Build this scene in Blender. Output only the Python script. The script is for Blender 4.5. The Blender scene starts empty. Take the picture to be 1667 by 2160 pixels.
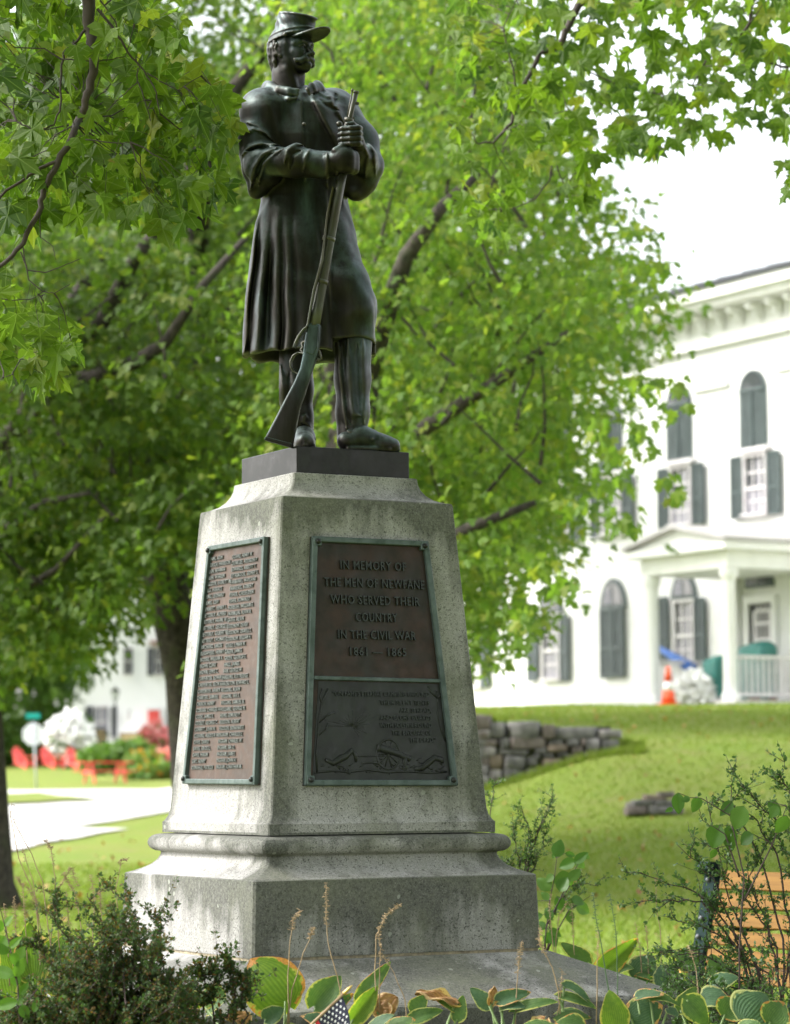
import bpy, math, random
import numpy as np
from mathutils import Vector, Matrix, geometry, noise as mnoise

SC = bpy.context.scene
COL = SC.collection
R = math.radians
FPX = 5786.0                     # focal length in pixels of the 1667 x 2160 photograph
PITCH, ROLL = R(5.5708), R(-0.331)
CAMZ = 1.5

# ------------------------------------------------------------------ camera, sky, sun, exposure
cam = bpy.data.cameras.new('camera')
cam.sensor_fit = 'VERTICAL'; cam.sensor_height = 36.0
cam.lens = FPX / 2160 * 36.0
cam.clip_start = 0.1; cam.clip_end = 2000
cam.dof.use_dof = True; cam.dof.focus_distance = 11.1; cam.dof.aperture_fstop = 3.3
camo = bpy.data.objects.new('camera', cam); COL.objects.link(camo)
camo.matrix_world = Matrix.Translation((0, 0, CAMZ)) @ Matrix.Rotation(math.pi/2 + PITCH, 4, 'X') @ Matrix.Rotation(ROLL, 4, 'Z')
SC.camera = camo

SUN_DIR = Vector((-0.90, -0.02, 0.80)).normalized()      # towards the sun: high, open side on the left
world = bpy.data.worlds.new('World'); SC.world = world; world.use_nodes = True
nt = world.node_tree; nt.nodes.clear()
sky = nt.nodes.new('ShaderNodeTexSky'); sky.sky_type = 'NISHITA'; sky.sun_disc = False
sky.sun_elevation = math.asin(SUN_DIR.z); sky.sun_rotation = math.atan2(SUN_DIR.x, SUN_DIR.y)
sky.air_density = 1.2; sky.dust_density = 4.0; sky.ozone_density = 1.0
hs = nt.nodes.new('ShaderNodeHueSaturation'); hs.inputs['Saturation'].default_value = 0.22
bg = nt.nodes.new('ShaderNodeBackground'); bg.inputs['Strength'].default_value = 0.15
wo = nt.nodes.new('ShaderNodeOutputWorld')
nt.links.new(sky.outputs[0], hs.inputs['Color']); nt.links.new(hs.outputs[0], bg.inputs[0]); nt.links.new(bg.outputs[0], wo.inputs[0])

sl = bpy.data.lights.new('sun', 'SUN'); sl.energy = 1.0; sl.angle = R(14); sl.color = (1.0, 0.96, 0.9)
so = bpy.data.objects.new('sun', sl); COL.objects.link(so)
so.rotation_euler = SUN_DIR.to_track_quat('Z', 'Y').to_euler(); so.location = (-10, 0, 20)

SC.view_settings.view_transform = 'Standard'; SC.view_settings.look = 'None'
SC.view_settings.gamma = 1.0; SC.view_settings.use_curve_mapping = False
SC.view_settings.exposure = 1.92
SC.render.engine = 'CYCLES'
SC.cycles.use_denoising = True
SC.cycles.max_bounces = 8; SC.cycles.diffuse_bounces = 4; SC.cycles.glossy_bounces = 3
SC.cycles.transmission_bounces = 6; SC.cycles.transparent_max_bounces = 8
SC.cycles.sample_clamp_indirect = 6

# ------------------------------------------------------------------ coordinates
CT, ST = math.cos(PITCH), math.sin(PITCH)
CR, SR = math.cos(ROLL), math.sin(ROLL)
def ray(u, v):
    u -= 833.5; v -= 1080.0
    u0 = CR*u + SR*v; v0 = -SR*u + CR*v
    x, y, z = u0/FPX, 1.0, -v0/FPX
    return Vector((x, y*CT - z*ST, y*ST + z*CT))
def pix(u, v, Y):
    """world point at depth Y seen at photograph pixel (u, v)"""
    d = ray(u, v); s = Y / d.y
    return Vector((d.x*s, Y, CAMZ + d.z*s))
def proj(p):
    X, Y, Z = p[0], p[1], p[2] - CAMZ
    yc = Y*CT + Z*ST; zc = -Y*ST + Z*CT
    u, v = FPX*X/yc, -FPX*zc/yc
    return CR*u - SR*v + 833.5, SR*u + CR*v + 1080.0
def plane_pix(u, v, p0, n):
    d = ray(u, v); c = Vector((0, 0, CAMZ))
    t = (Vector(p0) - c).dot(n) / d.dot(n)
    return c + d*t

# ------------------------------------------------------------------ object helpers
def mesh_data(name, verts, faces, mat=None, smooth=False, mats=None, midx=None, uv=None):
    me = bpy.data.meshes.new(name)
    if isinstance(verts, np.ndarray) and isinstance(faces, np.ndarray):
        nv, nf, k = len(verts), len(faces), faces.shape[1]
        me.vertices.add(nv); me.vertices.foreach_set('co', np.ascontiguousarray(verts, np.float32).ravel())
        me.loops.add(nf*k); me.loops.foreach_set('vertex_index', np.ascontiguousarray(faces, np.int32).ravel())
        me.polygons.add(nf); me.polygons.foreach_set('loop_start', np.arange(0, nf*k, k, dtype=np.int32))
        me.update(calc_edges=True)
    else:
        me.from_pydata([tuple(v) for v in verts], [], [tuple(f) for f in faces])
    for m in (mats or ([mat] if mat else [])): me.materials.append(m)
    if midx is not None: me.polygons.foreach_set('material_index', np.asarray(midx, np.int32))
    me.polygons.foreach_set('use_smooth', np.full(len(me.polygons), bool(smooth)))
    if uv is not None:
        l = me.uv_layers.new(name='UVMap'); uv = np.asarray(uv, np.float32)
        vi = np.empty(len(me.loops), np.int32); me.loops.foreach_get('vertex_index', vi)
        l.data.foreach_set('uv', uv[vi].ravel())
    me.update()
    return me
def link(name, me, parent=None, loc=None):
    o = bpy.data.objects.new(name, me); COL.objects.link(o)
    if parent: o.parent = parent
    if loc is not None: o.location = loc
    return o
def tag(o, label=None, cat=None, group=None, kind=None):
    if label: o['label'] = label
    if cat: o['category'] = cat
    if group: o['group'] = group
    if kind: o['kind'] = kind
    return o
def empty(name, loc=(0, 0, 0), rz=0, label=None, cat=None, group=None):
    o = bpy.data.objects.new(name, None); COL.objects.link(o); o.location = loc; o.rotation_euler = (0, 0, rz)
    o.empty_display_size = 0.1
    return tag(o, label, cat, group)
def copy_tree(o, parent=None):
    c = o.copy(); COL.objects.link(c)
    if parent: c.parent = parent
    for ch in list(o.children): copy_tree(ch, c)
    return c

class MB:
    """collects shapes in one mesh"""
    def __init__(s): s.v = []; s.f = []
    def add(s, vs, fs, M=None):
        b = len(s.v)
        s.v += [tuple(M @ Vector(v)) if M else tuple(v) for v in vs]; s.f += [tuple(b+i for i in f) for f in fs]; return s
    def box(s, c, d, M=None):
        x, y, z = d[0]/2, d[1]/2, d[2]/2
        vs = [(c[0]+i*x, c[1]+j*y, c[2]+k*z) for k in (-1, 1) for j in (-1, 1) for i in (-1, 1)]
        return s.add(vs, [(0,2,3,1),(4,5,7,6),(0,1,5,4),(2,6,7,3),(0,4,6,2),(1,3,7,5)], M)
    def frustum(s, c, d0, d1, h, M=None):
        vs = [(c[0]+i*d[0]/2, c[1]+j*d[1]/2, c[2]+z) for z, d in ((0, d0), (h, d1)) for j in (-1, 1) for i in (-1, 1)]
        return s.add(vs, [(0,2,3,1),(4,5,7,6),(0,1,5,4),(2,6,7,3),(0,4,6,2),(1,3,7,5)], M)
    def tube(s, pts, rad, n=8, cap=True):
        pts = [Vector(p) for p in pts]
        if not hasattr(rad, '__len__'): rad = [rad]*len(pts)
        b = len(s.v); up = None
        for i, p in enumerate(pts):
            t = (pts[min(i+1, len(pts)-1)] - pts[max(i-1, 0)])
            t = t.normalized() if t.length > 1e-9 else Vector((0, 0, 1))
            if up is None: up = t.orthogonal().normalized()
            else:
                up = up - t*up.dot(t); up = up.normalized() if up.length > 1e-6 else t.orthogonal().normalized()
            w = t.cross(up)
            for k in range(n):
                a = 2*math.pi*k/n
                s.v.append(tuple(p + (up*math.cos(a) + w*math.sin(a))*rad[i]))
        for i in range(len(pts)-1):
            for k in range(n):
                a = b+i*n+k; c = b+i*n+(k+1) % n
                s.f.append((a, c, c+n, a+n))
        if cap:
            s.f.append(tuple(b+k for k in range(n))[::-1]); s.f.append(tuple(b+(len(pts)-1)*n+k for k in range(n)))
        return s
    def lathe(s, prof, n=16, M=None, c=(0, 0, 0)):
        vs = []; fs = []
        for r, z in prof:
            for k in range(n):
                a = 2*math.pi*k/n; vs.append((c[0]+r*math.cos(a), c[1]+r*math.sin(a), c[2]+z))
        for i in range(len(prof)-1):
            for k in range(n):
                a = i*n+k; b = i*n+(k+1) % n; fs.append((a, b, b+n, a+n))
        fs.append(tuple(range(n))[::-1]); fs.append(tuple(len(vs)-n+k for k in range(n)))
        return s.add(vs, fs, M)
    def prism(s, poly, d, M=None):
        """polygon in xy extruded by d along z"""
        n = len(poly); vs = [(p[0], p[1], 0) for p in poly] + [(p[0], p[1], d) for p in poly]
        return s.add(vs, [tuple(range(n))[::-1], tuple(range(n, 2*n))] + [(i, (i+1) % n, (i+1) % n+n, i+n) for i in range(n)], M)
    def build(s, name, mat, parent=None, smooth=False, bevel=0, seg=1):
        me = mesh_data(name, s.v, s.f, mat, smooth); o = link(name, me, parent)
        if bevel:
            m = o.modifiers.new('bevel', 'BEVEL'); m.width = bevel; m.segments = seg; m.limit_method = 'ANGLE'; m.angle_limit = R(35)
        return o
def smooth_angle(o, a=40):
    """shade smooth below an angle by marking sharp edges"""
    me = o.data
    import bmesh
    bm = bmesh.new(); bm.from_mesh(me)
    for f in bm.faces: f.smooth = True
    for e in bm.edges:
        if len(e.link_faces) == 2 and e.calc_face_angle(0) > R(a): e.smooth = False
    bm.to_mesh(me); bm.free()
    return o
def frame(o, x, y, z):
    return Matrix(((x[0], y[0], z[0], o[0]), (x[1], y[1], z[1], o[1]), (x[2], y[2], z[2], o[2]), (0, 0, 0, 1)))

# ------------------------------------------------------------------ materials
def mat(name, col=(0.5, 0.5, 0.5), rough=0.7, metal=0.0, spec=0.5):
    m = bpy.data.materials.new(name); m.use_nodes = True
    b = m.node_tree.nodes['Principled BSDF']
    b.inputs['Base Color'].default_value = (*col, 1); b.inputs['Roughness'].default_value = rough
    b.inputs['Metallic'].default_value = metal; b.inputs['Specular IOR Level'].default_value = spec
    return m
class NT:
    def __init__(s, m): s.m = m; s.t = m.node_tree; s.b = s.t.nodes['Principled BSDF']
    def n(s, typ, **kw):
        nd = s.t.nodes.new(typ)
        for k, v in kw.items():
            if k.startswith('i_'):
                key = k[2:]; key = int(key) if key.isdigit() else key.replace('_', ' ')
                nd.inputs[key].default_value = v
            else: setattr(nd, k, v)
        return nd
    def l(s, a, b): s.t.links.new(a, b)
    def noise(s, vec, scale, detail=4, rough=0.55, dist=0):
        nd = s.n('ShaderNodeTexNoise'); nd.inputs['Scale'].default_value = scale; nd.inputs['Detail'].default_value = detail
        nd.inputs['Roughness'].default_value = rough; nd.inputs['Distortion'].default_value = dist
        if vec is not None: s.l(vec, nd.inputs['Vector'])
        return nd.outputs[0]
    def ramp(s, fac, stops):
        r = s.n('ShaderNodeValToRGB'); e = r.color_ramp.elements
        while len(e) < len(stops): e.new(0.5)
        for i, (p, c) in enumerate(stops):
            e[i].position = p; e[i].color = (*c, 1) if hasattr(c, '__len__') else (c, c, c, 1)
        s.l(fac, r.inputs[0]); return r.outputs[0]
    def mix(s, fac, a, b, mode='MIX'):
        nd = s.n('ShaderNodeMix', data_type='RGBA', blend_type=mode)
        for src, i in ((fac, 0), (a, 6), (b, 7)):
            if isinstance(src, (int, float)): nd.inputs[i].default_value = src
            elif isinstance(src, tuple): nd.inputs[i].default_value = (*src, 1)
            else: s.l(src, nd.inputs[i])
        return nd.outputs[2]
    def math(s, op, a, b=0.0, c=None, clamp=False):
        nd = s.n('ShaderNodeMath', operation=op); nd.use_clamp = clamp
        for i, src in enumerate((a, b) if c is None else (a, b, c)):
            if isinstance(src, (int, float)): nd.inputs[i].default_value = src
            else: s.l(src, nd.inputs[i])
        return nd.outputs[0]
    def mapping(s, vec, scale=(1, 1, 1), loc=(0, 0, 0), rot=(0, 0, 0)):
        nd = s.n('ShaderNodeMapping'); nd.inputs['Scale'].default_value = scale; nd.inputs['Location'].default_value = loc
        nd.inputs['Rotation'].default_value = rot; s.l(vec, nd.inputs[0]); return nd.outputs[0]
    def coord(s, which='Object'): return s.n('ShaderNodeTexCoord').outputs[which]
    def bump(s, h, strength=0.3, dist=0.01):
        b = s.n('ShaderNodeBump'); b.inputs['Strength'].default_value = strength; b.inputs['Distance'].default_value = dist
        s.l(h, b.inputs['Height']); s.l(b.outputs[0], s.b.inputs['Normal']); return b
    def sep(s, vec): return s.n_sep(vec)
    def n_sep(s, vec):
        nd = s.n('ShaderNodeSeparateXYZ'); s.l(vec, nd.inputs[0]); return nd.outputs

def speckled(name, a, b, scale=20, rough=0.8, bump=0.0, bd=0.01, detail=5, extra=None, metal=0, spec=0.5, lo=0.35, hi=0.65):
    m = mat(name, a, rough, metal, spec); t = NT(m); v = t.coord()
    n = t.noise(v, scale, detail)
    c = t.ramp(n, [(lo, a), (hi, b)])
    if extra:
        c2, sc2, lo2, hi2 = extra
        c = t.mix(t.ramp(t.noise(v, sc2, 4), [(lo2, 0.0), (hi2, 1.0)]), c, c2)
    t.l(c, t.b.inputs['Base Color'])
    if bump: t.bump(n, bump, bd)
    return m

def leaf_mat(name, cols, trans=0.5, rough=0.55, spec=0.35, vein=False, tint=1.25):
    """thin leaf: reflects and lets light through; every leaf gets its own tone"""
    m = mat(name, cols[0], rough, 0, spec); t = NT(m)
    geo = t.n('ShaderNodeNewGeometry')
    k = len(cols)
    rnd = geo.outputs['Random Per Island']
    oi = t.n('ShaderNodeObjectInfo').outputs['Random']
    rr = t.math('FRACT', t.math('ADD', rnd, oi))
    c = t.ramp(rr, [(i/(k-1) if k > 1 else 0, cc) for i, cc in enumerate(cols)])
    nz = t.noise(t.coord(), 35, 3)
    c = t.mix(0.25, c, t.ramp(nz, [(0.3, (0.35, 0.35, 0.3)), (0.7, (1, 1, 0.9))]), 'MULTIPLY')
    if vein:
        uvs = t.n_sep(t.n('ShaderNodeUVMap').outputs[0])
        ang = t.math('ARCTAN2', uvs[0], uvs[1]); rad = t.math('SQRT', t.math('ADD', t.math('MULTIPLY', uvs[0], uvs[0]), t.math('MULTIPLY', uvs[1], uvs[1])))
        aa = t.math('ABSOLUTE', ang); dmin = None
        for a0 in (0.0, 0.98, 1.75):
            d = t.math('ABSOLUTE', t.math('SUBTRACT', aa, a0)); dmin = d if dmin is None else t.math('MINIMUM', dmin, d)
        vn = t.math('LESS_THAN', t.math('MULTIPLY', dmin, rad), 0.014)
        c = t.mix(t.math('MULTIPLY', vn, 0.5), c, (0.20, 0.27, 0.09))
        spot = t.math('MULTIPLY', t.ramp(t.noise(t.coord(), 16, 3, .6), [(.66, 0.0), (.72, 0.8)]), t.math('GREATER_THAN', rr, 0.45))
        c = t.mix(spot, c, (0.20, 0.13, 0.04))
    t.l(c, t.b.inputs['Base Color'])
    tr = t.n('ShaderNodeBsdfTranslucent')
    t.l(t.mix(1.0, c, (tint*1.05, tint*1.15, tint*0.55), 'MULTIPLY'), tr.inputs['Color'])
    ms = t.n('ShaderNodeMixShader'); ms.inputs[0].default_value = trans
    out = t.t.nodes['Material Output']
    t.l(t.b.outputs[0], ms.inputs[1]); t.l(tr.outputs[0], ms.inputs[2]); t.l(ms.outputs[0], out.inputs['Surface'])
    return m
# ------------------------------------------------------------------ terrain
def sstep(x): x = np.clip(x, 0, 1); return x*x*(3-2*x)
HL = ([-40, 8, 20, 30, 40, 60, 75, 90, 98, 115, 140, 400], [0, 0, .1, .25, .45, .93, 1.12, 1.25, 1.42, 1.96, 2.5, 5.5])
HR = ([-40, 8, 20, 25, 30, 35, 38, 41, 45, 50, 54, 58, 400], [0, 0, .1, .35, .68, 1.0, 1.45, 1.95, 2.35, 2.7, 2.92, 3.0, 3.4])
HW = ([-40, 8, 20, 25, 30, 36, 40.95], [0, 0, .1, .32, .58, .92, 1.32])
HT = ([40.9, 46, 54, 58, 400], [2.38, 2.58, 2.9, 3.0, 3.4])
AX, AY, YAW = -0.306, 11.9, R(28.6)
WALLY = 40.95
def hgt(X, Y):
    X = np.asarray(X, float); Y = np.asarray(Y, float)
    hl, hr, hw, ht = (np.interp(Y, *q) for q in (HL, HR, HW, HT))
    a = sstep((X-0.9)/2.6)
    hfront = hw*(1-a) + hr*a
    hback = ht*(1-a) + hr*a
    right = np.where(Y < WALLY, hfront, hback)
    q = X/np.maximum(Y, 12)
    b = sstep((q+0.08)/0.06)
    h = hl*(1-b) + right*b
    r = np.hypot(X-AX, Y-AY)
    h = h + 0.30*sstep(1-(r-1.9)/1.6)
    h = h + 0.015*np.sin(X*1.7+np.sin(Y*.6)*2)*np.sin(Y*1.3) * (np.abs(Y-WALLY) > .2)
    return h
def H(x, y): return float(hgt(x, y))
ys = np.concatenate([np.arange(-30, 6, 2), np.arange(6, 20, .25), np.arange(20, 40.9, .5), [40.9, 41.0], np.arange(41.5, 130, 1), np.arange(132, 400, 14), [700, 1500]])
xs = np.concatenate([[-900, -400], np.arange(-200, -20, 10), np.arange(-20, -5, 1), np.arange(-5, 8, .25), np.arange(8, 20, 1), np.arange(20, 201, 10), [400, 900]])
XX, YY = np.meshgrid(xs, ys)
ZZ = hgt(XX, YY)
V = np.stack([XX.ravel(), YY.ravel(), ZZ.ravel()], 1)
nx = len(xs); idx = np.arange(len(xs)*len(ys)).reshape(len(ys), nx)
F = np.stack([idx[:-1, :-1].ravel(), idx[:-1, 1:].ravel(), idx[1:, 1:].ravel(), idx[1:, :-1].ravel()], 1)
m_grass = mat('grass', (0.1, 0.17, 0.03), 0.9, 0, 0.15); t = NT(m_grass); v = t.coord('Object')
n1 = t.noise(v, 0.35, 6, 0.6); n2 = t.noise(v, 9, 5, 0.7); n3 = t.noise(v, 60, 3, 0.7)
c = t.ramp(n1, [(0.30, (0.22, 0.25, 0.055)), (0.5, (0.18, 0.25, 0.038)), (0.68, (0.15, 0.235, 0.032))])
c = t.mix(t.ramp(n2, [(0.42, 0.0), (0.72, 0.75)]), c, (0.20, 0.20, 0.075))
c = t.mix(t.ramp(t.noise(v, 1.1, 5, 0.7, 0.6), [(0.50, 0.0), (0.66, 0.65)]), c, (0.215, 0.195, 0.08))
c = t.mix(t.ramp(t.noise(v, 2.7, 3, 0.6), [(0.60, 0.0), (0.72, 0.5)]), c, (0.10, 0.19, 0.03))
c = t.mix(0.55, c, t.ramp(n3, [(0.3, (0.55, 0.6, 0.5)), (0.65, (1.1, 1.1, 1.0))]), 'MULTIPLY')
rr = t.n('ShaderNodeVectorMath', operation='DISTANCE'); t.l(v, rr.inputs[0]); rr.inputs[1].default_value = (AX, AY, 0.2)
soil = t.ramp(t.noise(v, 30, 5), [(0.3, (0.02, 0.014, 0.009)), (0.7, (0.06, 0.042, 0.028))])
edge = t.math('ADD', rr.outputs['Value'], t.math('MULTIPLY', t.noise(v, 3, 3), 0.5))
c = t.mix(t.math('MULTIPLY_ADD', edge, -4.0, 11.0, clamp=True), c, soil)
t.l(c, t.b.inputs['Base Color']); t.bump(t.math('ADD', n2, n3), 0.6, 0.03)
tag(link('lawn', mesh_data('lawn', V, F, m_grass, True)), kind='structure')

def ground_pt(u, v, y0=15, y1=260):
    d = ray(u, v); o = Vector((0, 0, CAMZ)); Y = y0
    while Y < y1:
        p = o + d*(Y/d.y)
        if p.z <= H(p.x, p.y): return p
        Y += 0.25
    return o + d*(y1/d.y)
def sheet(name, outline, m, lift, step=1.5):
    """flat-lying sheet following the ground inside an outline of ground points"""
    pts = [Vector((p[0], p[1])) for p in outline]
    dens = []
    for i, p in enumerate(pts):
        q = pts[(i+1) % len(pts)]; k = max(1, int((q-p).length/step))
        dens += [p.lerp(q, j/k) for j in range(k)]
    n = len(dens)
    x0, x1 = min(p.x for p in dens), max(p.x for p in dens); y0, y1 = min(p.y for p in dens), max(p.y for p in dens)
    g = [Vector((x, y)) for x in np.arange(x0, x1, step) for y in np.arange(y0, y1, step)]
    r = geometry.delaunay_2d_cdt(dens + g, [], [list(range(n))], 1, 1e-4)
    return tag(link(name, mesh_data(name, [(p.x, p.y, H(p.x, p.y)+lift) for p in r[0]], r[2], m, True)), kind='structure')
m_road = speckled('road_asphalt', (0.42, 0.41, 0.40), (0.55, 0.54, 0.52), 6, 0.9, 0.2, 0.01)
# road across the green: near edge, side spur and far edge, read off the photograph on the ground surface
edge_px = [(-260, 1800), (14, 1802), (100, 1780), (273, 1751), (150, 1749), (350, 1716), (420, 1704)]
near = [ground_pt(u, v, 30) for u, v in edge_px]
far = [Vector((6.0, 88.0)), Vector((-60, 86.0)), Vector((-70, 60)), ]
outl = [(p.x, p.y) for p in near] + [(-2.0, 68), (6, 80)] + [(6, 86.5), (-60, 86.5)]
sheet('road', outl, m_road, 0.03)
isl = [ground_pt(u, v, 40) for u, v in [(-150, 1708), (10, 1702), (120, 1696), (214, 1692), (120, 1684), (82, 1677), (10, 1680), (-150, 1684)]]
sheet('grass_island', [(p.x, p.y) for p in isl], m_grass, 0.08, 0.8)

# ------------------------------------------------------------------ fallen leaves on the lawn
rng = np.random.default_rng(5)
m_fallen = leaf_mat('fallen_leaf', [(0.35, 0.14, 0.04), (0.42, 0.24, 0.06), (0.22, 0.10, 0.05), (0.45, 0.34, 0.14)], 0.15)
mb = MB()
for k in range(750):
    Y = 15 + 36*rng.random()**1.3; X = rng.uniform(-0.16, 0.19)*Y
    if X < -1 and Y > 45: continue
    if math.hypot(X-AX, Y-AY) < 2.8: continue
    s = rng.uniform(.022, .048); a = rng.uniform(0, 6.28); z = H(X, Y)+.03
    tz = rng.uniform(-.03, .05, 5)
    mb.add([(X+s*q*math.cos(a+j*1.2566), Y+s*q*math.sin(a+j*1.2566), z+tz[j]) for j, q in enumerate((1, .7, .9, .6, 1))], [(0, 1, 2, 3, 4)])
tag(mb.build('fallen_leaves', m_fallen), 'scattered brown and orange fallen leaves lying on the green lawn', 'fallen leaves', kind='stuff')
# longer grass blades: tufts over the lawn in view
m_blade = leaf_mat('grass_blade', [(0.14, 0.22, 0.035), (0.19, 0.26, 0.042), (0.22, 0.25, 0.07)], 0.4, spec=0.15)
N = 130000
Yb = 15.5 + 40*rng.random(N)**1.6; Xb = rng.uniform(-0.165, 0.165, N)*Yb
keep = (np.hypot(Xb-AX, Yb-AY) > 3.0) & ~((Xb < -1) & (Yb > 37))
Xb, Yb = Xb[keep], Yb[keep]; N = len(Xb); Zb = hgt(Xb, Yb)
a = rng.uniform(0, 6.28, N); hh = rng.uniform(.02, .06, N); w = rng.uniform(.004, .009, N)*(1+Yb/30); lx, ly = rng.normal(0, .03, N), rng.normal(0, .03, N)
V = np.stack([np.stack([Xb-w*np.cos(a), Yb-w*np.sin(a), Zb-.01], 1), np.stack([Xb+w*np.cos(a), Yb+w*np.sin(a), Zb-.01], 1), np.stack([Xb+lx, Yb+ly, Zb+hh], 1)], 1).reshape(-1, 3)
tag(link('grass', mesh_data('grass', V, np.arange(3*N).reshape(-1, 3), m_blade)), kind='stuff')
# ------------------------------------------------------------------ low wooded hills closing the view far off
hx = np.linspace(-420, 420, 141); hy = np.linspace(300, 520, 12); HXX, HYY = np.meshgrid(hx, hy); tt_ = np.sin((HYY-300)/220*math.pi/1.6)
HZ = 1.0 + tt_*(13+5*np.sin(HXX*.013+1)+3*np.sin(HXX*.041)+.9*np.sin(HXX*.9+HYY)+.8*np.sin(HXX*1.7-HYY*.7)); n_ = len(hx); ii = np.arange(HXX.size).reshape(HXX.shape)
tag(link('hills', mesh_data('hills', np.stack([HXX.ravel(), HYY.ravel(), HZ.ravel()], 1), np.stack([ii[:-1, :-1].ravel(), ii[:-1, 1:].ravel(), ii[1:, 1:].ravel(), ii[1:, :-1].ravel()], 1), speckled('wooded_hill', (.04, .075, .025), (.09, .13, .045), .12, .95, detail=8), True)), kind='structure')
# ------------------------------------------------------------------ granite pedestal
m_gran = mat('granite', (0.4, 0.4, 0.38), 0.85, 0, 0.25); t = NT(m_gran); v = t.coord('Object')
sp1 = t.noise(v, 170, 3, 0.75); sp2 = t.noise(v, 60, 4, 0.6)
base = t.ramp(sp1, [(0.28, (0.10, 0.10, 0.095)), (0.40, (0.27, 0.265, 0.26)), (0.55, (0.35, 0.345, 0.335)), (0.75, (0.46, 0.45, 0.435))])
base = t.mix(0.5, base, t.ramp(sp2, [(0.3, (0.62, 0.62, 0.60)), (0.65, (1.0, 1.0, 0.98))]), 'MULTIPLY')
# rain streaks and lichen: vertical streaks in patches, heavy under ledges
xyz = t.n_sep(v)
streak = t.noise(t.mapping(v, (9, 9, 0.9)), 1.0, 5, 0.6)
patch = t.noise(v, 2.2, 4, 0.65)
def band(z0, z1):   # 1 just below z0, fading to 0 at z1
    return t.math('MULTIPLY', t.math('MULTIPLY_ADD', xyz[2], 1/(z0-z1), -z1/(z0-z1), clamp=True), t.math('LESS_THAN', xyz[2], z0+0.002))
led = t.math('MAXIMUM', t.math('MAXIMUM', band(1.10, 0.86), band(2.682, 2.52)), band(1.285, 1.20))
ax, ay = t.math('ABSOLUTE', xyz[0]), t.math('ABSOLUTE', xyz[1])
wz = t.math('MULTIPLY_ADD', xyz[2], -0.0756, 0.6123)
corner = t.math('SUBTRACT', t.math('MINIMUM', ax, ay), wz)     # near 0 at the shaft's corners
cm = t.math('MULTIPLY_ADD', t.math('DIVIDE', t.math('MINIMUM', ax, ay), t.math('ADD', t.math('MAXIMUM', ax, ay), 0.001)), 3.6, -2.6, clamp=True)
damp = t.math('MULTIPLY', t.math('MULTIPLY_ADD', xyz[2], -1.1, 2.5, clamp=True), cm)
front = t.math('MULTIPLY_ADD', xyz[1], -0.9, 0.15, clamp=True)   # front darker: stain and lichen, with its shade put into the colour
edg = t.math('MULTIPLY_ADD', t.math('DIVIDE', t.math('MINIMUM', ax, ay), t.math('ADD', t.math('MAXIMUM', ax, ay), 0.001)), 5.0, -4.3, clamp=True)
st = t.math('ADD', t.math('ADD', t.math('MULTIPLY', led, 0.95), t.math('MULTIPLY', edg, 0.40)), t.math('MULTIPLY', damp, 0.80))
st = t.math('ADD', st, t.math('MULTIPLY', front, 0.40))
st = t.math('ADD', st, t.math('MULTIPLY_ADD', xyz[2], -6.0, 4.76, clamp=True)) if False else t.math('ADD', st, t.math('MULTIPLY', t.math('MULTIPLY_ADD', xyz[2], -30.0, 23.7, clamp=True), 0.42))
st = t.math('ADD', st, t.math('MULTIPLY', t.math('SUBTRACT', streak, 0.5), 2.3))
st = t.math('ADD', st, t.math('MULTIPLY', t.math('SUBTRACT', patch, 0.52), 2.6))
stm = t.ramp(st, [(0.12, 0.0), (0.75, 0.86)])
gr = t.noise(v, 140, 3, 0.8)
stm = t.math('MULTIPLY', stm, t.math('MULTIPLY_ADD', gr, 1.6, 0.15, clamp=True))
c = t.mix(stm, base, t.ramp(sp2, [(0.3, (0.035, 0.04, 0.032)), (0.7, (0.10, 0.102, 0.08))]))
fl = t.math('MULTIPLY', t.ramp(t.noise(v, 85, 2, 0.7), [(.36, 1.0), (.42, 0.0)]), t.math('MULTIPLY_ADD', front, 0.7, 0.22, clamp=True))
c = t.mix(fl, c, (0.045, 0.048, 0.04))
olive = t.math('MULTIPLY', t.ramp(t.noise(v, 3.5, 4), [(0.45, 0.0), (0.7, 0.5)]), front)  # olive stain, with green bounce light put into the front colour
c = t.mix(olive, c, (0.19, 0.20, 0.13))
vor = t.n('ShaderNodeTexVoronoi', feature='F1'); vor.inputs['Scale'].default_value = 16; vor.inputs['Randomness'].default_value = 1
t.l(t.mapping(v, (1, 1, 1), (3, 1, 2)), vor.inputs['Vector'])
lich = t.math('MULTIPLY', t.math('LESS_THAN', t.math('ADD', vor.outputs['Distance'], t.math('MULTIPLY', t.noise(v, 60, 3), 0.35)), 0.33), t.math('GREATER_THAN', t.noise(v, 4.5, 2), 0.60))
c = t.mix(t.math('MULTIPLY', lich, 0.55), c, (0.36, 0.38, 0.33))
t.l(c, t.b.inputs['Base Color']); t.bump(sp1, 0.35, 0.002)
m_mortar = speckled('mortar', (0.20, 0.17, 0.12), (0.4, 0.34, 0.22), 40)

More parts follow.
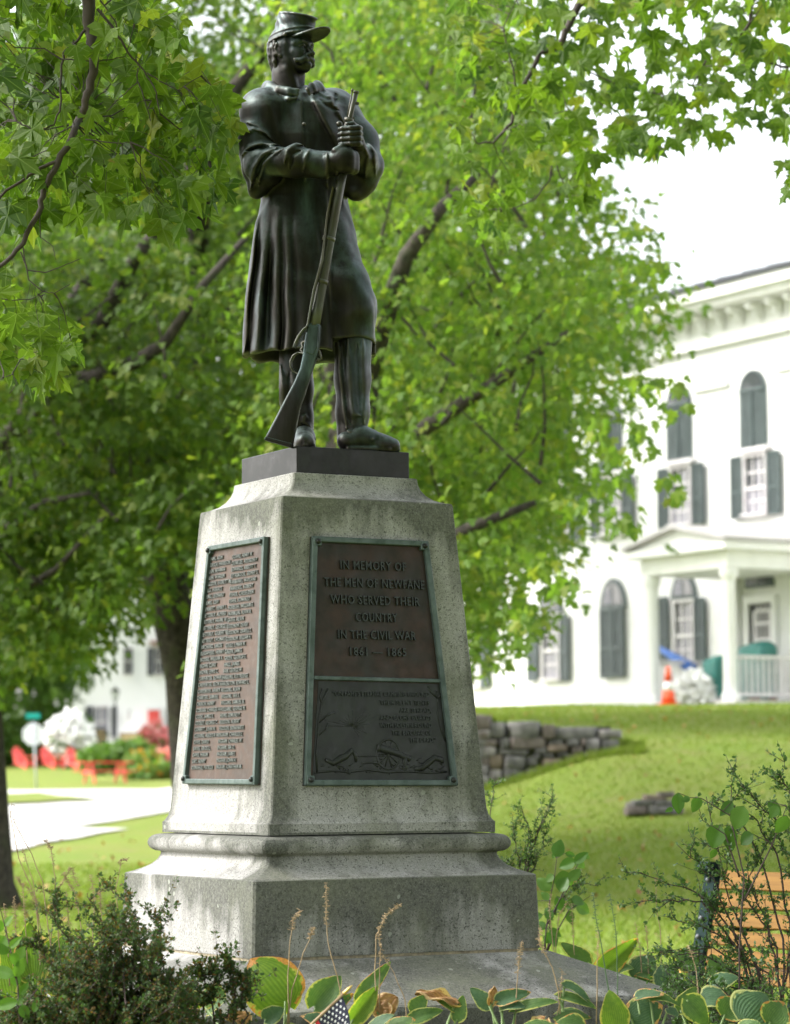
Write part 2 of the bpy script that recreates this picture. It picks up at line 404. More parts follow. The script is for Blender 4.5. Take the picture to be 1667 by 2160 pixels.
ped = empty('granite_pedestal', (AX, AY, 0), YAW, 'tapered square granite pedestal under the bronze soldier, with two bronze plaques', 'monument pedestal')
def loft(prof, name, m, parent, ch=0.006, bot=True):
    vs = []; fs = []
    for w, z in prof:
        c_ = min(ch, w*.2)
        for x, y in ((-w+c_, -w), (w-c_, -w), (w, -w+c_), (w, w-c_), (w-c_, w), (-w+c_, w), (-w, w-c_), (-w, -w+c_)): vs.append((x, y, z))
    for i in range(len(prof)-1):
        for k in range(8):
            a = i*8+k; b = i*8+(k+1) % 8; fs.append((a, b, b+8, a+8))
    n = len(vs); fs.append(tuple(range(8))[::-1]); fs.append(tuple(range(n-8, n)))
    o = link(name, mesh_data(name, vs, fs, m), parent)
    return smooth_angle(o, 22)
def wz_(z): return 0.410 + (2.676-z)*0.0756
shaft_prof = [(wz_(1.40)+.028, 1.277), (wz_(1.40)+.028, 1.322), (wz_(1.40)+.020, 1.33), (wz_(1.40)+.008, 1.352), (wz_(1.40)+.002, 1.38), (wz_(1.42), 1.42)] + \
    [(wz_(z), z) for z in (1.7, 2.0, 2.3, 2.55, 2.668)] + [(.407, 2.677), (.380, 2.683), (.350, 2.696), (.326, 2.716), (.309, 2.742), (.301, 2.765), (.298, 2.789), (.294, 2.793)]
loft(shaft_prof, 'shaft', m_gran, ped)
tor = [(0.530, 1.274), (0.545, 1.272)] + [(0.545+0.040*math.cos(R(a)), 1.233+0.037*math.sin(R(a))) for a in range(78, -79, -12)] + [(0.543, 1.196), (0.540, 1.190), (0.543, 1.178), (0.552, 1.160), (0.572, 1.140), (0.60, 1.123), (0.636, 1.108), (0.654, 1.1025), (0.660, 1.098)]
tor = [(0.53, 1.2725)] + tor[2:]
loft((tor + [(0.6625, 1.02), (0.6715, 0.80), (0.670, 0.794)])[::-1], 'base_block', m_gran, ped, 0.01)
loft([(0.664, 0.782), (0.664, 0.794)], 'mortar_joint', m_mortar, ped)
loft([(1.10, 0.12), (1.10, 0.60), (1.09, 0.617), (0.700, 0.781), (0.60, 0.783)], 'foundation_slab', m_gran, ped, 0.01)

# faces of the shaft: frames with x along the face, y up the face, z outward, in the pedestal's own space
k_ = 0.0756; q_ = math.hypot(1, k_)
FR = frame((0, -wz_(2.0), 2.0), (1, 0, 0), (0, k_/q_, 1/q_), (0, -1/q_, k_/q_))
FL = frame((-wz_(2.0), 0, 2.0), (0, -1, 0), (k_/q_, 0, 1/q_), (-1/q_, 0, k_/q_))
PM = Matrix.Translation((AX, AY, 0)) @ Matrix.Rotation(YAW, 4, 'Z')
def on_face(Fm, u, v, off=0.0):
    W = PM @ Fm; n = (W.to_3x3() @ Vector((0, 0, 1)))
    p = plane_pix(u, v, W.translation + n*off, n)
    q = W.inverted() @ p; return (q.x, q.y)
def bronze(name, a, b, c3, rough=0.5, metal=0.55, sc=9, lo=0.4, hi=0.62):
    m = mat(name, a, rough, metal, 0.4); t = NT(m); v = t.coord('Object')
    n = t.noise(v, sc, 5, 0.6); n2 = t.noise(v, sc*3.1, 4, 0.6)
    col = t.mix(t.ramp(n, [(lo, 0.0), (hi, 1.0)]), a, b)
    col = t.mix(t.ramp(n2, [(0.5, 0.0), (0.75, 0.7)]), col, c3)
    t.l(col, t.b.inputs['Base Color']); t.bump(n2, 0.12, 0.002)
    t.l(t.ramp(n2, [(0.3, rough-.1), (0.7, rough+.15)]), t.b.inputs['Roughness'])
    return m
m_copper = bronze('brown_bronze', (0.078, 0.050, 0.038), (0.055, 0.040, 0.033), (0.100, 0.066, 0.050), 0.5, 0.35)
m_copper_d = bronze('dark_brown_bronze', (0.030, 0.027, 0.024), (0.046, 0.027, 0.021), (0.025, 0.024, 0.022), 0.55, 0.35, 6)
m_patina = bronze('green_patina', (0.060, 0.085, 0.076), (0.090, 0.120, 0.112), (0.032, 0.052, 0.046), 0.5, 0.3)
m_relief = bronze('relief_bronze', (0.026, 0.029, 0.026), (0.018, 0.019, 0.018), (0.036, 0.042, 0.038), 0.45, 0.4, 12)
m_letter = bronze('letter_bronze', (0.13, 0.145, 0.135), (0.10, 0.11, 0.10), (0.18, 0.20, 0.19), 0.45, 0.4, 40)
m_letter_d = bronze('letter_bronze_dark', (0.036, 0.042, 0.037), (0.026, 0.030, 0.027), (0.050, 0.058, 0.053), 0.42, 0.45, 40)

def text_mesh(body, x0, x1, yc, hcap, z, depth, M, name, m, parent, bold=0.012, shear=0, slope=0.0, spc=1.0):
    cu = bpy.data.curves.new(name, 'FONT'); cu.body = body; cu.size = 1; cu.extrude = 0.5; cu.offset = bold
    cu.resolution_u = 2; cu.shear = shear; cu.space_character = spc
    to = bpy.data.objects.new('t', cu); me = bpy.data.meshes.new_from_object(to)
    bpy.data.objects.remove(to); bpy.data.curves.remove(cu)
    n = len(me.vertices); co = np.empty(n*3, np.float32); me.vertices.foreach_get('co', co); co = co.reshape(-1, 3)
    bx0, bx1 = co[:, 0].min(), co[:, 0].max()
    sx = (x1-x0)/(bx1-bx0); X = x0 + (co[:, 0]-bx0)*sx
    Yv = yc - hcap/2 + co[:, 1]/0.72*hcap + (X-x0)*slope
    Z = z + (co[:, 2]+0.5)*depth
    A = np.stack([X, Yv, Z, np.ones(n)], 1) @ np.array(M).T
    me.vertices.foreach_set('co', A[:, :3].astype(np.float32).ravel()); me.materials.clear(); me.materials.append(m); me.update()
    me.name = name
    return link(name, me, parent)

def plaque(Fm, corners_px, bw, field_mat, label, bar_px=None):
    TL, TR, BR, BL = [Vector(on_face(Fm, *p, 0.03)) for p in corners_px]
    root = MB().prism([BL, BR, TR, TL], 0.012, Fm).build('plaque', field_mat, ped)
    root['label'] = label
    T = 0.030
    inn = []
    C4 = [BL, BR, TR, TL]
    for i, p in enumerate(C4):
        a = (C4[(i+1) % 4]-p).normalized(); b = (C4[(i-1) % 4]-p).normalized()
        s = abs(a.x*b.y-a.y*b.x); inn.append(p + (a+b)*(bw/s))
    mb = MB()
    for i in range(4):
        j = (i+1) % 4
        mb.prism([C4[i], C4[j], inn[j], inn[i]], T, Fm)
    mb.build('plaque_border', m_patina, root, bevel=0.004, seg=2)
    if bar_px:
        a, b = (Vector(on_face(Fm, *p, 0.03)) for p in bar_px)
        MB().prism([a+Vector((0, -bw*.35)), b+Vector((0, -bw*.35)), b+Vector((0, bw*.35)), a+Vector((0, bw*.35))], T*.8, Fm).build('plaque_bar', m_patina, root, bevel=0.003)
    for i, p in enumerate(C4):
        q = p.lerp(inn[i], 0.95); dx = bw*.75
        o = MB().prism([q+Vector((-dx, -dx)), q+Vector((dx, -dx)), q+Vector((dx, dx)), q+Vector((-dx, dx))], T+.002, Fm).build('bolt_pad', m_patina, root, bevel=0.003)
        MB().lathe([(bw*.5, 0), (bw*.5, .004), (bw*.42, .009), (bw*.2, .012), (.001, .013)], 14, Fm @ Matrix.Translation((q.x, q.y, T+.001))).build('bolt_head', m_relief, root, smooth=True)
    return root, C4

pl_r, _ = plaque(FR, [(661, 1130), (905, 1141), (968, 1657), (645, 1657)], 0.024, m_copper_d, 'dark dedication plaque on the right-hand face with raised lettering above a relief', ((664, 1429), (934, 1436)))
for body, ua, ub, vv, hp in [("IN MEMORY OF", 718, 856, 1193, 19), ("THE MEN OF NEWFANE", 683.5, 895, 1230, 19.5), ("WHO SERVED THEIR", 697, 885, 1266, 19.5),
        ("COUNTRY", 750, 838, 1302, 19), ("IN THE CIVIL WAR", 713, 877, 1339, 19), ("1861 \u2014 1865", 738, 857, 1374.5, 18.5)]:
    dv = (ub-ua)*(1640-vv)/11500/2
    a = on_face(FR, ua, vv-dv, .016); b = on_face(FR, ub, vv+dv, .016)
    text_mesh(body, a[0], b[0], (a[1]+b[1])/2, hp*0.00196, 0.0115, 0.009, FR, 'inscription_line', m_letter_d, pl_r, 0.012, spc=1.12)
# the lower panel: a darker relief field with a smaller verse
P4 = [Vector(on_face(FR, *p, .013)) for p in ((659, 1645), (955, 1645), (928, 1443), (672, 1437))]
rel = MB().prism(P4, 0.0135, FR).build('relief_panel', m_relief, pl_r)
for body, ua, ub, vv in [("\u201cON FAME'S ETERNAL CAMPING GROUND", 702, 905, 1464), ("THEIR SILENT TENTS", 802, 906, 1482), ("ARE SPREAD,", 843, 910, 1498),
        ("AND GLORY GUARDS", 802, 910, 1514), ("WITH SOLEMN ROUND", 802, 911, 1530), ("THE BIVOUAC OF", 827, 911, 1546), ("THE DEAD.\u201d", 864, 920, 1561)]:
    a = on_face(FR, ua, vv, .016); b = on_face(FR, ub, vv, .016)
    text_mesh(body, a[0], b[0], (a[1]+b[1])/2, 10.2*0.00196, 0.013, 0.005, FR, 'verse_line', m_letter_d, rel, 0.01)
def rp(x, y): return on_face(FR, 630+x/4.763, 1400+y/4.763, .016)      # point of the enlarged view of the relief
def low(pts, r, n=7, sq=0.55):
    mb = MB(); P = [rp(*p) for p in pts]
    mb.tube([(p[0], p[1], 0) for p in P], r, n); mb.v = [tuple(FR @ Vector((a, b, 0.0135+c*sq))) for a, b, c in mb.v]; return mb
low([(795, 850), (830, 850), (1000, 905), (1110, 950), (1125, 960)], [.019, .018, .014, .0125, .015]).build('cannon_relief', m_relief, rel, True)
wheel = [(905+115*math.cos(a), 910+150*math.sin(a)) for a in np.linspace(0, 2*math.pi, 33)]
mbw = low(wheel, .005)
for a in np.linspace(0, math.pi, 6)[:-1]:
    s_ = low([(905+110*math.cos(a), 910+145*math.sin(a)), (905-110*math.cos(a), 910-145*math.sin(a))], .003, 5); mbw.add(s_.v, s_.f)
mbw.build('wheel_relief', m_relief, rel, True)
low([(1080, 940), (1065, 1000), (1090, 1040), (1060, 1080)], [.012, .010, .007, .004]).build('trail_relief', m_relief, rel, True)
mbr = MB(); rg = random.Random(4)
for k in range(17):
    a = R(-62 + k*15); L_ = rg.uniform(110, 300)
    s_ = low([(540, 630), (540+L_*math.cos(a), 630-L_*.75*math.sin(a))], [.0022, .0009], 5); mbr.add(s_.v, s_.f)
mbr.build('sunburst_relief', m_relief, rel, True)
for f_ in ([(275, 965), (350, 1000), (430, 950), (480, 930), (540, 870), (575, 920), (580, 990)], [(1170, 1060), (1240, 1050), (1300, 1000), (1370, 945), (1440, 965), (1450, 1000)]):
    low(f_, [.008, .013, .016, .014, .012, .009, .006][:len(f_)], 8, .7).build('fallen_soldier_relief', m_relief, rel, True)
mbt = MB()
for b_ in ([(190, 1100), (180, 900), (200, 700), (205, 560), (240, 380), (300, 250)], [(205, 590), (280, 520), (370, 485)], [(240, 420), (215, 330), (240, 250)], [(200, 720), (270, 660), (300, 600)],
           [(1480, 780), (1430, 650), (1400, 500), (1410, 380), (1380, 270)], [(1405, 350), (1340, 290), (1300, 230)], [(1410, 350), (1450, 280)],
           [(190, 1090), (350, 1075), (520, 1085), (700, 1065), (900, 1090), (1100, 1080), (1300, 1095), (1490, 1085)], [(600, 930), (700, 930), (860, 925)], [(640, 1000), (740, 990), (800, 1000)]):
    s_ = low(b_, rg.uniform(.003, .0055), 6); mbt.add(s_.v, s_.f)
for k in range(46):
    x_, y_ = rg.uniform(210, 1470), rg.uniform(960, 1100)
    s_ = low([(x_, y_), (x_+rg.uniform(-60, 60), y_+rg.uniform(-35, 20))], [rg.uniform(.003, .007), .002], 5); mbt.add(s_.v, s_.f)
mbt.build('battlefield_relief', m_relief, rel, True)

pl_l, _ = plaque(FL, [(437, 1152), (557, 1131), (536, 1655), (383, 1653)], 0.022, m_copper, 'brown roll-of-names plaque on the left-hand face with green edge')
NA = "ADAMS, ADIN|ALDRICH, HARRISON|ALLEN, NEWMAN|ALLEN, WARREN|ALLISON, EVERETT M.|ALLS, HORACE|BEMIS, LEONARD|BEMIS, LEVI|BENNETT, HENRY L.|BETTERLY, ALFRED|BETTERLY, FRANK W.|BETTERLY, GEORGE S.|BETTERLY, GILBERT W.|BETTERLY, THOMAS F.|BIRCHARD, SARDIS|BLASHFIELD, HENRY C.|BROOKS, WILLIAM A.|BROWN, CLARK|BROWN, LEWIS C.|CARPENTER, EDWIN J.|CARPENTER, ELON B.|CARPENTER, HENRY A.|CHARTER, SAMUEL|CHURCH, HENRY|COBURN, CHARLES H.|COOK, JAMES E.|COOLEY, GEORGE C.|CORBETT, JOHN N.|CUSHING, ALEX'D'R W.|DAVIS, DAVID|DAVIS, EROS L.|DAVIS, HIRAM|DAY, HENRY|DONAHUE, PATRICK".split('|')
NB = "DOWNS, HENRY W.|DUNKLEE, ADDISON P.|EDWARDS, ABBOTT T.|ESTABROOK, SIDNEY S.|FAIRBANKS, WAYLAND|FAIRSEVIS, ROBERT|FISHER, CHESELDEN|FISHER, ROMANZO|FORBUSH, WILLIAM E.|FRANKLIN, ALVIN B.|GATES, ALVIN|GOODNOW, OLIVER|GOODNOW, ORWELL S.|GOODNOW, WILLIAM H.|GOULD, LYMAN W.|GREEN, JAMES|GREEN, GEORGE E.|HALL, JAMES|HAM, GEORGE W.|HASKINS, KITTREDGE|HAZELTON, EDWARD L.|HIGGINS, ALVIN|HIGGINS, IRA S.|HIGGINS, SAMUEL B.|HOLLAND, GEORGE N.|HOWE, EDMUND P.|HUDSON, ALBERT|HUDSON, BONAPARTE|INGRAM, CHARLES E.|INGRAM, CHARLES W.|INGRAM, IRA O.|INGRAM, JAMES|INGRAM, JOHN H.|INGRAM, JONATHAN M.".split('|')
def lp(x, y): return Vector(on_face(FL, 380+x/3.857, 1120+y/3.857, .016))
a0, a1, b0, b1 = lp(232, 232), lp(97, 1925), lp(428, 212), lp(295, 1918)
e0 = lp(610, 190); cwA = (b0.x-a0.x)/17.7
for i in range(34):
    f = i/33
    for names, p0, p1 in ((NA, a0, a1), (NB, b0, b1)):
        p = p0.lerp(p1, f); nm = names[i]
        wd = sum(0.55 if ch in " .,'I" else 1.0 for ch in nm)*cwA*(1.08)
        text_mesh(nm, p.x, p.x+wd, p.y, 0.0170, 0.0115, 0.006, FL, 'name_line', m_letter, pl_l, 0.006, spc=1.12)
# ------------------------------------------------------------------ sculpting by distance fields
class Field:
    def __init__(s, lo, hi, h):
        s.lo = np.array(lo, float); s.h = h
        s.n = np.ceil((np.array(hi)-s.lo)/h).astype(int)+1
        s.f = np.full(s.n, 1.0, np.float32)
        s.ax = [(s.lo[i]+h*np.arange(s.n[i])).astype(np.float32) for i in range(3)]
    def _sub(s, lo, hi, m):
        a = np.clip(np.floor((np.array(lo)-m-s.lo)/s.h).astype(int), 0, s.n-1)
        b = np.clip(np.ceil((np.array(hi)+m-s.lo)/s.h).astype(int)+1, 1, s.n)
        sl = tuple(slice(int(a[i]), int(b[i])) for i in range(3))
        return sl, s.ax[0][sl[0]][:, None, None], s.ax[1][sl[1]][None, :, None], s.ax[2][sl[2]][None, None, :]
    def op(s, lo, hi, fn, k=0.01, mode='add', margin=None):
        m = (k*1.5+0.02) if margin is None else margin
        sl, x, y, z = s._sub(lo, hi, m)
        d = fn(x, y, z).astype(np.float32); o = s.f[sl]
        if mode == 'add':
            h = np.maximum(k-np.abs(o-d), 0)/k; s.f[sl] = np.minimum(o, d) - h*h*k*0.25
        elif mode == 'sub':
            d = -d; h = np.maximum(k-np.abs(o-d), 0)/k; s.f[sl] = np.maximum(o, d) + h*h*k*0.25
        elif mode == 'disp': s.f[sl] = o + d
    def cap(s, a, b, ra, rb=None, k=0.01, mode='add'):
        rb = ra if rb is None else rb
        a = np.array(a, float); b = np.array(b, float); ab = b-a; L = max(ab@ab, 1e-12); r = max(ra, rb)
        def fn(x, y, z):
            t = np.clip(((x-a[0])*ab[0]+(y-a[1])*ab[1]+(z-a[2])*ab[2])/L, 0, 1)
            return np.sqrt((x-a[0]-t*ab[0])**2+(y-a[1]-t*ab[1])**2+(z-a[2]-t*ab[2])**2)-(ra+(rb-ra)*t)
        s.op(np.minimum(a, b)-r, np.maximum(a, b)+r, fn, k, mode)
    def chain(s, pts, rs, k=0.01, mode='add'):
        if not hasattr(rs, '__len__'): rs = [rs]*len(pts)
        for i in range(len(pts)-1): s.cap(pts[i], pts[i+1], rs[i], rs[i+1], k, mode)
    def ell(s, c, r, M=None, k=0.01, mode='add'):
        c = np.array(c, float); r = np.array(r, float); M = np.eye(3) if M is None else np.array(M)   # rows: local axes
        def fn(x, y, z):
            X, Y, Z = x-c[0], y-c[1], z-c[2]
            q = [(M[i][0]*X+M[i][1]*Y+M[i][2]*Z)/r[i] for i in range(3)]
            k0 = np.sqrt(q[0]**2+q[1]**2+q[2]**2); k1 = np.sqrt((q[0]/r[0])**2+(q[1]/r[1])**2+(q[2]/r[2])**2)+1e-9
            return k0*(k0-1)/k1
        m = r.max(); s.op(c-m, c+m, fn, k, mode)
    def crease(s, pts, A, w, y1=12.0):
        pts = np.array(pts, float); lo_ = pts.min(0)-3*w; hi_ = pts.max(0)+3*w
        def fn(x, y, z):
            d2 = np.full((x.shape[0], 1, z.shape[2]), 9.0)
            X, Z = x[:, :, :], z[:, :, :]; n = len(pts)
            for i in range(n-1):
                a, b = pts[i, [0, 2]], pts[i+1, [0, 2]]; ab = b-a; L = max(ab@ab, 1e-12)
                t = np.clip(((X-a[0])*ab[0]+(Z-a[1])*ab[1])/L, 0, 1)
                tt = (i+t)/(n-1); tw = np.clip(4*tt*(1-tt)*1.6, .25, 1)
                d2 = np.minimum(d2, ((X-a[0]-t*ab[0])**2+(Z-a[1]-t*ab[1])**2)/tw**2)
            return -A*np.exp(-d2/w**2)*(y < y1)
        lo2, hi2 = lo_.copy(), hi_.copy(); lo2[1] = s.lo[1]; hi2[1] = y1
        s.op(lo2, hi2, fn, mode='disp', margin=0.0)
    def step(s, pts, A, w, reach, side=1, y1=12.0):
        """raise the cloth on one side of a line (photo-right for side=1), fading with distance"""
        pts = np.array(pts, float); lo_ = pts.min(0)-2.5*reach; hi_ = pts.max(0)+2.5*reach
        def fn(x, y, z):
            best = np.full((x.shape[0], 1, z.shape[2]), 9.0); sd = np.zeros_like(best); tn = np.zeros_like(best); n = len(pts)
            for i in range(n-1):
                a, b = pts[i, [0, 2]], pts[i+1, [0, 2]]; ab = b-a; L = max(ab@ab, 1e-12)
                t = np.clip(((x-a[0])*ab[0]+(z-a[1])*ab[1])/L, 0, 1)
                d = np.sqrt((x-a[0]-t*ab[0])**2+(z-a[1]-t*ab[1])**2)
                cr = (ab[0]*(z-a[1])-ab[1]*(x-a[0]))/math.sqrt(L)
                m = d < best; best = np.where(m, d, best); sd = np.where(m, d*np.sign(cr), sd); tn = np.where(m, (i+t)/(n-1), tn)
            sd = sd*side; end = np.clip(np.minimum(tn, 1-tn)*3.2, 0, 1)**1.3
            return -A*end/(1+np.exp(-sd/w*4))*np.exp(-(np.maximum(sd, 0)/reach)**2)*(y < y1)
        lo2, hi2 = lo_.copy(), hi_.copy(); lo2[1] = s.lo[1]; hi2[1] = y1
        s.op(lo2, hi2, fn, mode='disp', margin=0.0)
    def mesh(s):
        f = s.f; ins = f < 0
        c = [ins[i:ins.shape[0]-1+i, j:ins.shape[1]-1+j, k:ins.shape[2]-1+k] for i in (0, 1) for j in (0, 1) for k in (0, 1)]
        tot = sum(q.astype(np.uint8) for q in c); act = (tot > 0) & (tot < 8)
        I = np.argwhere(act); vid = np.full(act.shape, -1, np.int32); vid[act] = np.arange(len(I))
        acc = np.zeros((len(I), 3)); cnt = np.zeros(len(I))
        off = np.array([(i, j, k) for i in (0, 1) for j in (0, 1) for k in (0, 1)])
        vals = [f[I[:, 0]+o[0], I[:, 1]+o[1], I[:, 2]+o[2]].astype(float) for o in off]
        for p in range(8):
            for q in range(p+1, 8):
                if np.abs(off[p]-off[q]).sum() == 1:
                    a, b = vals[p], vals[q]; m = (a < 0) != (b < 0)
                    t = np.where(m, a/np.where(np.abs(a-b) < 1e-12, 1, a-b), 0)
                    acc += np.where(m[:, None], off[p]+t[:, None]*(off[q]-off[p]), 0); cnt += m
        V = s.lo + s.h*(I + acc/np.maximum(cnt, 1)[:, None])
        faces = []
        for ax in range(3):
            sl0 = [slice(None)]*3; sl1 = [slice(None)]*3; sl0[ax] = slice(0, -1); sl1[ax] = slice(1, None)
            A, B = ins[tuple(sl0)], ins[tuple(sl1)]
            o1, o2 = (ax+1) % 3, (ax+2) % 3
            for flip in (False, True):
                E = np.argwhere((A & ~B) if not flip else (~A & B))
                ok = (E[:, o1] > 0) & (E[:, o2] > 0) & (E[:, o1] < f.shape[o1]-1) & (E[:, o2] < f.shape[o2]-1); E = E[ok]
                def cell(d1, d2):
                    Q = E.copy(); Q[:, o1] -= d1; Q[:, o2] -= d2; return vid[Q[:, 0], Q[:, 1], Q[:, 2]]
                q = np.stack([cell(1, 1), cell(0, 1), cell(0, 0), cell(1, 0)], 1)
                if flip: q = q[:, ::-1]
                faces.append(q)
        F = np.concatenate(faces); F = F[(F >= 0).all(1)]
        return V, F

KP = 0.00206
def P(u, v, d=0.0): return np.array(pix(u, v, 11.9+d))
def PP(lst): return [P(*p) for p in lst]
m_bronze = mat('statue_bronze', (0.05, 0.05, 0.05), 0.42, 0.75, 0.5); t = NT(m_bronze); v = t.coord('Object')
n1 = t.noise(t.mapping(v, (5, 5, 1.6)), 1.0, 5, 0.6); n2 = t.noise(v, 26, 5, 0.65); n3 = t.noise(t.mapping(v, (26, 26, 3)), 1.0, 4, 0.6)
geo = t.n('ShaderNodeNewGeometry')
c = t.ramp(n1, [(0.35, (0.018, 0.015, 0.0135)), (0.50, (0.023, 0.021, 0.020)), (0.60, (0.034, 0.044, 0.046)), (0.72, (0.085, 0.122, 0.130))])
c = t.mix(0.55, c, t.ramp(n3, [(0.35, (0.45, 0.45, 0.42)), (0.65, (1.25, 1.25, 1.2))]), 'MULTIPLY')
up_ = t.n_sep(geo.outputs['Normal'])[2]
c = t.mix(t.math('MULTIPLY', t.math('MULTIPLY_ADD', up_, 1.1, -0.05, clamp=True), t.ramp(n2, [(0.35, 0.2), (0.6, 1.0)])), c, (0.15, 0.205, 0.20))   # verdigris settles on ledges
c = t.mix(t.ramp(geo.outputs['Pointiness'], [(0.50, 0.0), (0.58, 0.5)]), c, (0.20, 0.18, 0.15))   # rubbed ridges
t.l(c, t.b.inputs['Base Color']); t.l(t.ramp(n2, [(0.3, 0.36), (0.7, 0.56)]), t.b.inputs['Roughness'])
t.bump(n2, 0.3, 0.004)

ZB = 2.909
stat = empty('soldier_statue', (AX, AY, 2.7945), YAW, 'dark bronze statue of a bearded infantryman in kepi and caped overcoat, hands on an upright rifle', 'statue')
stat['label'] = 'dark bronze statue of a moustached soldier in kepi and caped overcoat leaning on a rifle'
Sinv = (Matrix.Translation((AX, AY, 2.7945)) @ Matrix.Rotation(YAW, 4, 'Z')).inverted()
def sculpt(name, fld, parent=stat, smooth=1):
    V, F = fld.mesh()
    V = (np.c_[V, np.ones(len(V))] @ np.array(Sinv).T)[:, :3]
    o = link(name, mesh_data(name, V, F, m_bronze, True), parent)
    if smooth:
        m = o.modifiers.new('smooth', 'SMOOTH'); m.factor = 0.5; m.iterations = smooth
    return o
MB().box((0, 0, (ZB-2.7945)/2), (0.544, 0.544, ZB-2.7945)).build('bronze_base', bronze('base_bronze', (0.017, 0.016, 0.016), (0.026, 0.025, 0.025), (0.045, 0.048, 0.05), 0.36, 0.5, 5), stat, bevel=0.004, seg=2)

# ---- overcoat
lo = P(490, 770, -0.55); hi = P(860, 150, 0.42)
W = Field((-0.72, 11.36, 3.25), (0.05, 12.34, 4.66), 0.005)
rows = [  # photo row: centre, half width, half depth (px), depth of the centre (m)
    (184, 618, 32, 28, .03), (196, 620, 64, 42, .03), (210, 622, 99, 62, .02), (232, 626, 110, 78, .01), (300, 633, 108, 84, .0), (370, 641, 99, 84, .0),
    (425, 643, 93, 82, .0), (470, 643, 103, 86, .0), (513, 643, 111, 90, -.01), (608, 650, 128, 98, -.02), (674, 651, 135, 103, -.02), (748, 652, 141, 107, -.02)]
zc = np.array([P(r_[1], r_[0], r_[4])[2] for r_ in rows][::-1]); xc = np.array([P(r_[1], r_[0], r_[4])[0] for r_ in rows][::-1])
rxs = np.array([r_[2]*KP for r_ in rows][::-1]); rys = np.array([r_[3]*KP for r_ in rows][::-1]); ycs = np.array([11.9+r_[4] for r_ in rows][::-1])
ztop, zbot = zc[-1], zc[0]
z440 = P(640, 440)[2]
RIDG = [(-.97, .05, 1.0), (-.77, .075, 1.0), (-.50, .06, .95), (-.30, .06, .6), (-.06, .08, .3), (.82, .06, .35), (.97, .05, .5)]
GAPS = [(-.88, .04, 1.1), (-.63, .05, .9), (-.40, .035, .8), (-.19, .05, .5), (.34, .05, .9), (.90, .04, .5)]
def torso(x, y, z):
    zz = np.clip(z, zbot, ztop)
    X0, Y0, RX, RY = (np.interp(zz.ravel(), zc, q).reshape(zz.shape) for q in (xc, ycs, rxs, rys))
    q = np.sqrt(((x-X0)/RX)**2+((y-Y0)/RY)**2)
    th = np.clip((x-X0)/RX, -1.3, 1.3)
    w = 0.010*np.sin(z*7+x*9)+.006*np.sin(z*17)
    mod = lambda c0: .72+.45*np.sin(z*6.5+c0*11)
    fold = sum(a*mod(c0)*np.exp(-((th-c0-w*2)/s0)**2) for c0, s0, a in RIDG) - sum(a*mod(c0+.3)*np.exp(-((th-c0-w*2)/s0)**2) for c0, s0, a in GAPS)
    amp = 0.020*np.clip((z440-z)/0.35, 0, 1)*np.clip((z440-z)/0.10, 0, 1)
    d = (q-1)*np.minimum(RX, RY)*0.95 - fold*amp
    hem = P(640, 746, -.1)[2] + 0.0035*np.sin(x*55)
    return np.maximum(np.maximum(d, z-ztop), hem-z+0*x)
W.op((-0.72, 11.5, zbot), (0.05, 12.2, ztop), torso, 0.03, margin=0.05)
# his left thigh pushing the coat forward
W.chain(PP([(690, 470, -.04), (735, 600, -.14), (752, 655, -.15)]), [.075, .080, .078], 0.05)
W.chain(PP([(752, 640, -.14), (750, 735, -.12)]), [.076, .072], 0.03)
W.chain(PP([(755, 640, -.08), (752, 715, -.07)]), [.080, .076], 0.03)
def cut_hem(x, y, z):   # the front right panel ends higher, over the knee
    h0 = P(748, 714, -.18)[2]; xa = P(704, 714, -.1)[0]
    return np.maximum(np.maximum(z-h0-0.006*np.sin(x*30), xa-x+0*z), y-11.86+0*z)
W.op((-0.3, 11.4, 3.2), (0.02, 11.9, 3.42), cut_hem, 0.006, 'sub')
W.chain(PP([(690, 430, -.22), (697, 520, -.26), (703, 640, -.27), (703, 745, -.26)]), [.006, .009, .012, .012], 0.012, 'sub')
# hollow under the skirt
W.ell(P(640, 760, -.02), (.235, .165, .13), None, 0.02, 'sub')
# shoulders, cape, sleeves
W.ell(P(560, 228, -.06), (.098, .10, .085), None, 0.07); W.ell(P(688, 222, .07), (.085, .10, .07), None, 0.06)
# his right arm (left in the picture)
W.chain(PP([(552, 245, -.08), (545, 300, -.10), (549, 352, -.17)]), [.088, .080, .070], 0.05)
W.chain(PP([(556, 340, -.20), (620, 342, -.31), (700, 346, -.35)]), [.066, .062, .056], 0.03)
W.chain(PP([(530, 300, -.06), (533, 360, -.09), (541, 405, -.10)]), [.052, .042, .030], 0.03)       # open sleeve hanging from the elbow
W.chain(PP([(545, 395, -.11), (575, 372, -.18)]), [.026, .03], 0.04)
# his left arm
W.chain(PP([(712, 235, .05), (755, 300, .02), (775, 352, -.04)]), [.090, .082, .070], 0.05)
W.chain(PP([(775, 352, -.08), (765, 335, -.20), (752, 322, -.29)]), [.060, .052, .044], 0.03)
W.chain(PP([(780, 350, -.03), (770, 385, -.05), (752, 408, -.08)]), [.055, .044, .028], 0.04)
W.chain(PP([(735, 380, -.06), (752, 402, -.07)]), [.05, .03], 0.05)
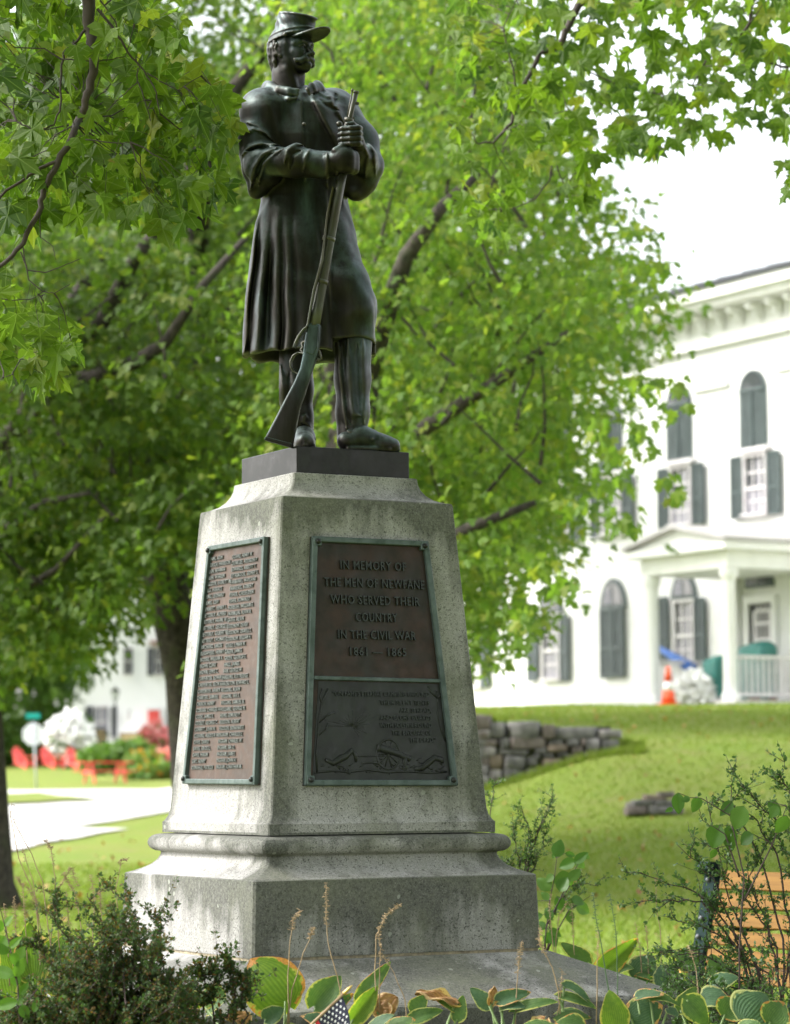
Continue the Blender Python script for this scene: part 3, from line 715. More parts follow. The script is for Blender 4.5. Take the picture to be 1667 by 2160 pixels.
# creases and edges
cr = [([(510, 335, -.12), (528, 314, -.18), (556, 304, -.20), (592, 309, -.22)], .008), ([(528, 398, -.14), (538, 360, -.20), (556, 330, -.24), (588, 316, -.25)], .009),
      ([(545, 388, -.20), (556, 352, -.26), (575, 330, -.27), (600, 322, -.27)], .007), ([(600, 345, -.36), (606, 322, -.34), (626, 307, -.31), (640, 310, -.31)], .010),
      ([(640, 360, -.38), (644, 335, -.38), (655, 314, -.35)], .006), ([(512, 290, -.10), (535, 276, -.17), (562, 282, -.20)], .007),
      ([(520, 262, -.12), (545, 268, -.17), (572, 292, -.20)], .005),
      ([(793, 372, -.09), (792, 335, -.12), (775, 305, -.14), (764, 296, -.16)], .008), ([(770, 375, -.15), (780, 345, -.16), (768, 318, -.2)], .007),
      ([(690, 318, -.40), (690, 372, -.40)], .008), ([(712, 316, -.41), (712, 374, -.40)], .006)]
for pts, r_ in cr: W.crease(PP(pts), r_*1.45, r_*1.35, 11.95)
for pts, r_ in [([(520, 322, -.17), (545, 312, -.22), (580, 318, -.26)], .007), ([(540, 375, -.22), (552, 342, -.27), (580, 326, -.28)], .007), ([(612, 350, -.40), (618, 325, -.38), (636, 318, -.36)], .006),
                ([(528, 275, -.17), (556, 284, -.19), (580, 302, -.19)], .004)]: W.crease(PP(pts), -r_*1.6, r_*1.3, 11.95)
# cape edge across his left breast, turned-down collar
W.step(PP([(648, 176, -.12), (660, 214, -.16), (680, 255, -.17), (702, 292, -.18), (718, 330, -.18)]), .022, .014, .085, 1)
W.crease(PP([(676, 226, 0), (690, 240, 0), (716, 246, 0)]), -.007, .010)
W.crease(PP([(684, 190, -.02), (704, 222, -.05), (726, 262, -.06)]), .010, .014)
W.crease(PP([(672, 200, -.02), (690, 212, -.05), (712, 206, -.06)]), .008, .010); W.crease(PP([(708, 200, 0), (710, 215, 0), (708, 240, 0)]), -.012, .008)
W.step(PP([(566, 200, 0), (574, 230, 0), (584, 265, 0), (596, 305, 0), (604, 330, 0)]), .009, .020, .06, -1)
W.step(PP([(640, 190, 0), (641, 240, 0), (643, 280, 0), (646, 330, 0)]), .006, .004, .03, -1)
W.step(PP([(697, 360, 0), (694, 430, 0), (700, 540, 0), (705, 780, 0)]), .012, .006, .06, -1)
for off_, rr_ in ((0, 1.0), (9, .95), (17, .8)):
    W.chain(PP([(565-off_*.3, 178+off_*.5, .05), (571-off_*.2, 182+off_*.6, -.055), (588, 188+off_*.8, -.115), (610, 192+off_, -.145-.0004*off_), (629-off_*.2, 190+off_, -.155)]), [.020*rr_, .020*rr_, .017*rr_, .015*rr_, .009*rr_], 0.010)
    W.chain(PP([(648+off_*.3, 188+off_*.7, -.145), (658+off_*.3, 181+off_*.6, -.115), (668+off_*.5, 180+off_*.5, -.06), (670+off_*.5, 178+off_*.5, .05)]), [.008*rr_, .015*rr_, .018*rr_, .020*rr_], 0.010)
W.crease(PP([(560, 200, 0), (582, 212, 0), (606, 220, 0), (626, 222, 0)]), -.006, .008)
for c_ in ((642, 262, -.195), (716, 262, -.19)): W.ell(P(*c_), (.012, .012, .012), None, 0.003)
def wrinkle(x, y, z): return 0.0016*(np.sin(31*x+17*z+3*np.sin(23*y+9*z))+np.sin(47*y-29*z+2*np.sin(19*x)))
W.op((-0.72, 11.4, 3.2), (0.05, 12.3, 4.6), wrinkle, mode='disp')
sculpt('overcoat', W, smooth=2)

# ---- trousers and shoes
T_ = Field((-0.50, 11.44, ZB-.02), (0.06, 12.08, 3.50), 0.0045)
T_.chain(PP([(622, 730, -.06), (622, 820, -.08), (629, 880, -.08), (638, 920, -.08)]), [.082, .078, .062, .052], 0.03)
T_.chain(PP([(746, 700, -.10), (744, 800, -.10), (744, 870, -.11), (742, 925, -.12)]), [.084, .075, .069, .064], 0.03)
for pts in ([(712, 715, -.24), (714, 770, -.24), (722, 840, -.25), (730, 900, -.25)], [(733, 710, -.26), (735, 760, -.26), (741, 840, -.27), (746, 868, -.27), (760, 872, -.25)], [(766, 710, -.2), (768, 760, -.2), (772, 840, -.19), (768, 890, -.2)],
            [(733, 905, -.26), (748, 912, -.27), (765, 900, -.25)], [(645, 870, -.2), (640, 885, -.22), (656, 900, -.2)], [(592, 770, -.15), (596, 840, -.15), (606, 880, -.14)]):
    T_.crease(PP(pts), .009, .014, 11.9)
for pts in ([(722, 720, -.25), (724, 780, -.25), (732, 860, -.26), (740, 890, -.26)], [(754, 720, -.25), (756, 780, -.25), (760, 860, -.25)], [(735, 918, -.26), (760, 916, -.25)], [(610, 780, -.2), (612, 860, -.19)], [(636, 890, -.2), (655, 915, -.18)]):
    T_.crease(PP(pts), -.007, .010, 11.9)
sculpt('trousers', T_)
S_ = Field((-0.50, 11.40, ZB-.001-.02), (0.14, 12.05, 3.12), 0.0035)
def shoe(F_, heel, toe, wd=.043):
    h_, t_ = np.array(heel, float), np.array(toe, float); d = t_-h_; Ln = np.linalg.norm(d); d /= Ln
    F_.cap((*h_, ZB+.045), (*(h_+d*.07), ZB+.055), .045, .046, .02)
    F_.cap((*(h_+d*.05), ZB+.075), (*(h_+d*.16), ZB+.036), .042, .036, .03)
    F_.cap((*(h_+d*.14), ZB+.036), (*(t_-d*.03), ZB+.028), .040, .034, .02)
    p_ = np.array([-d[1], d[0]])
    for s_ in (-1, 1): F_.cap((*(h_+d*.15+p_*s_*.012), ZB+.028), (*(t_-d*.045+p_*s_*.010), ZB+.024), .034, .028, .015)
    F_.chain([(*(h_+p_*s_*.03+d*q), ZB+.010) for s_ in (-1,) for q in (0, .12, Ln-.05)]+[(*(t_-d*.008), ZB+.011)]+[(*(h_+p_*.034+d*q), ZB+.010) for q in (Ln-.05, .12, 0)], .012, .006)
    F_.cap((*(h_+d*.155-p_*.03), ZB+.045), (*(h_+d*.155+p_*.03), ZB+.045), .012, .012, .01, 'sub') if False else None
    F_.chain([(*(h_+d*.10-p_*.045), ZB+.05), (*(h_+d*.12), ZB+.088), (*(h_+d*.10+p_*.045), ZB+.05)], .006, .008)
    F_.op((-1, 11, ZB-.05), (1, 12.3, ZB), lambda x, y, z: (z-ZB)+0*x+0*y, .001, 'sub')
a_ = P(738, 935, -.14); b_ = P(842, 940, -.14)
shoe(S_, (a_[0]-.01, 11.745), (b_[0], 11.785))
a_ = P(640, 935, -.1)
shoe(S_, (a_[0], 11.83), (a_[0]+.015, 11.585))
sculpt('shoes', S_)

# ---- head
HF = np.array([math.sin(R(54)), -math.cos(R(54)), 0]); HL_ = np.array([HF[1], -HF[0], 0]); HU = np.array([0, 0, 1.0])
HO = P(613, 104, -.01)
def h_(f, l, u): return HO + (HF*f + HL_*l + HU*u)*KP
HM = [HF, HL_, HU]
E_ = Field(HO-np.array([.16, .19, .24]), HO+np.array([.19, .17, .14]), 0.0026)
def he(f, l, u, r, k=.01, mode='add'): E_.ell(h_(f, l, u), np.array(r)*KP, HM, k, mode)
def hc(pts, rs, k=.008, mode='add'): E_.chain([h_(*p) for p in pts], [q*KP for q in rs], k, mode)
he(0, 0, 10, (48, 38, 44)); he(14, 0, -16, (33, 24, 36), .02)
hc([(31, 14, 2), (34, 13, -24), (32, 9, -42)], [14, 12, 9], .02); hc([(31, -14, 2), (34, -13, -24), (32, -9, -42)], [14, 12, 9], .02)
for s_ in (-1, 1):
    hc([(-2, s_*26, -20), (10, s_*20, -36), (36, s_*6, -47)], [9, 9, 8], .02); hc([(2, s_*26, 0), (8, s_*22, -28)], [8, 7], .03)
    hc([(44, s_*4, 4), (41, s_*17, 6), (32, s_*27, 2)], [6, 6, 5], .012)             # brow
    he(54, s_*15, -5, (12, 11, 9), .015, 'sub'); he(37, s_*15, -6, (9, 8, 7.5), .004)  # eye
    hc([(45, s_*8, -2), (46, s_*15, 0), (42, s_*23, -4)], [2.4, 2.6, 2.0], .003)    # upper lid
    hc([(45, s_*9, -11), (45, s_*15, -13), (41, s_*22, -10)], [2.0, 2.2, 1.8], .003)
    hc([(40, s_*14, -17), (28, s_*23, -14)], [6, 6], .02)                              # cheekbone
    hc([(50, s_*2, -28), (48, s_*11, -31), (42, s_*20, -37), (37, s_*27, -37), (35, s_*31, -33)], [6.5, 7.5, 6.5, 4.5, 2.2], .006)   # moustache
    for q in range(4): hc([(55-q, s_*(3+q*4), -27-q*1.5), (53-q*3, s_*(9+q*4), -36-q)], [1.6, 1.2], .003)
    he(53, s_*6.5, -22, (6, 5, 5), .006)
    # ear
    hc([(2, s_*36, -2), (-6, s_*39, 4), (-10, s_*39, -4), (-6, s_*38, -16), (1, s_*36, -22)], [3.2, 3.4, 3.4, 3.2, 4], .004)
    he(-3, s_*35, -8, (7, 4, 11), .006)
hc([(44, 0, 2), (51, 0, -9), (60, 0, -19)], [5, 4.8, 5.6], .006)
hc([(47, -7, -41), (49, 0, -42), (47, 7, -41)], [3.5, 4.5, 3.5], .006); hc([(45, 0, -44), (43, 0, -49)], [9, 7.5], .014)
hc([(48, 0, -42), (47, 0, -50)], [5, 4], .008)                                            # chin tuft
hc([(-14, 0, -34), (-10, 0, -60), (-8, 0, -108)], [29, 29, 36], .03); hc([(10, 22, -50), (20, 10, -90)], [9, 7], .02); hc([(10, -22, -50), (20, -10, -90)], [9, 7], .02)
hc([(12, 33, 14), (13, 32, 4), (11, 31, -4)], [4, 4, 2.5], .008); hc([(12, -33, 14), (13, -32, 4), (11, -31, -4)], [4, 4, 2.5], .008)   # sideburns
sculpt('head', E_)
# hair: wavy locks down to the nape
G_ = Field(HO-np.array([.16, .17, .16]), HO+np.array([.12, .15, .10]), 0.0026)
rh = random.Random(3)
for i in range(30):
    a = R(40 + 280*i/29.0)          # around the back of the head
    f0, l0 = -5+42*math.cos(a), 35*math.sin(a)
    if math.cos(a) > .02: continue
    k_end = -44 if math.cos(a) < -.3 else -26
    pts = []
    for j in range(5):
        q = j/4; wob = rh.uniform(-3.0, 3.0)
        s_ = 1.05 - .20*q*q
        pts.append(h_(f0*s_*1.02 + wob, l0*s_ + rh.uniform(-2, 2), 14 + (k_end-14)*q))
    G_.chain(pts, [5*KP, 6*KP, 6*KP, 5*KP, 2.5*KP], .004)
sculpt('hair', G_)
# kepi
K_ = Field(HO-np.array([.14, .16, .02]), HO+np.array([.22, .16, .19]), 0.0028)
B0, T0 = np.array([4., 0, 22]), np.array([17., 0, 64])
def crown(x, y, z):
    X, Y, Z = (x-HO[0])/KP, (y-HO[1])/KP, (z-HO[2])/KP
    f, l, u = X*HF[0]+Y*HF[1]+0*Z, X*HL_[0]+Y*HL_[1]+0*Z, Z+0*X+0*Y
    tt = np.clip((u-B0[2])/(T0[2]-B0[2]), -.3, 1.4)
    cf = B0[0]+(T0[0]-B0[0])*tt; rf = 53-6*tt - 3.5*np.exp(-((tt-.55)/.25)**2); rl = 44-7*tt - 3*np.exp(-((tt-.55)/.25)**2)
    d = (np.sqrt(((f-cf)/rf)**2+(l/rl)**2)-1)*40
    d = d - 1.6*np.exp(-((u-(B0[2]+8+.14*f))/2.0)**2) - 1.8*np.exp(-((u-(74-.24*f))/2.2)**2) + 1.0*np.sin(f*.35+u*.25)*np.clip(tt, 0, 1)
    top = u-(77-.24*f); bot = (16+.14*f)-u
    rec = np.sqrt((f-cf)**2+(l*1.2)**2)-38
    top = np.maximum(top, -np.maximum(rec, -(top+4)))
    return np.maximum(np.maximum(d, top), bot)*KP
K_.op(HO-.2, HO+.25, crown, .004, margin=.01)
def visor(x, y, z):
    X, Y, Z = (x-HO[0])/KP, (y-HO[1])/KP, (z-HO[2])/KP
    f, l, u = X*HF[0]+Y*HF[1]+0*Z, X*HL_[0]+Y*HL_[1]+0*Z, Z+0*X+0*Y
    disc = (np.sqrt(((f-45)/58)**2+(l/34)**2)-1)*38
    sheet_ = np.abs(u-(22+.13*(f-40)-(l/34)**2*5))-2.4
    return np.maximum(np.maximum(disc, sheet_), 12-f)*KP
K_.op(HO-.2, HO+.25, visor, .006, margin=.01)
for s_ in (-1, 1): K_.ell(h_(20, s_*44, 20), np.array([5, 4, 5])*KP, HM, .002)
K_.chain([h_(52*math.cos(a)+4, 45*math.sin(a), 21+.14*52*math.cos(a)) for a in np.linspace(R(-68), R(68), 11)], 2.2*KP, .003)
sculpt('kepi', K_)

# ---- hands
Hn = Field((-0.32, 11.36, 4.10), (-0.06, 11.74, 4.36), 0.003)
Hn.ell(P(750, 288, -.335), (.028, .035, .050), None, .02); Hn.chain(PP([(752, 300, -.33), (762, 325, -.27)]), [.034, .036], .02)
for i, (y_, r_) in enumerate([(271, 6.2), (282, 6.6), (293, 6.4), (303.5, 5.6)]):
    Hn.chain(PP([(760, y_, -.35), (756, y_-1, -.385), (740, y_, -.400), (723, y_+1, -.388), (717, y_+2, -.368)]), [r_*KP, r_*KP*1.05, r_*KP, r_*KP*.95, r_*KP*.8], .004)
Hn.chain(PP([(752, 268, -.34), (744, 262, -.375), (733, 262, -.388)]), [.013, .012, .010], .008)
sculpt('hand', Hn)
Hm = Field((-0.36, 11.38, 4.00), (-0.08, 11.72, 4.26), 0.003)
Hm.ell(P(723, 335, -.388), (.048, .038, .056), None, .02); Hm.chain(PP([(690, 343, -.36), (715, 340, -.375)]), [.046, .044], .02)
for i, (y_, r_) in enumerate([(324, 6.6), (335, 7.0), (346, 6.6), (356, 5.8)]):
    Hm.chain(PP([(722, y_, -.398), (738, y_+1, -.392), (748, y_+3, -.365), (744, y_+5, -.335), (732, y_+6, -.325)]), [r_*KP*1.1, r_*KP*1.05, r_*KP, r_*KP*.9, r_*KP*.75], .022)
Hm.chain(PP([(708, 318, -.40), (722, 309, -.395), (737, 308, -.385)]), [.016, .013, .010], .010)
sculpt('hand', Hm)

# ---- rifle
RY = -.355
def rpix(u, v, d=RY): return Sinv @ Vector(P(u, v, d))
rf = MB().tube([rpix(*p) for p in [(725, 352), (705, 452), (688, 545), (670, 648), (660, 700)]], [.021, .023, .024, .025, .027], 12).build('rifle', m_bronze, stat, True)
rf['label'] = 'long rifle standing butt down, muzzle up between the hands'
MB().tube([rpix(751.5, 194), rpix(737, 256), rpix(724, 352), rpix(690, 535), rpix(664, 672)], [.0105, .0112, .012, .0125, .013], 12).tube([rpix(751.9, 192.5), rpix(751, 197)], [.0118, .0118], 12).build('barrel', m_bronze, rf, True)
MB().tube([rpix(738, 252), rpix(734, 268), rpix(727, 300), rpix(724, 352)], [.0165, .018, .018, .020], 12).build('forestock', m_bronze, rf, True)
MB().tube([rpix(743.5, 190, RY-.012), rpix(731, 258, RY-.012)], [.003, .003], 7).tube([rpix(743.8, 188, RY-.012), rpix(743.1, 193, RY-.012)], [.0052, .0052], 7).build('ramrod', m_bronze, rf, True)
MB().box(tuple(rpix(754, 218)), (.014, .006, .012)).build('front_sight', m_bronze, rf); MB().box(tuple(rpix(743, 250)), (.020, .008, .010)).build('band_spring', m_bronze, rf)
for u_, v_ in ((737, 250), (695, 500), (680, 590)):
    d_ = Vector(rpix(u_-2, v_+8)) - Vector(rpix(u_, v_)); c_ = rpix(u_, v_)
    MB().tube([c_, c_+d_], [.021 if v_ < 300 else .028]*2, 14).build('barrel_band', m_bronze, rf, True)
# stock: outline in the rifle's plane, real thickness, rounded
def slab_px(poly, th, d=RY):
    a = [Vector(P(u, v, d)) for u, v in poly]; n = Vector((0.15, 1, 0)).normalized()*th/2
    vs = [Sinv @ (p-n) for p in a] + [Sinv @ (p+n) for p in a]; k = len(poly)
    return MB().add(vs, [tuple(range(k)), tuple(range(k, 2*k))[::-1]] + [(i, i+k, (i+1) % k+k, (i+1) % k) for i in range(k)])
slab_px([(651, 680), (678, 684), (676, 716), (671, 748), (660, 780), (652, 805), (633, 862), (617, 943), (592, 938), (560, 925), (580, 887), (603, 842), (622, 806), (634, 778), (640, 748), (645, 712)], .052).build('stock', m_bronze, rf, bevel=.014, seg=4).data.polygons.foreach_set('use_smooth', [True]*18)
slab_px([(652, 686), (675, 690), (672, 735), (664, 752), (648, 745), (650, 712)], .062).build('lock_plate', m_bronze, rf, bevel=.004, seg=2)
slab_px([(563, 922), (618, 936), (616, 945), (559, 929)], .056).build('butt_plate', m_bronze, rf, bevel=.004, seg=2)
MB().tube([rpix(*p) for p in [(667, 735), (674, 742), (678, 757), (672, 760), (667, 754)]], [.006, .007, .005, .006, .005], 8).tube([rpix(660, 752), rpix(677, 759)], [.005, .004], 8).build('hammer', m_bronze, rf, True)
def ribbon(pts, w, th, name, d=RY):
    """flat strap following photo points; w is its width across the depth, th its thickness"""
    ps = [Vector(P(*p)) if len(p) == 3 else Vector(P(p[0], p[1], d)) for p in pts]; mb = MB()
    for i, p in enumerate(ps):
        tg = (ps[min(i+1, len(ps)-1)]-ps[max(i-1, 0)]).normalized(); side = Vector((0.3, 1, 0)).normalized(); nn = tg.cross(side).normalized()
        for a_, b_ in ((-1, -1), (1, -1), (1, 1), (-1, 1)): mb.v.append(tuple(Sinv @ (p+side*a_*w/2+nn*b_*th/2)))
        if i:
            for k in range(4): mb.f.append(((i-1)*4+k, (i-1)*4+(k+1) % 4, i*4+(k+1) % 4, i*4+k))
    mb.f += [(0, 1, 2, 3), tuple(len(mb.v)-4+k for k in (3, 2, 1, 0))]
    return mb.build(name, m_bronze, rf, True)
ribbon([(704, 395, -.375), (692, 450, -.38), (686, 500, -.385), (681, 548, -.39), (672, 580, -.39), (663, 612, -.39), (656, 650, -.385), (651, 682, -.38), (645, 700, -.38)], .026, .005, 'sling')
ribbon([(650, 688, -.39), (640, 697, -.392), (631, 710, -.392), (625, 722, -.392), (621, 733, -.39)], .030, .006, 'sling_end')
ribbon([(641, 746), (630, 744), (620, 750), (614, 762), (614, 774), (620, 784), (632, 790)], .024, .005, 'trigger_guard')
ribbon([(645, 720), (637, 724), (640, 732), (635, 738), (642, 746)], .014, .009, 'trigger')
# ------------------------------------------------------------------ maple leaves and trees
def mirror(half):
    return half + [(-x, y) for x, y in half[-2:0:-1]]
LEAF_A = mirror([(0, 0), (.16, -.05), (.34, -.12), (.29, .03), (.45, .06), (.62, .28), (.46, .30), (.42, .42), (.17, .38), (.19, .55), (.31, .66), (.14, .70), (0, 1.0)])
LEAF_B = mirror([(0, 0), (.33, -.09), (.28, .10), (.60, .32), (.18, .42), (.27, .66), (0, 1.0)])
def leaf_local(outline, seed=0, cup=.25, droop=.25, wob=.05):
    r = random.Random(seed); a, b = cup*r.uniform(.3, 1.4), droop*r.uniform(.2, 1.5); ph = r.uniform(0, 6.28)
    def z(x, y): return -a*abs(x)*(1 if seed % 3 else -.6) - b*y*y + wob*math.sin(7*x+ph)*math.cos(6*y+ph)
    vs = [(0, .3, z(0, .3)+.01)] + [(x, y, z(x, y)) for x, y in outline]
    n = len(outline); return np.array(vs), np.array([(0, i+1, (i+1) % n+1) for i in range(n)])
def basis(tip, nor):
    """rows: x, y (tip direction), z (normal) for arrays of vectors"""
    tip = tip/np.linalg.norm(tip, axis=1, keepdims=True)
    x = np.cross(tip, nor); x /= np.linalg.norm(x, axis=1, keepdims=True)+1e-9
    z = np.cross(x, tip); return x, tip, z
def scatter(outline, pos, tip, nor, size, nvar=5, **kw):
    x, y, z = basis(tip, nor); V = []; F = []; UV = []; b = 0
    for k in range(nvar):
        lv, lf = leaf_local(outline, k, **kw); sel = np.arange(len(pos)) % nvar == k
        if not sel.any(): continue
        p, X, Y, Z, s = pos[sel], x[sel], y[sel], z[sel], size[sel]
        v = p[:, None] + s[:, None, None]*(lv[None, :, 0:1]*X[:, None]+lv[None, :, 1:2]*Y[:, None]+lv[None, :, 2:3]*Z[:, None])
        n, m = v.shape[:2]; UV.append(np.tile(lv[:, :2], (n, 1))); V.append(v.reshape(-1, 3)); F.append((lf[None]+(np.arange(n)*m)[:, None, None]+b).reshape(-1, 3)); b += n*m
    scatter.uv = np.concatenate(UV); return np.concatenate(V), np.concatenate(F)
def inside(poly, u, v):
    c = np.zeros(u.shape, bool); n = len(poly)
    for i in range(n):
        x1, y1 = poly[i]; x2, y2 = poly[(i+1) % n]
        if y1 == y2: continue
        c ^= ((y1 > v) != (y2 > v)) & (u < (x2-x1)*(v-y1)/(y2-y1)+x1)
    return c
def in_poly(poly, n, rng):
    us = [p[0] for p in poly]; vs = [p[1] for p in poly]; U = []; V = []
    while len(U) < n:
        u = rng.uniform(min(us), max(us), n*2); v = rng.uniform(min(vs), max(vs), n*2); k = inside(poly, u, v)
        U += list(u[k]); V += list(v[k])
    return np.array(U[:n]), np.array(V[:n])
def pix_arr(u, v, Y):
    u = u-833.5; v = v-1080.0; u0 = CR*u+SR*v; v0 = -SR*u+CR*v
    x, y, z = u0/FPX, 1.0, -v0/FPX; dx, dy, dz = x, y*CT-z*ST, y*ST+z*CT; s = Y/dy
    return np.stack([dx*s, Y+0*dx, CAMZ+dz*s], 1)
m_bark = speckled('maple_bark', (0.022, 0.018, 0.015), (0.070, 0.058, 0.048), 14, 0.95, 0.8, 0.03, extra=((0.05, 0.06, 0.03), 3, .55, .75))
t = NT(m_bark)
m_twig = mat('twig_bark', (0.045, 0.034, 0.028), 0.85)
G1 = [(0.062, 0.118, 0.018), (0.088, 0.155, 0.022), (0.115, 0.18, 0.028), (0.07, 0.13, 0.024), (0.18, 0.22, 0.03)]
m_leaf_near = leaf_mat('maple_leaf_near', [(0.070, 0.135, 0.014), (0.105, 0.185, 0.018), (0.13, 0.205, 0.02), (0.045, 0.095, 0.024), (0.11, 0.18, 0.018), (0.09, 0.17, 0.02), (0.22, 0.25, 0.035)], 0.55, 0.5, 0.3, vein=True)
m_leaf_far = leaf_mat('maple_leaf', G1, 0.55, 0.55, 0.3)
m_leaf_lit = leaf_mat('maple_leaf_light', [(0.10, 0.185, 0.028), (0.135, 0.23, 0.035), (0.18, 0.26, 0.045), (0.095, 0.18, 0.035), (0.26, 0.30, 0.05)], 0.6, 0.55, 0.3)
m_leaf_back = leaf_mat('distant_leaf', [(0.06, 0.13, 0.02), (0.09, 0.17, 0.03), (0.12, 0.20, 0.04)], 0.5)

def limb(mb, pts, r0, r1, n=8, jit=.0):
    k = len(pts); mb.tube(pts, [r0+(r1-r0)*i/(k-1) for i in range(k)], n); return mb
def wig(a, b, n, amp, rnd):
    a, b = Vector(a), Vector(b); L = (b-a).length
    return [a.lerp(b, i/n) + (Vector((rnd.uniform(-1, 1), rnd.uniform(-1, 1), rnd.uniform(-1, 1)))*amp*L*math.sin(math.pi*i/n)) for i in range(n+1)]

def background_maple(name, label, poly, Yr, trunk_px, limbs_px, N, size, m, r0, seed, clump=(.75, .28, 46), extra=()):
    rng = np.random.default_rng(seed); rd = random.Random(seed)
    tp = [pix(u, v, Y) for u, v, Y in trunk_px]
    base = Vector((tp[0].x, tp[0].y, H(tp[0].x, tp[0].y)-.1))
    root = empty(name, (0, 0, 0)); tag(root, label, 'tree')
    root.location = base
    inv = Matrix.Translation(-base)
    pts = [base, base+Vector((0, 0, .35))] + tp[1:]
    mb = MB(); mb.tube([inv @ p for p in pts], [r0*1.55, r0*1.12]+[r0*(1-.5*i/len(pts)) for i in range(len(tp)-1)], 14)
    mb.build('trunk', m_bark, root, True)
    for lp_, ra, rb in limbs_px:
        mb = MB(); mb.tube([inv @ pix(*p) for p in lp_], [ra+(rb-ra)*i/(len(lp_)-1) for i in range(len(lp_))], 9)
        mb.build('limb', m_bark, root, True)
    M = N//clump[2]
    u, v = in_poly(poly, M, rng); Yc = rng.uniform(Yr[0], Yr[1], M)
    C = pix_arr(u, v, Yc)
    pos = np.repeat(C, clump[2], 0); n = len(pos)
    g = rng.normal(0, 1, (n, 3)); g /= np.linalg.norm(g, axis=1, keepdims=True); g *= rng.random((n, 1))**.45
    sc = np.repeat(rng.uniform(.6, 1.25, (M, 1)), clump[2], 0)
    pos = pos + g*sc*np.array([clump[0], clump[0], clump[1]]) - np.array([0, 0, 1])*(g[:, :1]**2+g[:, 1:2]**2)*.22
    out = np.stack([g[:, 0], g[:, 1], -0.55+0*g[:, 0]], 1)+rng.normal(0, .45, (n, 3))
    nor = np.array([0, -.25, 1.0])+rng.normal(0, .5, (n, 3))
    sz = size*rng.uniform(.7, 1.2, n)
    V, F = scatter(LEAF_B, pos, out, nor, sz, 5)
    V = V-np.array(base)
    o = link('foliage', mesh_data('foliage', V, F, m), root); o['kind'] = 'stuff'
    # twigs reaching into the clumps
    cu_, cv_ = sum(p[0] for p in poly)/len(poly), sum(p[1] for p in poly)/len(poly); shr = [(cu_+(p[0]-cu_)*.86, cv_+(p[1]-cv_)*.86) for p in poly]
    mb = MB()
    for c_ in C[::3]:
        c_ = Vector(c_)-base
        q = c_+Vector((rd.uniform(-.9, .9), rd.uniform(-.3, .6), -rd.uniform(.4, 1.1)))
        if not inside(shr, *[np.array([w_]) for w_ in proj(q+base)])[0]: continue
        mb.tube(wig(q, c_, 3, .06, rd), [.022, .015, .010, .005], 5, False)
    tw = mb.build('twigs', m_bark, root); tw['kind'] = 'stuff'
    return root

background_maple('maple_tree', 'large maple at the left edge with forked dark limbs, trunk foot on the lawn',
    [(-160, 380), (300, 430), (430, 640), (450, 900), (400, 1120), (300, 1170), (245, 1265), (110, 1395), (50, 1380), (-160, 1450)], (25.4, 33),
    [(-48, 1900, 28), (-52, 1700, 28), (-62, 1450, 28), (-60, 1150, 28), (-45, 980, 28)],
    [([(-60, 1090, 28), (-15, 960, 27.6), (45, 885, 27.2), (120, 800, 27), (215, 680, 26.8), (285, 545, 26.6), (345, 468, 26.5), (440, 350, 26.5)], .15, .04),
     ([(110, 812, 27), (200, 798, 26.6), (290, 762, 26.2), (350, 722, 26), (430, 600, 26), (520, 500, 26)], .10, .03),
     ([(45, 885, 27.2), (110, 700, 27.5), (200, 560, 28), (240, 500, 28)], .09, .04), ([(-50, 1200, 28), (10, 1120, 27), (90, 1060, 26.5), (190, 1040, 26)], .07, .02),
     ([(-50, 1330, 28), (20, 1260, 27), (120, 1200, 26.5), (220, 1090, 26)], .06, .02)], 24000, .108, m_leaf_far, .34, 11)
background_maple('maple_tree', 'tall leaning maple behind the pedestal, its bare trunk just left of the names plaque',
    [(120, -160), (720, -160), (780, 300), (720, 700), (640, 1000), (470, 1120), (400, 1205), (330, 1215), (300, 1180), (300, 1100), (200, 700), (60, 300)], (30.2, 40),
    [(428, 1640, 31), (398, 1430, 31), (368, 1300, 31), (330, 1150, 31), (285, 990, 31), (240, 850, 31), (205, 700, 31)],
    [([(398, 1430, 31), (396, 1300, 31.4), (400, 1150, 32), (420, 950, 32), (415, 750, 32), (412, 540, 32), (400, 300, 32)], .12, .07),
     ([(415, 560, 32), (440, 300, 31.5), (500, 180, 31), (570, 90, 31), (650, -10, 31)], .12, .06), ([(412, 800, 32), (500, 620, 32), (600, 520, 32)], .06, .03)], 25000, .108, m_leaf_far, .27, 12)
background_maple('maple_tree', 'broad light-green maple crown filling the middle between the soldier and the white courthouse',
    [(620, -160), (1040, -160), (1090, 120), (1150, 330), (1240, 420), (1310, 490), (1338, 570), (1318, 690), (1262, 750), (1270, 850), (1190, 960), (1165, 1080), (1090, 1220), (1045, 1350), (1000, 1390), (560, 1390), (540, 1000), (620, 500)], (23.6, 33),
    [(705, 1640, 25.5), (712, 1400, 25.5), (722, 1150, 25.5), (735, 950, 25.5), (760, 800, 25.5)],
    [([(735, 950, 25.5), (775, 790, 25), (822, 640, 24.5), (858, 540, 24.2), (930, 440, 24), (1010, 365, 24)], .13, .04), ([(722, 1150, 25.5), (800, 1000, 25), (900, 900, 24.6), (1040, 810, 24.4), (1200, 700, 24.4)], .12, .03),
     ([(735, 950, 25.5), (700, 750, 25.5), (690, 500, 26), (640, 250, 26)], .12, .05), ([(715, 1300, 25.5), (850, 1180, 25), (1000, 1110, 24.6), (1130, 1060, 24.5)], .10, .03)], 38000, .092, m_leaf_lit, .26, 13,
    )
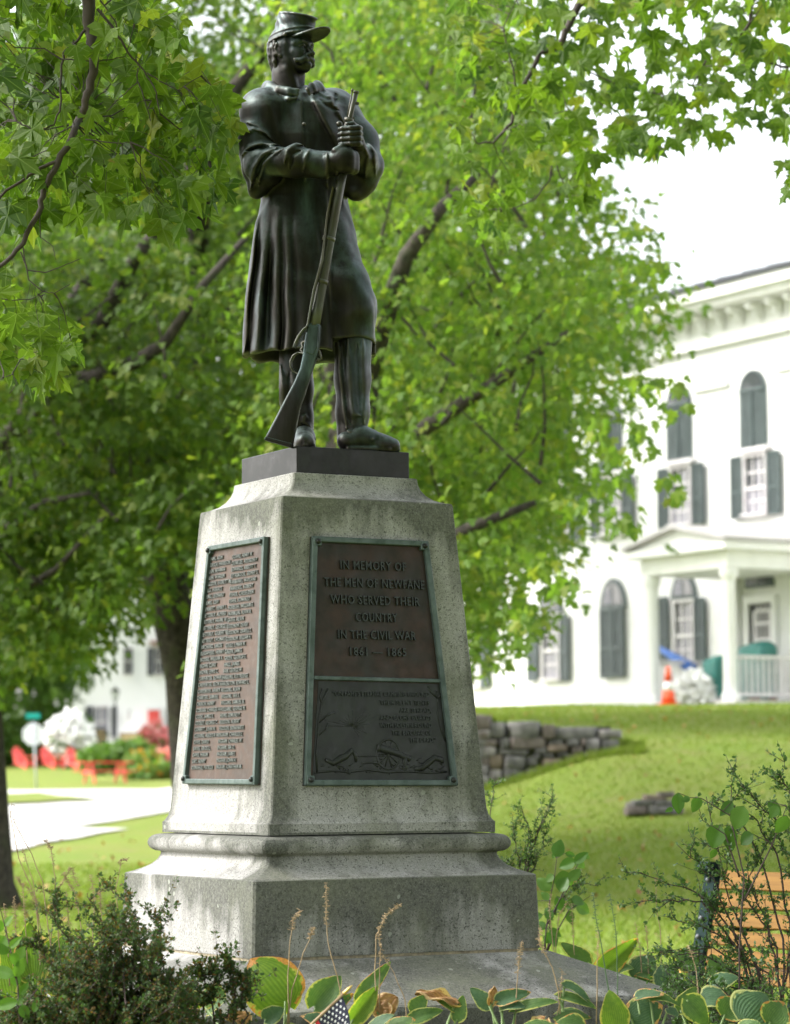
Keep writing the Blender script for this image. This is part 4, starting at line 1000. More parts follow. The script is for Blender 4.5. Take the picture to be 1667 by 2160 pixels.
# sparse sprigs hanging in front of the building belong to the same crown: a few clusters
tree3 = [o for o in COL.objects if o.name.startswith('maple_tree')][-1]
rng = np.random.default_rng(77); cc = []
for (u, v, n) in [(1350, 655, 16), (1385, 690, 9), (1330, 800, 18), (1370, 825, 14), (1425, 820, 9), (1345, 900, 16), (1362, 940, 10), (1300, 960, 18), (1290, 1010, 16), (1325, 1100, 12), (1260, 900, 26), (1420, 1010, 10), (1415, 1045, 9),
                  (1450, 850, 6), (1395, 870, 8), (1310, 1080, 10), (1180, 1230, 22), (1100, 1300, 26), (1210, 1060, 20), (1130, 1180, 24), (1385, 560, 14), (1340, 480, 16), (1090, 1340, 18)]:
    cc.append((u + rng.normal(0, 17, n), v + rng.normal(0, 13, n)))
u = np.concatenate([c_[0] for c_ in cc]); v = np.concatenate([c_[1] for c_ in cc]); n = len(u)
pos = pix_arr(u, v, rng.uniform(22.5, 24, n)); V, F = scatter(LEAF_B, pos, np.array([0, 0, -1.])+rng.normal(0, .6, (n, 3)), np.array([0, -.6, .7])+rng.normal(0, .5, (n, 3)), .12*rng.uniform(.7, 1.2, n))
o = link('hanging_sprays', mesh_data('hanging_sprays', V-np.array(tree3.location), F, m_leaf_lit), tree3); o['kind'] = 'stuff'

# a darker tree line far behind, left of the green
def far_mass(name, label, poly, Yr, N, size, m, seed, tu):
    rng = np.random.default_rng(seed); u, v = in_poly(poly, N//60, rng); C = pix_arr(u, v, rng.uniform(*Yr, len(u)))
    pos = np.repeat(C, 60, 0); n = len(pos); g = rng.normal(0, .5, (n, 3)); pos = pos+g*np.array([1.6, 1.6, .9])
    V, F = scatter(LEAF_B, pos, np.array([0, 0, -.6])+rng.normal(0, .6, (n, 3)), np.array([0, -.3, 1.])+rng.normal(0, .5, (n, 3)), size*rng.uniform(.7, 1.2, n), 3)
    b = Vector((pix(tu, 1000, sum(Yr)/2).x, sum(Yr)/2, 0)); b.z = H(b.x, b.y)
    root = empty(name, b, 0, label, 'tree')
    o = link('foliage', mesh_data('foliage', V-np.array(b), F, m), root); o['kind'] = 'stuff'
    top = Vector((0, 0, C[:, 2].mean()-b.z))
    MB().tube([(0, 0, -.2), (0.1, 0, top.z*.5), (-.1, .1, top.z)], [.45, .35, .15], 10).build('trunk', m_bark, root, True)
    return root
far_mass('shade_tree', 'distant shade tree behind the street sign, beyond the road at far left', [(-200, 900), (160, 950), (190, 1250), (150, 1430), (110, 1560), (-200, 1590)], (122, 134), 9000, .55, m_leaf_back, 21, -30)
far_mass('shade_tree', 'distant tree seen through the gaps between the two left maples', [(-60, 100), (560, 100), (700, 700), (600, 1200), (420, 1260), (200, 1160), (0, 1000)], (56, 66), 9000, .34, m_leaf_back, 22, 600)

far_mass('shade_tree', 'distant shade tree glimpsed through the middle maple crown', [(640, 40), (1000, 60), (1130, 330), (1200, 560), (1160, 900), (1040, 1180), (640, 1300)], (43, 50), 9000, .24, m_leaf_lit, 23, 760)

# ------------------------------------------------------------------ overhanging maple boughs in front
def near_maple(name, label, polys, Yr, twigs_px, size, n_obj, n_rest, m, seed, trunk, extra_stuff=None, face=.8):
    rng = np.random.default_rng(seed); rd = random.Random(seed)
    base = Vector((trunk[0][0], trunk[0][1], H(trunk[0][0], trunk[0][1])-.05))
    root = empty(name, base, 0, label, 'tree')
    MB().tube([Vector(p)-base for p in [base]+[Vector(q) for q in trunk[1:]]], [.30-.16*i/len(trunk) for i in range(len(trunk))], 12).build('trunk', m_bark, root, True)
    nodes = []
    for pts, ra, rb in twigs_px:
        P3 = [(pix(*p) if len(p) == 3 and p[2] > 0 else Vector(p[:3])) for p in pts]
        dens = []
        for i in range(len(P3)-1):
            for k in range(4):
                q = P3[i].lerp(P3[i+1], k/4); dens.append(q + (Vector((rd.uniform(-1, 1), rd.uniform(-1, 1), rd.uniform(-1, 1)))*min(.006, rb*1.5)))
        dens.append(P3[-1])
        MB().tube([p-base for p in dens], [ra+(rb-ra)*i/(len(dens)-1) for i in range(len(dens))], 8).build('branch', m_twig if ra < .05 else m_bark, root, True)
        nodes += dens
    total = n_obj+n_rest; U = []; Vv = []
    wsum = sum(w for _, w in polys)
    for poly, w in polys:
        k = int(round(total*w/wsum)); a, b = in_poly(poly, k, rng); U.append(a); Vv.append(b)
    U = np.concatenate(U); Vv = np.concatenate(Vv); total = len(U)
    # gather the leaves in sprays
    pos = pix_arr(U, Vv, rng.uniform(*Yr, total))
    tip = np.stack([rng.normal(0, .75, total), rng.normal(0, .4, total), -.9+rng.normal(0, .45, total)], 1)
    nor = np.stack([rng.normal(0, .45, total), -face+rng.normal(0, .4, total), .75+rng.normal(0, .4, total)], 1)
    sz = size*rng.uniform(.62, 1.12, total)
    x, y, z = basis(tip, nor)
    order = np.argsort(-sz/pos[:, 1]); sel = order[:n_obj]; rest = order[n_obj:]
    var = []
    for k in range(8):
        lv, lf = leaf_local(LEAF_A, k+seed, .42, .4, .10)
        var.append(mesh_data('leaf', [tuple(q) for q in lv], [tuple(int(i) for i in f) for f in lf], m, False, uv=lv[:, :2]))
    for j, i in enumerate(sel):
        o = bpy.data.objects.new('leaf', var[j % 8]); COL.objects.link(o); o.parent = root
        s = sz[i]; M4 = Matrix(((x[i][0]*s, y[i][0]*s, z[i][0]*s, pos[i][0]-base.x), (x[i][1]*s, y[i][1]*s, z[i][1]*s, pos[i][1]-base.y), (x[i][2]*s, y[i][2]*s, z[i][2]*s, pos[i][2]-base.z), (0, 0, 0, 1)))
        o.matrix_local = M4
    if len(rest):
        V, F = scatter(LEAF_A, pos[rest], tip[rest], nor[rest], sz[rest], 5, cup=.42, droop=.4); UVS = scatter.uv
        if extra_stuff is not None: 
            V2, F2 = extra_stuff; F = np.concatenate([F, F2+len(V)]); V = np.concatenate([V, V2]); UVS = np.concatenate([UVS, extra_uv])
        o = link('foliage', mesh_data('foliage', V-np.array(base), F, m, uv=UVS), root); o['kind'] = 'stuff'
    # leaf stalks back to the nearest piece of twig
    NA_ = np.array([tuple(p) for p in nodes]); mb = MB()
    for i in range(total):
        p = Vector(pos[i]); d = NA_-pos[i]; j = np.argmin((d**2).sum(1)); q = Vector(NA_[j]); L = (q-p).length
        e = p + (q-p)*min(1, .09/max(L, 1e-3)) + Vector((0, 0, .02))
        mb.tube([p-base, e-base], [.0011, .0014], 4, False)
        if i % 4 == 0 and L < .6: mb.tube([a-base for a in wig(e, q, 3, .10, rd)], [.0016, .0022, .003, .004], 5, False)
    o = mb.build('twigs', m_twig, root); o['kind'] = 'stuff'
    return root
UL = [(-60, -60), (380, -60), (385, 60), (370, 150), (470, 165), (500, 215), (495, 280), (465, 330), (475, 410), (410, 480), (350, 500), (320, 430), (250, 450), (180, 430), (120, 440), (60, 480), (-60, 430)]
near_maple('maple_bough_tree', 'nearest maple, its sharp large leaves and crooked twigs hanging into the top left corner',
    [(UL, 9.2), ([(18, 650), (80, 640), (150, 690), (160, 740), (110, 790), (30, 790), (0, 740), (-30, 800), (-40, 700)], 1.15), ([(-40, 560), (14, 555), (18, 600), (-40, 680)], .25), ([(85, 640), (118, 640), (112, 680), (90, 680)], .1)],
    (10.35, 12.0),
    [([(-3.6, 10.8, -4.6)[0:3] and (-180, -520, 10.45), (60, -220, 10.45), (170, -60, 10.45), (185, 0, 10.45), (188, 60, 10.45), (200, 120, 10.45), (190, 190, 10.45), (174, 238, 10.45)], .035, .014),
     ([(174, 238, 11.02), (152, 285, 10.45), (124, 345, 10.45), (92, 400, 10.45), (82, 450, 10.45), (48, 510, 10.45), (22, 545, 10.45), (-30, 590, 10.45)], .015, .008),
     ([(126, 338, 10.45), (96, 352, 10.45), (60, 370, 10.45), (0, 415, 10.45), (-30, 430, 10.45)], .008, .005), ([(182, 62, 10.45), (155, 95, 10.45), (135, 112, 10.45), (128, 160, 10.45), (128, 225, 10.45), (115, 262, 10.45), (80, 280, 10.45), (35, 255, 10.45)], .006, .0025),
     ([(205, 20, 10.45), (240, 60, 10.45), (270, 110, 10.45), (305, 150, 10.45), (330, 195, 10.45), (338, 240, 10.45)], .006, .002), ([(292, 142, 10.45), (288, 175, 10.45), (255, 205, 10.45), (225, 235, 10.45)], .003, .0015),
     ([(292, 172, 10.45), (305, 210, 10.45), (318, 255, 10.45)], .003, .0015), ([(310, 154, 10.45), (345, 175, 10.45), (375, 190, 10.45), (425, 160, 10.45)], .003, .0015), ([(210, 0, 10.45), (245, 45, 10.45), (246, 80, 10.45)], .003, .002),
     ([(45, 530, 10.45), (58, 570, 10.45), (95, 575, 10.45), (130, 562, 10.45), (172, 545, 10.45)], .003, .0015), ([(48, 520, 10.45), (60, 590, 10.45), (90, 615, 10.45), (115, 618, 10.45), (148, 600, 10.45)], .0026, .0015),
     ([(-20, 628, 10.45), (30, 634, 10.45), (70, 630, 10.45), (95, 612, 10.45)], .0026, .0015), ([(84, 450, 10.45), (86, 500, 10.45), (112, 520, 10.45), (118, 548, 10.45)], .0022, .001), ([(15, 420, 10.45), (8, 460, 10.45), (15, 490, 10.45)], .0022, .001),
     ([(0, 800, 10.45), (28, 790, 10.45), (36, 810, 10.45), (20, 830, 10.45)], .0015, .001), ([(130, 125, 10.45), (205, 130, 10.45), (265, 120, 10.45), (282, 60, 10.45)], .003, .0015), ([(180, 295, 10.45), (250, 302, 10.45), (275, 300, 10.45)], .003, .0015)],
    .150, 300, 270, m_leaf_near, 31, [(-4.3, 10.5, 0), (-4.2, 10.5, 2.5), (-3.7, 10.8, 4.2), tuple(pix(-180, -520, 10.45))])
UR = [(925, -60), (1720, -60), (1720, 290), (1600, 255), (1530, 300), (1440, 290), (1395, 325), (1330, 300), (1275, 345), (1250, 445), (1200, 430), (1185, 350), (1120, 335), (1090, 400), (1045, 470), (1000, 480), (985, 420), (960, 350), (950, 250), (985, 180), (945, 100)]
rng = np.random.default_rng(9); n = 13000        # unseen leaves added over and behind the camera to shade the pedestal front
pc = np.stack([rng.uniform(-2.5, 9, n), rng.uniform(-8, 11.5, n), rng.uniform(4.8, 10.5, n)], 1)
# keep what lies outside the view cone so that only the bough reaches into the picture
yy = np.maximum(pc[:, 1], .5); vis = (pc[:, 1] > 0.5) & (pc[:, 0]/yy < .17) & ((pc[:, 2]-CAMZ)/yy < .31)
pc = pc[~vis]; n = len(pc)
V2, F2 = scatter(LEAF_B, pc, np.array([0, 0, -.5])+rng.normal(0, .6, (n, 3)), np.array([0, 0, 1.])+rng.normal(0, .4, (n, 3)), .30*rng.uniform(.7, 1.2, n), 5)
extra_uv = scatter.uv
near_maple('maple_overhang_tree', 'maple reaching in from the upper right with serrated bright leaves against white sky',
    [(UR, 10), ([(1640, 340), (1700, 330), (1700, 420), (1655, 400)], .18), ([(985, 430), (1060, 420), (1070, 500), (1010, 500)], .2)],
    (15.0, 17.6),
    [([(1400, -420, 16), (1340, -120, 16), (1228, 0, 16), (1205, 40, 16), (1180, 95, 16), (1140, 112, 16), (1100, 190, 16), (1080, 260, 16), (1040, 300, 16), (1005, 302, 16)], .03, .004),
     ([(1262, -20, 16), (1240, 50, 16), (1222, 85, 16)], .008, .004), ([(1590, -20, 16), (1582, 50, 16), (1545, 90, 16), (1490, 130, 16), (1460, 180, 16)], .012, .004), ([(1700, 140, 16), (1660, 142, 16), (1615, 130, 16)], .012, .005),
     ([(1164, 350, 16), (1160, 380, 16), (1130, 420, 16), (1080, 440, 16), (1030, 442, 16)], .005, .002), ([(1174, 350, 16), (1190, 390, 16), (1200, 420, 16)], .004, .002), ([(1090, 190, 16), (1080, 130, 16), (1060, 60, 16), (1090, 0, 16)], .006, .003),
     ([(1240, 150, 16), (1320, 185, 16), (1400, 200, 16)], .005, .002), ([(1262, 215, 16), (1290, 235, 16), (1290, 265, 16), (1270, 272, 16)], .003, .0015), ([(1170, 240, 16), (1210, 230, 16), (1230, 215, 16)], .003, .0015)],
    .150, 300, 330, m_leaf_near, 32, [(8.5, 12.0, 0), (8.4, 12.0, 3.0), (7.0, 13.0, 6.0), tuple(pix(1400, -420, 16))], (V2, F2), .6)
# ------------------------------------------------------------------ white courthouse on the terrace
m_white = speckled('white_paint', (0.80, 0.80, 0.79), (0.74, 0.74, 0.72), 3, 0.6)
m_whiteg = speckled('white_paint_weathered', (0.72, 0.70, 0.70), (0.62, 0.58, 0.60), 5, 0.6)
m_shut = speckled('shutter_green', (0.055, 0.075, 0.075), (0.075, 0.10, 0.10), 4, 0.5)
m_glass = mat('window_glass', (0.05, 0.055, 0.06), 0.06, 0, 0.9)
m_curtain = speckled('curtain', (0.22, 0.215, 0.25), (0.30, 0.29, 0.33), 8, 0.8)
m_dark = mat('dark_interior', (0.02, 0.022, 0.022), 0.5)
m_roof = speckled('standing_seam_roof', (0.15, 0.155, 0.18), (0.26, 0.265, 0.30), 2, 0.45)
m_seam = mat('roof_seam', (0.05, 0.055, 0.065), 0.5)
DW = Vector((-0.521, 0.853, 0)).normalized()
BO = Vector((7.88, 60.0, 2.95)); BXa = -DW; BYa = Vector((-BXa.y, BXa.x, 0))
BM = frame(BO, BXa, BYa, Vector((0, 0, 1))); BMi = BM.inverted(); NB_ = -BYa
def wl(u, v, off=0.0):
    p = BMi @ plane_pix(u, v, BO + NB_*off, NB_); return p.x, p.z
bld = empty('courthouse', BO, math.atan2(BXa.y, BXa.x), 'large white clapboard courthouse with arched windows and dark green shutters, on the hill at right', 'building')
X0, X1 = -15.5, 9.0
zE = wl(1667, 567, .75)[1]; zFr = wl(1650, 655)[1]
mb = MB(); nb = int((zE-.9)/.115)
mb.box(((X0+X1)/2, 6.06, zE/2-.4), (X1-X0, 12, zE+.8))
mb.build('wall', m_white, bld)
mb = MB(); z = 0.45
while z < zFr-.35:
    mb.add([(X0, .03, z), (X1, .03, z), (X1, .03, z+.112), (X0, .03, z+.112), (X0, -.012, z), (X1, -.012, z), (X1, .008, z+.112), (X0, .008, z+.112)], [(4, 5, 6, 7), (0, 1, 5, 4), (3, 7, 6, 2), (0, 4, 7, 3), (1, 2, 6, 5)]); z += .113
o = mb.build('clapboards', m_white, bld); o['kind'] = 'stuff'
MB().box(((X0+X1)/2, -.03, .22), (X1-X0, .12, .44)).build('water_table', m_white, bld)
MB().box((X0+.12, -.03, zFr/2), (.3, .13, zFr)).build('corner_board', m_white, bld)
MB().box(((X0+X1)/2, -.035, zFr+.10), (X1-X0, .10, .95)).build('frieze', m_white, bld, bevel=.01)
MB().box(((X0+X1)/2, -.10, zFr-.42), (X1-X0, .16, .12)).build('architrave', m_white, bld)
zc_ = zE-.42
MB().box(((X0+X1)/2-.3, -.42, zE-.12), (X1-X0+1.4, 1.05, .22)).box(((X0+X1)/2-.3, -.36, zE-.30), (X1-X0+1.2, .80, .14)).build('cornice', m_white, bld)
br0 = None; xb = X0+.2
while xb < X1:
    if br0 is None:
        br0 = MB().box((0, -.24, .12), (.15, .44, .12)).box((0, -.13, -.02), (.12, .22, .16)).box((0, -.07, -.14), (.10, .10, .10)).build('bracket', m_white, bld, bevel=.02)
        br0.location = (xb, -.085, zE-.62)
    else:
        c_ = br0.copy(); COL.objects.link(c_); c_.location = (xb, -.085, zE-.62)
    xb += .66
# low roof with standing seams
mr = MB().add([(X0-1, -1.0, zE-.005), (X1+.4, -1.0, zE-.005), (X1+.4, 5.8, zE+1.72), (X0+4.6, 5.8, zE+1.72), (X0-1, -1.0, zE+.06), (X1+.4, -1.0, zE+.06), (X1+.4, 5.8, zE+1.80), (X0+4.6, 5.8, zE+1.80)],
    [(0, 3, 2, 1), (4, 5, 6, 7), (0, 1, 5, 4), (3, 7, 6, 2), (0, 4, 7, 3), (1, 2, 6, 5)])
mr.build('roof', m_roof, bld)
MB().box(((X0+4.6+X1)/2, 5.8, zE+1.82), (X1-X0-4.2, .3, .12)).build('ridge_cap', m_seam, bld)
MB().box(((X0+X1)/2-.3, -1.02, zE+.06), (X1-X0+1.5, .05, .07)).build('drip_edge', m_seam, bld)
s0 = None; xb = X0+.4
while xb < X1:
    if s0 is None:
        a_ = math.atan2(1.74, 6.8)
        s0 = MB().box((0, 3.5, 0), (.12, 7.0, .09)).build('roof_seam', m_seam, bld)
        s0.rotation_euler = (a_, 0, 0); s0.location = (xb, -1.0, zE+.09)
    else:
        c_ = s0.copy(); COL.objects.link(c_); c_.location = (xb, -1.0, zE+.09)
    xb += .85

def arch(cx, z0, w, h, n=12, e=0):
    """half-ellipse outline standing on z0"""
    return [(cx + w/2*math.cos(a), z0 + h*math.sin(a)) for a in np.linspace(0, math.pi, n)]
def vert(poly, y0, y1, mb=None):
    """polygon in xz, extruded from y0 (front) to y1"""
    mb = mb or MB(); n = len(poly)
    return mb.add([(p[0], y0, p[1]) for p in poly] + [(p[0], y1, p[1]) for p in poly], [tuple(range(n)), tuple(range(n, 2*n))[::-1]] + [(i, i+n, (i+1) % n+n, (i+1) % n) for i in range(n)])
def fan(cx, z0, w, h, root, name='fanlight', split=.55):
    fr = vert(arch(cx, z0-.02, w+.10, h+.07), -.075, .0).build('window', m_shut, root)
    vert(arch(cx, z0+.05, w*.86, h*.84), -.085, -.06).build('glass', m_glass, fr)
    vert([(cx-.02, z0+.04), (cx+.02, z0+.04), (cx+.02, z0+h*.88), (cx-.02, z0+h*.88)], -.095, -.08).build('muntin', m_shut, fr)
    vert(arch(cx-w*.17, z0+.06, w*.42, h*.6), -.090, -.086).build('curtain', m_curtain, fr)
    return fr
def louver(cx, z0, w, h, root, archh=0.0, name='shutter'):
    """louvred leaf: stiles, rails, slats"""
    fr = MB()
    st = .05
    sh = MB().box((cx, -.085, z0+h/2), (w-.02, .03, h)).build(name, m_dark if False else m_shut, root)
    for s_ in (-1, 1): MB().box((cx+s_*(w/2-st/2), -.105, z0+h/2), (st, .04, h)).build('stile', m_shut, sh)
    for q in (0.03, .42, .97): MB().box((cx, -.108, z0+h*q), (w-2*st-.004, .04, .07)).build('rail', m_shut, sh)
    mb = MB(); z = z0+.10
    while z < z0+h-.08:
        mb.add([(cx-w/2+st, -.103, z), (cx+w/2-st, -.103, z), (cx+w/2-st, -.122, z+.012), (cx-w/2+st, -.122, z+.012), (cx-w/2+st, -.103, z+.035), (cx+w/2-st, -.103, z+.035)], [(0, 1, 2, 3), (3, 2, 5, 4)]); z += .055
    o = mb.build('slats', m_shut, sh); o['kind'] = 'stuff'
    return sh
def sash(cx, z0, w, h, root, meet=.45, cols=3, rows=(2, 2)):
    fr = MB()
    win = MB().box((cx, -.02, z0+h/2), (w-.02, .05, h-.02)).build('window', m_glass, root)
    f = .05
    for s_ in (-1, 1): MB().box((cx+s_*(w/2+f/2-.01), -.07, z0+h/2), (f, .12, h+2*f)).build('casing', m_whiteg, win)
    MB().box((cx, -.072, z0+h+f/2), (w+2*f+.06, .14, f)).build('head_casing', m_whiteg, win); MB().box((cx, -.09, z0-f/2), (w+2*f+.10, .20, f)).build('sill', m_whiteg, win)
    MB().box((cx, -.062, z0+h*meet), (w, .05, .07)).build('meeting_rail', m_whiteg, win)
    for k in range(1, cols): MB().box((cx-w/2+w*k/cols, -.056, z0+h/2), (.035, .03, h-.03)).build('muntin', m_whiteg, win)
    for za, zb_, r_ in ((0, meet, rows[0]), (meet, 1, rows[1])):
        for k in range(1, r_): MB().box((cx, -.053, z0+h*(za+(zb_-za)*k/r_)), (w, .03, .035)).build('muntin', m_whiteg, win)
    MB().box((cx, -.047, z0+h*meet*.5), (w-.03, .004, h*meet-.04)).build('curtain', m_curtain, win)
    MB().box((cx+w*.12, -.0465, z0+h*(.5+meet/2)), (w*.25, .003, h*(1-meet)-.06)).build('curtain', m_curtain, win)
    return win
zu0 = wl(1604, 1083)[1]; zu1 = wl(1604, 962)[1]; za0 = wl(1593, 948)[1]; za1 = wl(1593, 782)[1]; zs0 = wl(1554, 1096)[1]; zs1 = wl(1554, 965)[1]
for uc in (1593, 1436, 1290, 1180, 1078, 985):
    cx = wl(uc, 950)[0]; W_ = abs(wl(1619, 950)[0]-wl(1567, 950)[0]); hr_ = .5*(za1-za0)*.52
    zr = za1-.42
    fr = vert([(cx-W_/2-.03, za0), (cx+W_/2+.03, za0)] + arch(cx, zr, W_+.06, .45), -.06, .0).build('window', m_shut, bld)
    fr['label'] = 'tall round-headed louvred opening'
    for s_ in (-1, 1):
        mb = MB(); z = za0+.08
        while z < zr-.05:
            a_, b_ = cx+s_*.03, cx+s_*(W_/2-.05)
            a_, b_ = min(a_, b_), max(a_, b_)
            mb.add([(a_, -.062, z), (b_, -.062, z), (b_, -.085, z+.012), (a_, -.085, z+.012), (a_, -.062, z+.04), (b_, -.062, z+.04)], [(0, 1, 2, 3), (3, 2, 5, 4)]); z += .06
        o = mb.build('slats', m_shut, fr); o['kind'] = 'stuff'
    MB().box((cx, -.085, (za0+zr)/2), (.05, .03, zr-za0)).build('mullion', m_shut, fr)
    vert(arch(cx, zr+.04, W_*.86, .36), -.075, -.055).build('glass', m_glass, fr)
    MB().box((cx, -.085, zr), (W_, .03, .07)).build('rail', m_shut, fr)
    cs, w2 = cx+.10, .70
    sash(cs, zu0, w2, zu1-zu0, bld)
    MB().box((cs, -.10, zu1+.14), (w2+.34, .20, .10)).build('window_head', m_whiteg, bld)
    for s_ in (-1, 1): louver(cs+s_*(w2/2+.30), zs0, .40, zs1-zs0, bld)
# ground floor
xd = wl(1605, 1215)[0]; zd = wl(1605, 1237)[1]
fan(xd, zd, .86, wl(1605, 1196)[1]-zd, bld)
x1_, x2_ = wl(1588, 1380)[0], wl(1637, 1380)[0]; zt = wl(1612, 1274)[1]
door = MB().box(((x1_+x2_)/2, -.03, zt/2), (x2_-x1_, .06, zt)).build('door', m_dark, bld); door['label'] = 'dark entrance door with a white screen door ajar'
xs_ = (x1_+.10+x2_)/2+.04; ws_ = x2_-x1_-.16
for s_ in (-1, 1): MB().box((xs_+s_*(ws_/2-.04), -.09, zt/2-.06), (.07, .05, zt-.2)).build('door_stile', m_whiteg, door)
for q in (.04, .52, .70, .86, .985): MB().box((xs_, -.088, (zt-.12)*q), (ws_-.14, .04, .06)).build('door_rail', m_whiteg, door)
for k in (1, 2, 3): MB().box((xs_-ws_/2+ws_*k/4, -.086, zt*.76), (.035, .035, zt*.45)).build('muntin', m_whiteg, door)
MB().box((xs_+.02, -.10, zt*.58), (.28, .01, .24)).build('door_notice', m_white, door)
for s_ in (-1, 1): MB().box(((x1_+x2_)/2+s_*((x2_-x1_)/2+.07), -.06, zt/2), (.13, .12, zt+.1)).build('door_casing', m_white, bld)
MB().box(((x1_+x2_)/2, -.065, zt+.10), (x2_-x1_+.3, .14, .16)).build('door_head', m_white, bld)
for (ua, ub, v0, v1, cu, s0_, s1_, sv0, sv1) in [(1432, 1469, 1400, 1270, 1447, 1405, 1483, 1400, 1260), (1153, 1185, 1432, 1300, 1163, 1130, 1195, 1437, 1296), (1000, 1017, 1448, 1330, 1003, 985, 1027, 1450, 1330)]:
    a_, b_ = wl(ua, 1350)[0], wl(ub, 1350)[0]; z0_, z1_ = wl(cu, v0)[1], wl(cu, v1)[1]
    sash((a_+b_)/2, z0_, b_-a_+.04, z1_-z0_, bld)
    fan((a_+b_)/2-.05, z1_+.10, .84, .52, bld)
    for us in (s0_, s1_): louver(wl(us, 1350)[0], wl(us, sv0)[1], .42, wl(us, sv1)[1]-wl(us, sv0)[1], bld)
cx = wl(1298, 1340)[0]; z0_ = wl(1298, 1430)[1]; z1_ = wl(1298, 1280)[1]
fan(cx, z1_, .92, .62, bld)
for s_ in (-1, 1): louver(cx+s_*.235, z0_, .46, z1_-z0_-.02, bld)
for ua, ub, vv in ((1466, 1540, 815), (1640, 1700, 772)):
    a_, b_ = wl(ua, vv), wl(ub, vv); MB().box(((a_[0]+b_[0])/2, -.06, (a_[1]+b_[1])/2), (abs(b_[0]-a_[0]), .12, .12)).build('belt_moulding', m_white, bld)

# entrance porch (part of the courthouse)
PD = 2.4
xn, zn = wl(1537, 1200, PD); xf, zf = wl(1375, 1215, PD)
zf = (zn+zf)/2
porch = MB().box(((xn+xf)/2, -PD/2, -.06), (xn-xf+.9, PD+.5, .40)).build('porch', m_whiteg, bld)
def column(x, y, r, name='porch_column'):
    o = MB().lathe([(r*1.35, .14), (r*1.35, .24), (r*1.1, .28), (r*1.02, .34), (r, .5), (r*.88, zf-.28), (r*.95, zf-.24), (r*1.2, zf-.18), (r*1.3, zf-.10), (r*1.3, zf)], 18, c=(x, y, 0)).build(name, m_white, porch, True)
    smooth_angle(o, 35)
for x in (xn, xf): column(x, -PD, .15)
for x in (xn, xf): MB().box((x, -.12, zf/2+.07), (.20, .22, zf-.14)).build('pilaster', m_white, porch)
MB().box(((xn+xf)/2, -PD/2-.02, zf+.19), (xn-xf+.34, PD+.30, .36)).build('entablature', m_white, porch)
MB().box(((xn+xf)/2, -PD/2-.10, zf+.46), (xn-xf+.80, PD+.64, .17)).build('porch_cornice', m_white, porch)
hw = (xn-xf)/2+.40; xm = (xn+xf)/2; zp = zf+.55
vert([(xm-hw+.1, zp), (xm+hw-.1, zp), (xm, zp+.34)], -PD-.30, -.03).build('pediment', m_white, porch)
for s_ in (-1, 1):
    vert([(xm, zp+.36), (xm+s_*(hw+.06), zp+.0), (xm+s_*(hw+.06), zp+.09), (xm, zp+.45)][::s_], -PD-.48, -.02).build('porch_roof', speckled('porch_shingle', (.40, .38, .38), (.52, .50, .50), 6, .8), porch)
def railing(p, q, n):
    p, q = Vector(p), Vector(q); d = q-p; L = d.length; M_ = frame(p, d/L, Vector((-d.y, d.x, 0))/L, Vector((0, 0, 1)))
    rl = MB().box((L/2, 0, 1.03), (L, .09, .07), M_).build('railing', m_whiteg, porch)
    MB().box((L/2, 0, .24), (L, .06, .07), M_).build('bottom_rail', m_whiteg, rl)
    for k in range(n): MB().box(((k+.5)*L/n, 0, .635), (.045, .045, .72), M_).build('baluster', m_whiteg, rl)
railing((xn+.02, -PD+.17, .02), (xn+.02, -.24, .02), 13); railing((xf, -PD+.17, .02), (xf, -.24, .02), 13)
MB().box((xm-.2, -PD-.55, -.20), (2.2, .6, .3)).build('porch_step', m_whiteg, porch)

def bw(x, y, z=0): return BM @ Vector((x, y, z))
# things on and around the porch
m_tarp = speckled('green_tarp', (0.02, 0.13, 0.11), (0.03, 0.19, 0.16), 6, 0.45)
def covered(name, loc, rz, w, d, h, label, seed):
    r = random.Random(seed); root = empty(name, loc, rz, label, 'grill cover', 'covered grills on the porch')
    prof = [(0, .12), (.12, .10), (.45, .06), (.75, .0), (.88, -.03), (.96, -.12), (1.0, -.35)]; vs = []; n = 20
    for t_, s_ in prof:
        for k in range(n):
            a = 2*math.pi*k/n; ex = 1/max(abs(math.cos(a)), abs(math.sin(a)))**.7; f = 1+.05*math.sin(5*a+t_*6)+r.uniform(-.015, .015)
            vs.append((math.cos(a)*ex*w/2*(1+s_)*f, math.sin(a)*ex*d/2*(1+s_)*f, .08*(1-t_)+t_*h + (.05*math.cos(a) if t_ > .8 else 0)))
    vs.append((0, 0, h+.02)); fs = [(i*n+k, i*n+(k+1) % n, (i+1)*n+(k+1) % n, (i+1)*n+k) for i in range(len(prof)-1) for k in range(n)] + [((len(prof)-1)*n+k, (len(prof)-1)*n+(k+1) % n, len(vs)-1) for k in range(n)]
    link('cover', mesh_data('cover', vs, fs, m_tarp, True), root)
    for sx in (-1, 1): MB().lathe([(.03, 0), (.09, .01), (.09, .05), (.03, .06)], 10, Matrix.Translation((sx*w*.35, 0, .06)) @ Matrix.Rotation(math.pi/2, 4, 'X')).build('wheel', m_dark, root)
def onp(u, v, y, z0=.14):
    x = BMi @ plane_pix(u, v, BM @ Vector((0, y, 0)), NB_); return BM @ Vector((x.x, y, z0))
g1 = onp(1512, 1440, -PD+.25); g2 = onp(1597, 1440, -1.0)
BR = math.atan2(BXa.y, BXa.x)
covered('covered_grill', g1, BR, .55, .5, .92, 'green tarpaulin-covered grill at the open front of the porch, left of the round column', 1)
covered('covered_grill', g2, BR, .95, .55, 1.24, 'green tarpaulin-covered grill behind the right-hand porch railing, below the door', 2)
m_blue = speckled('blue_canvas', (0.05, 0.13, 0.42), (0.10, 0.20, 0.5), 7, .7)
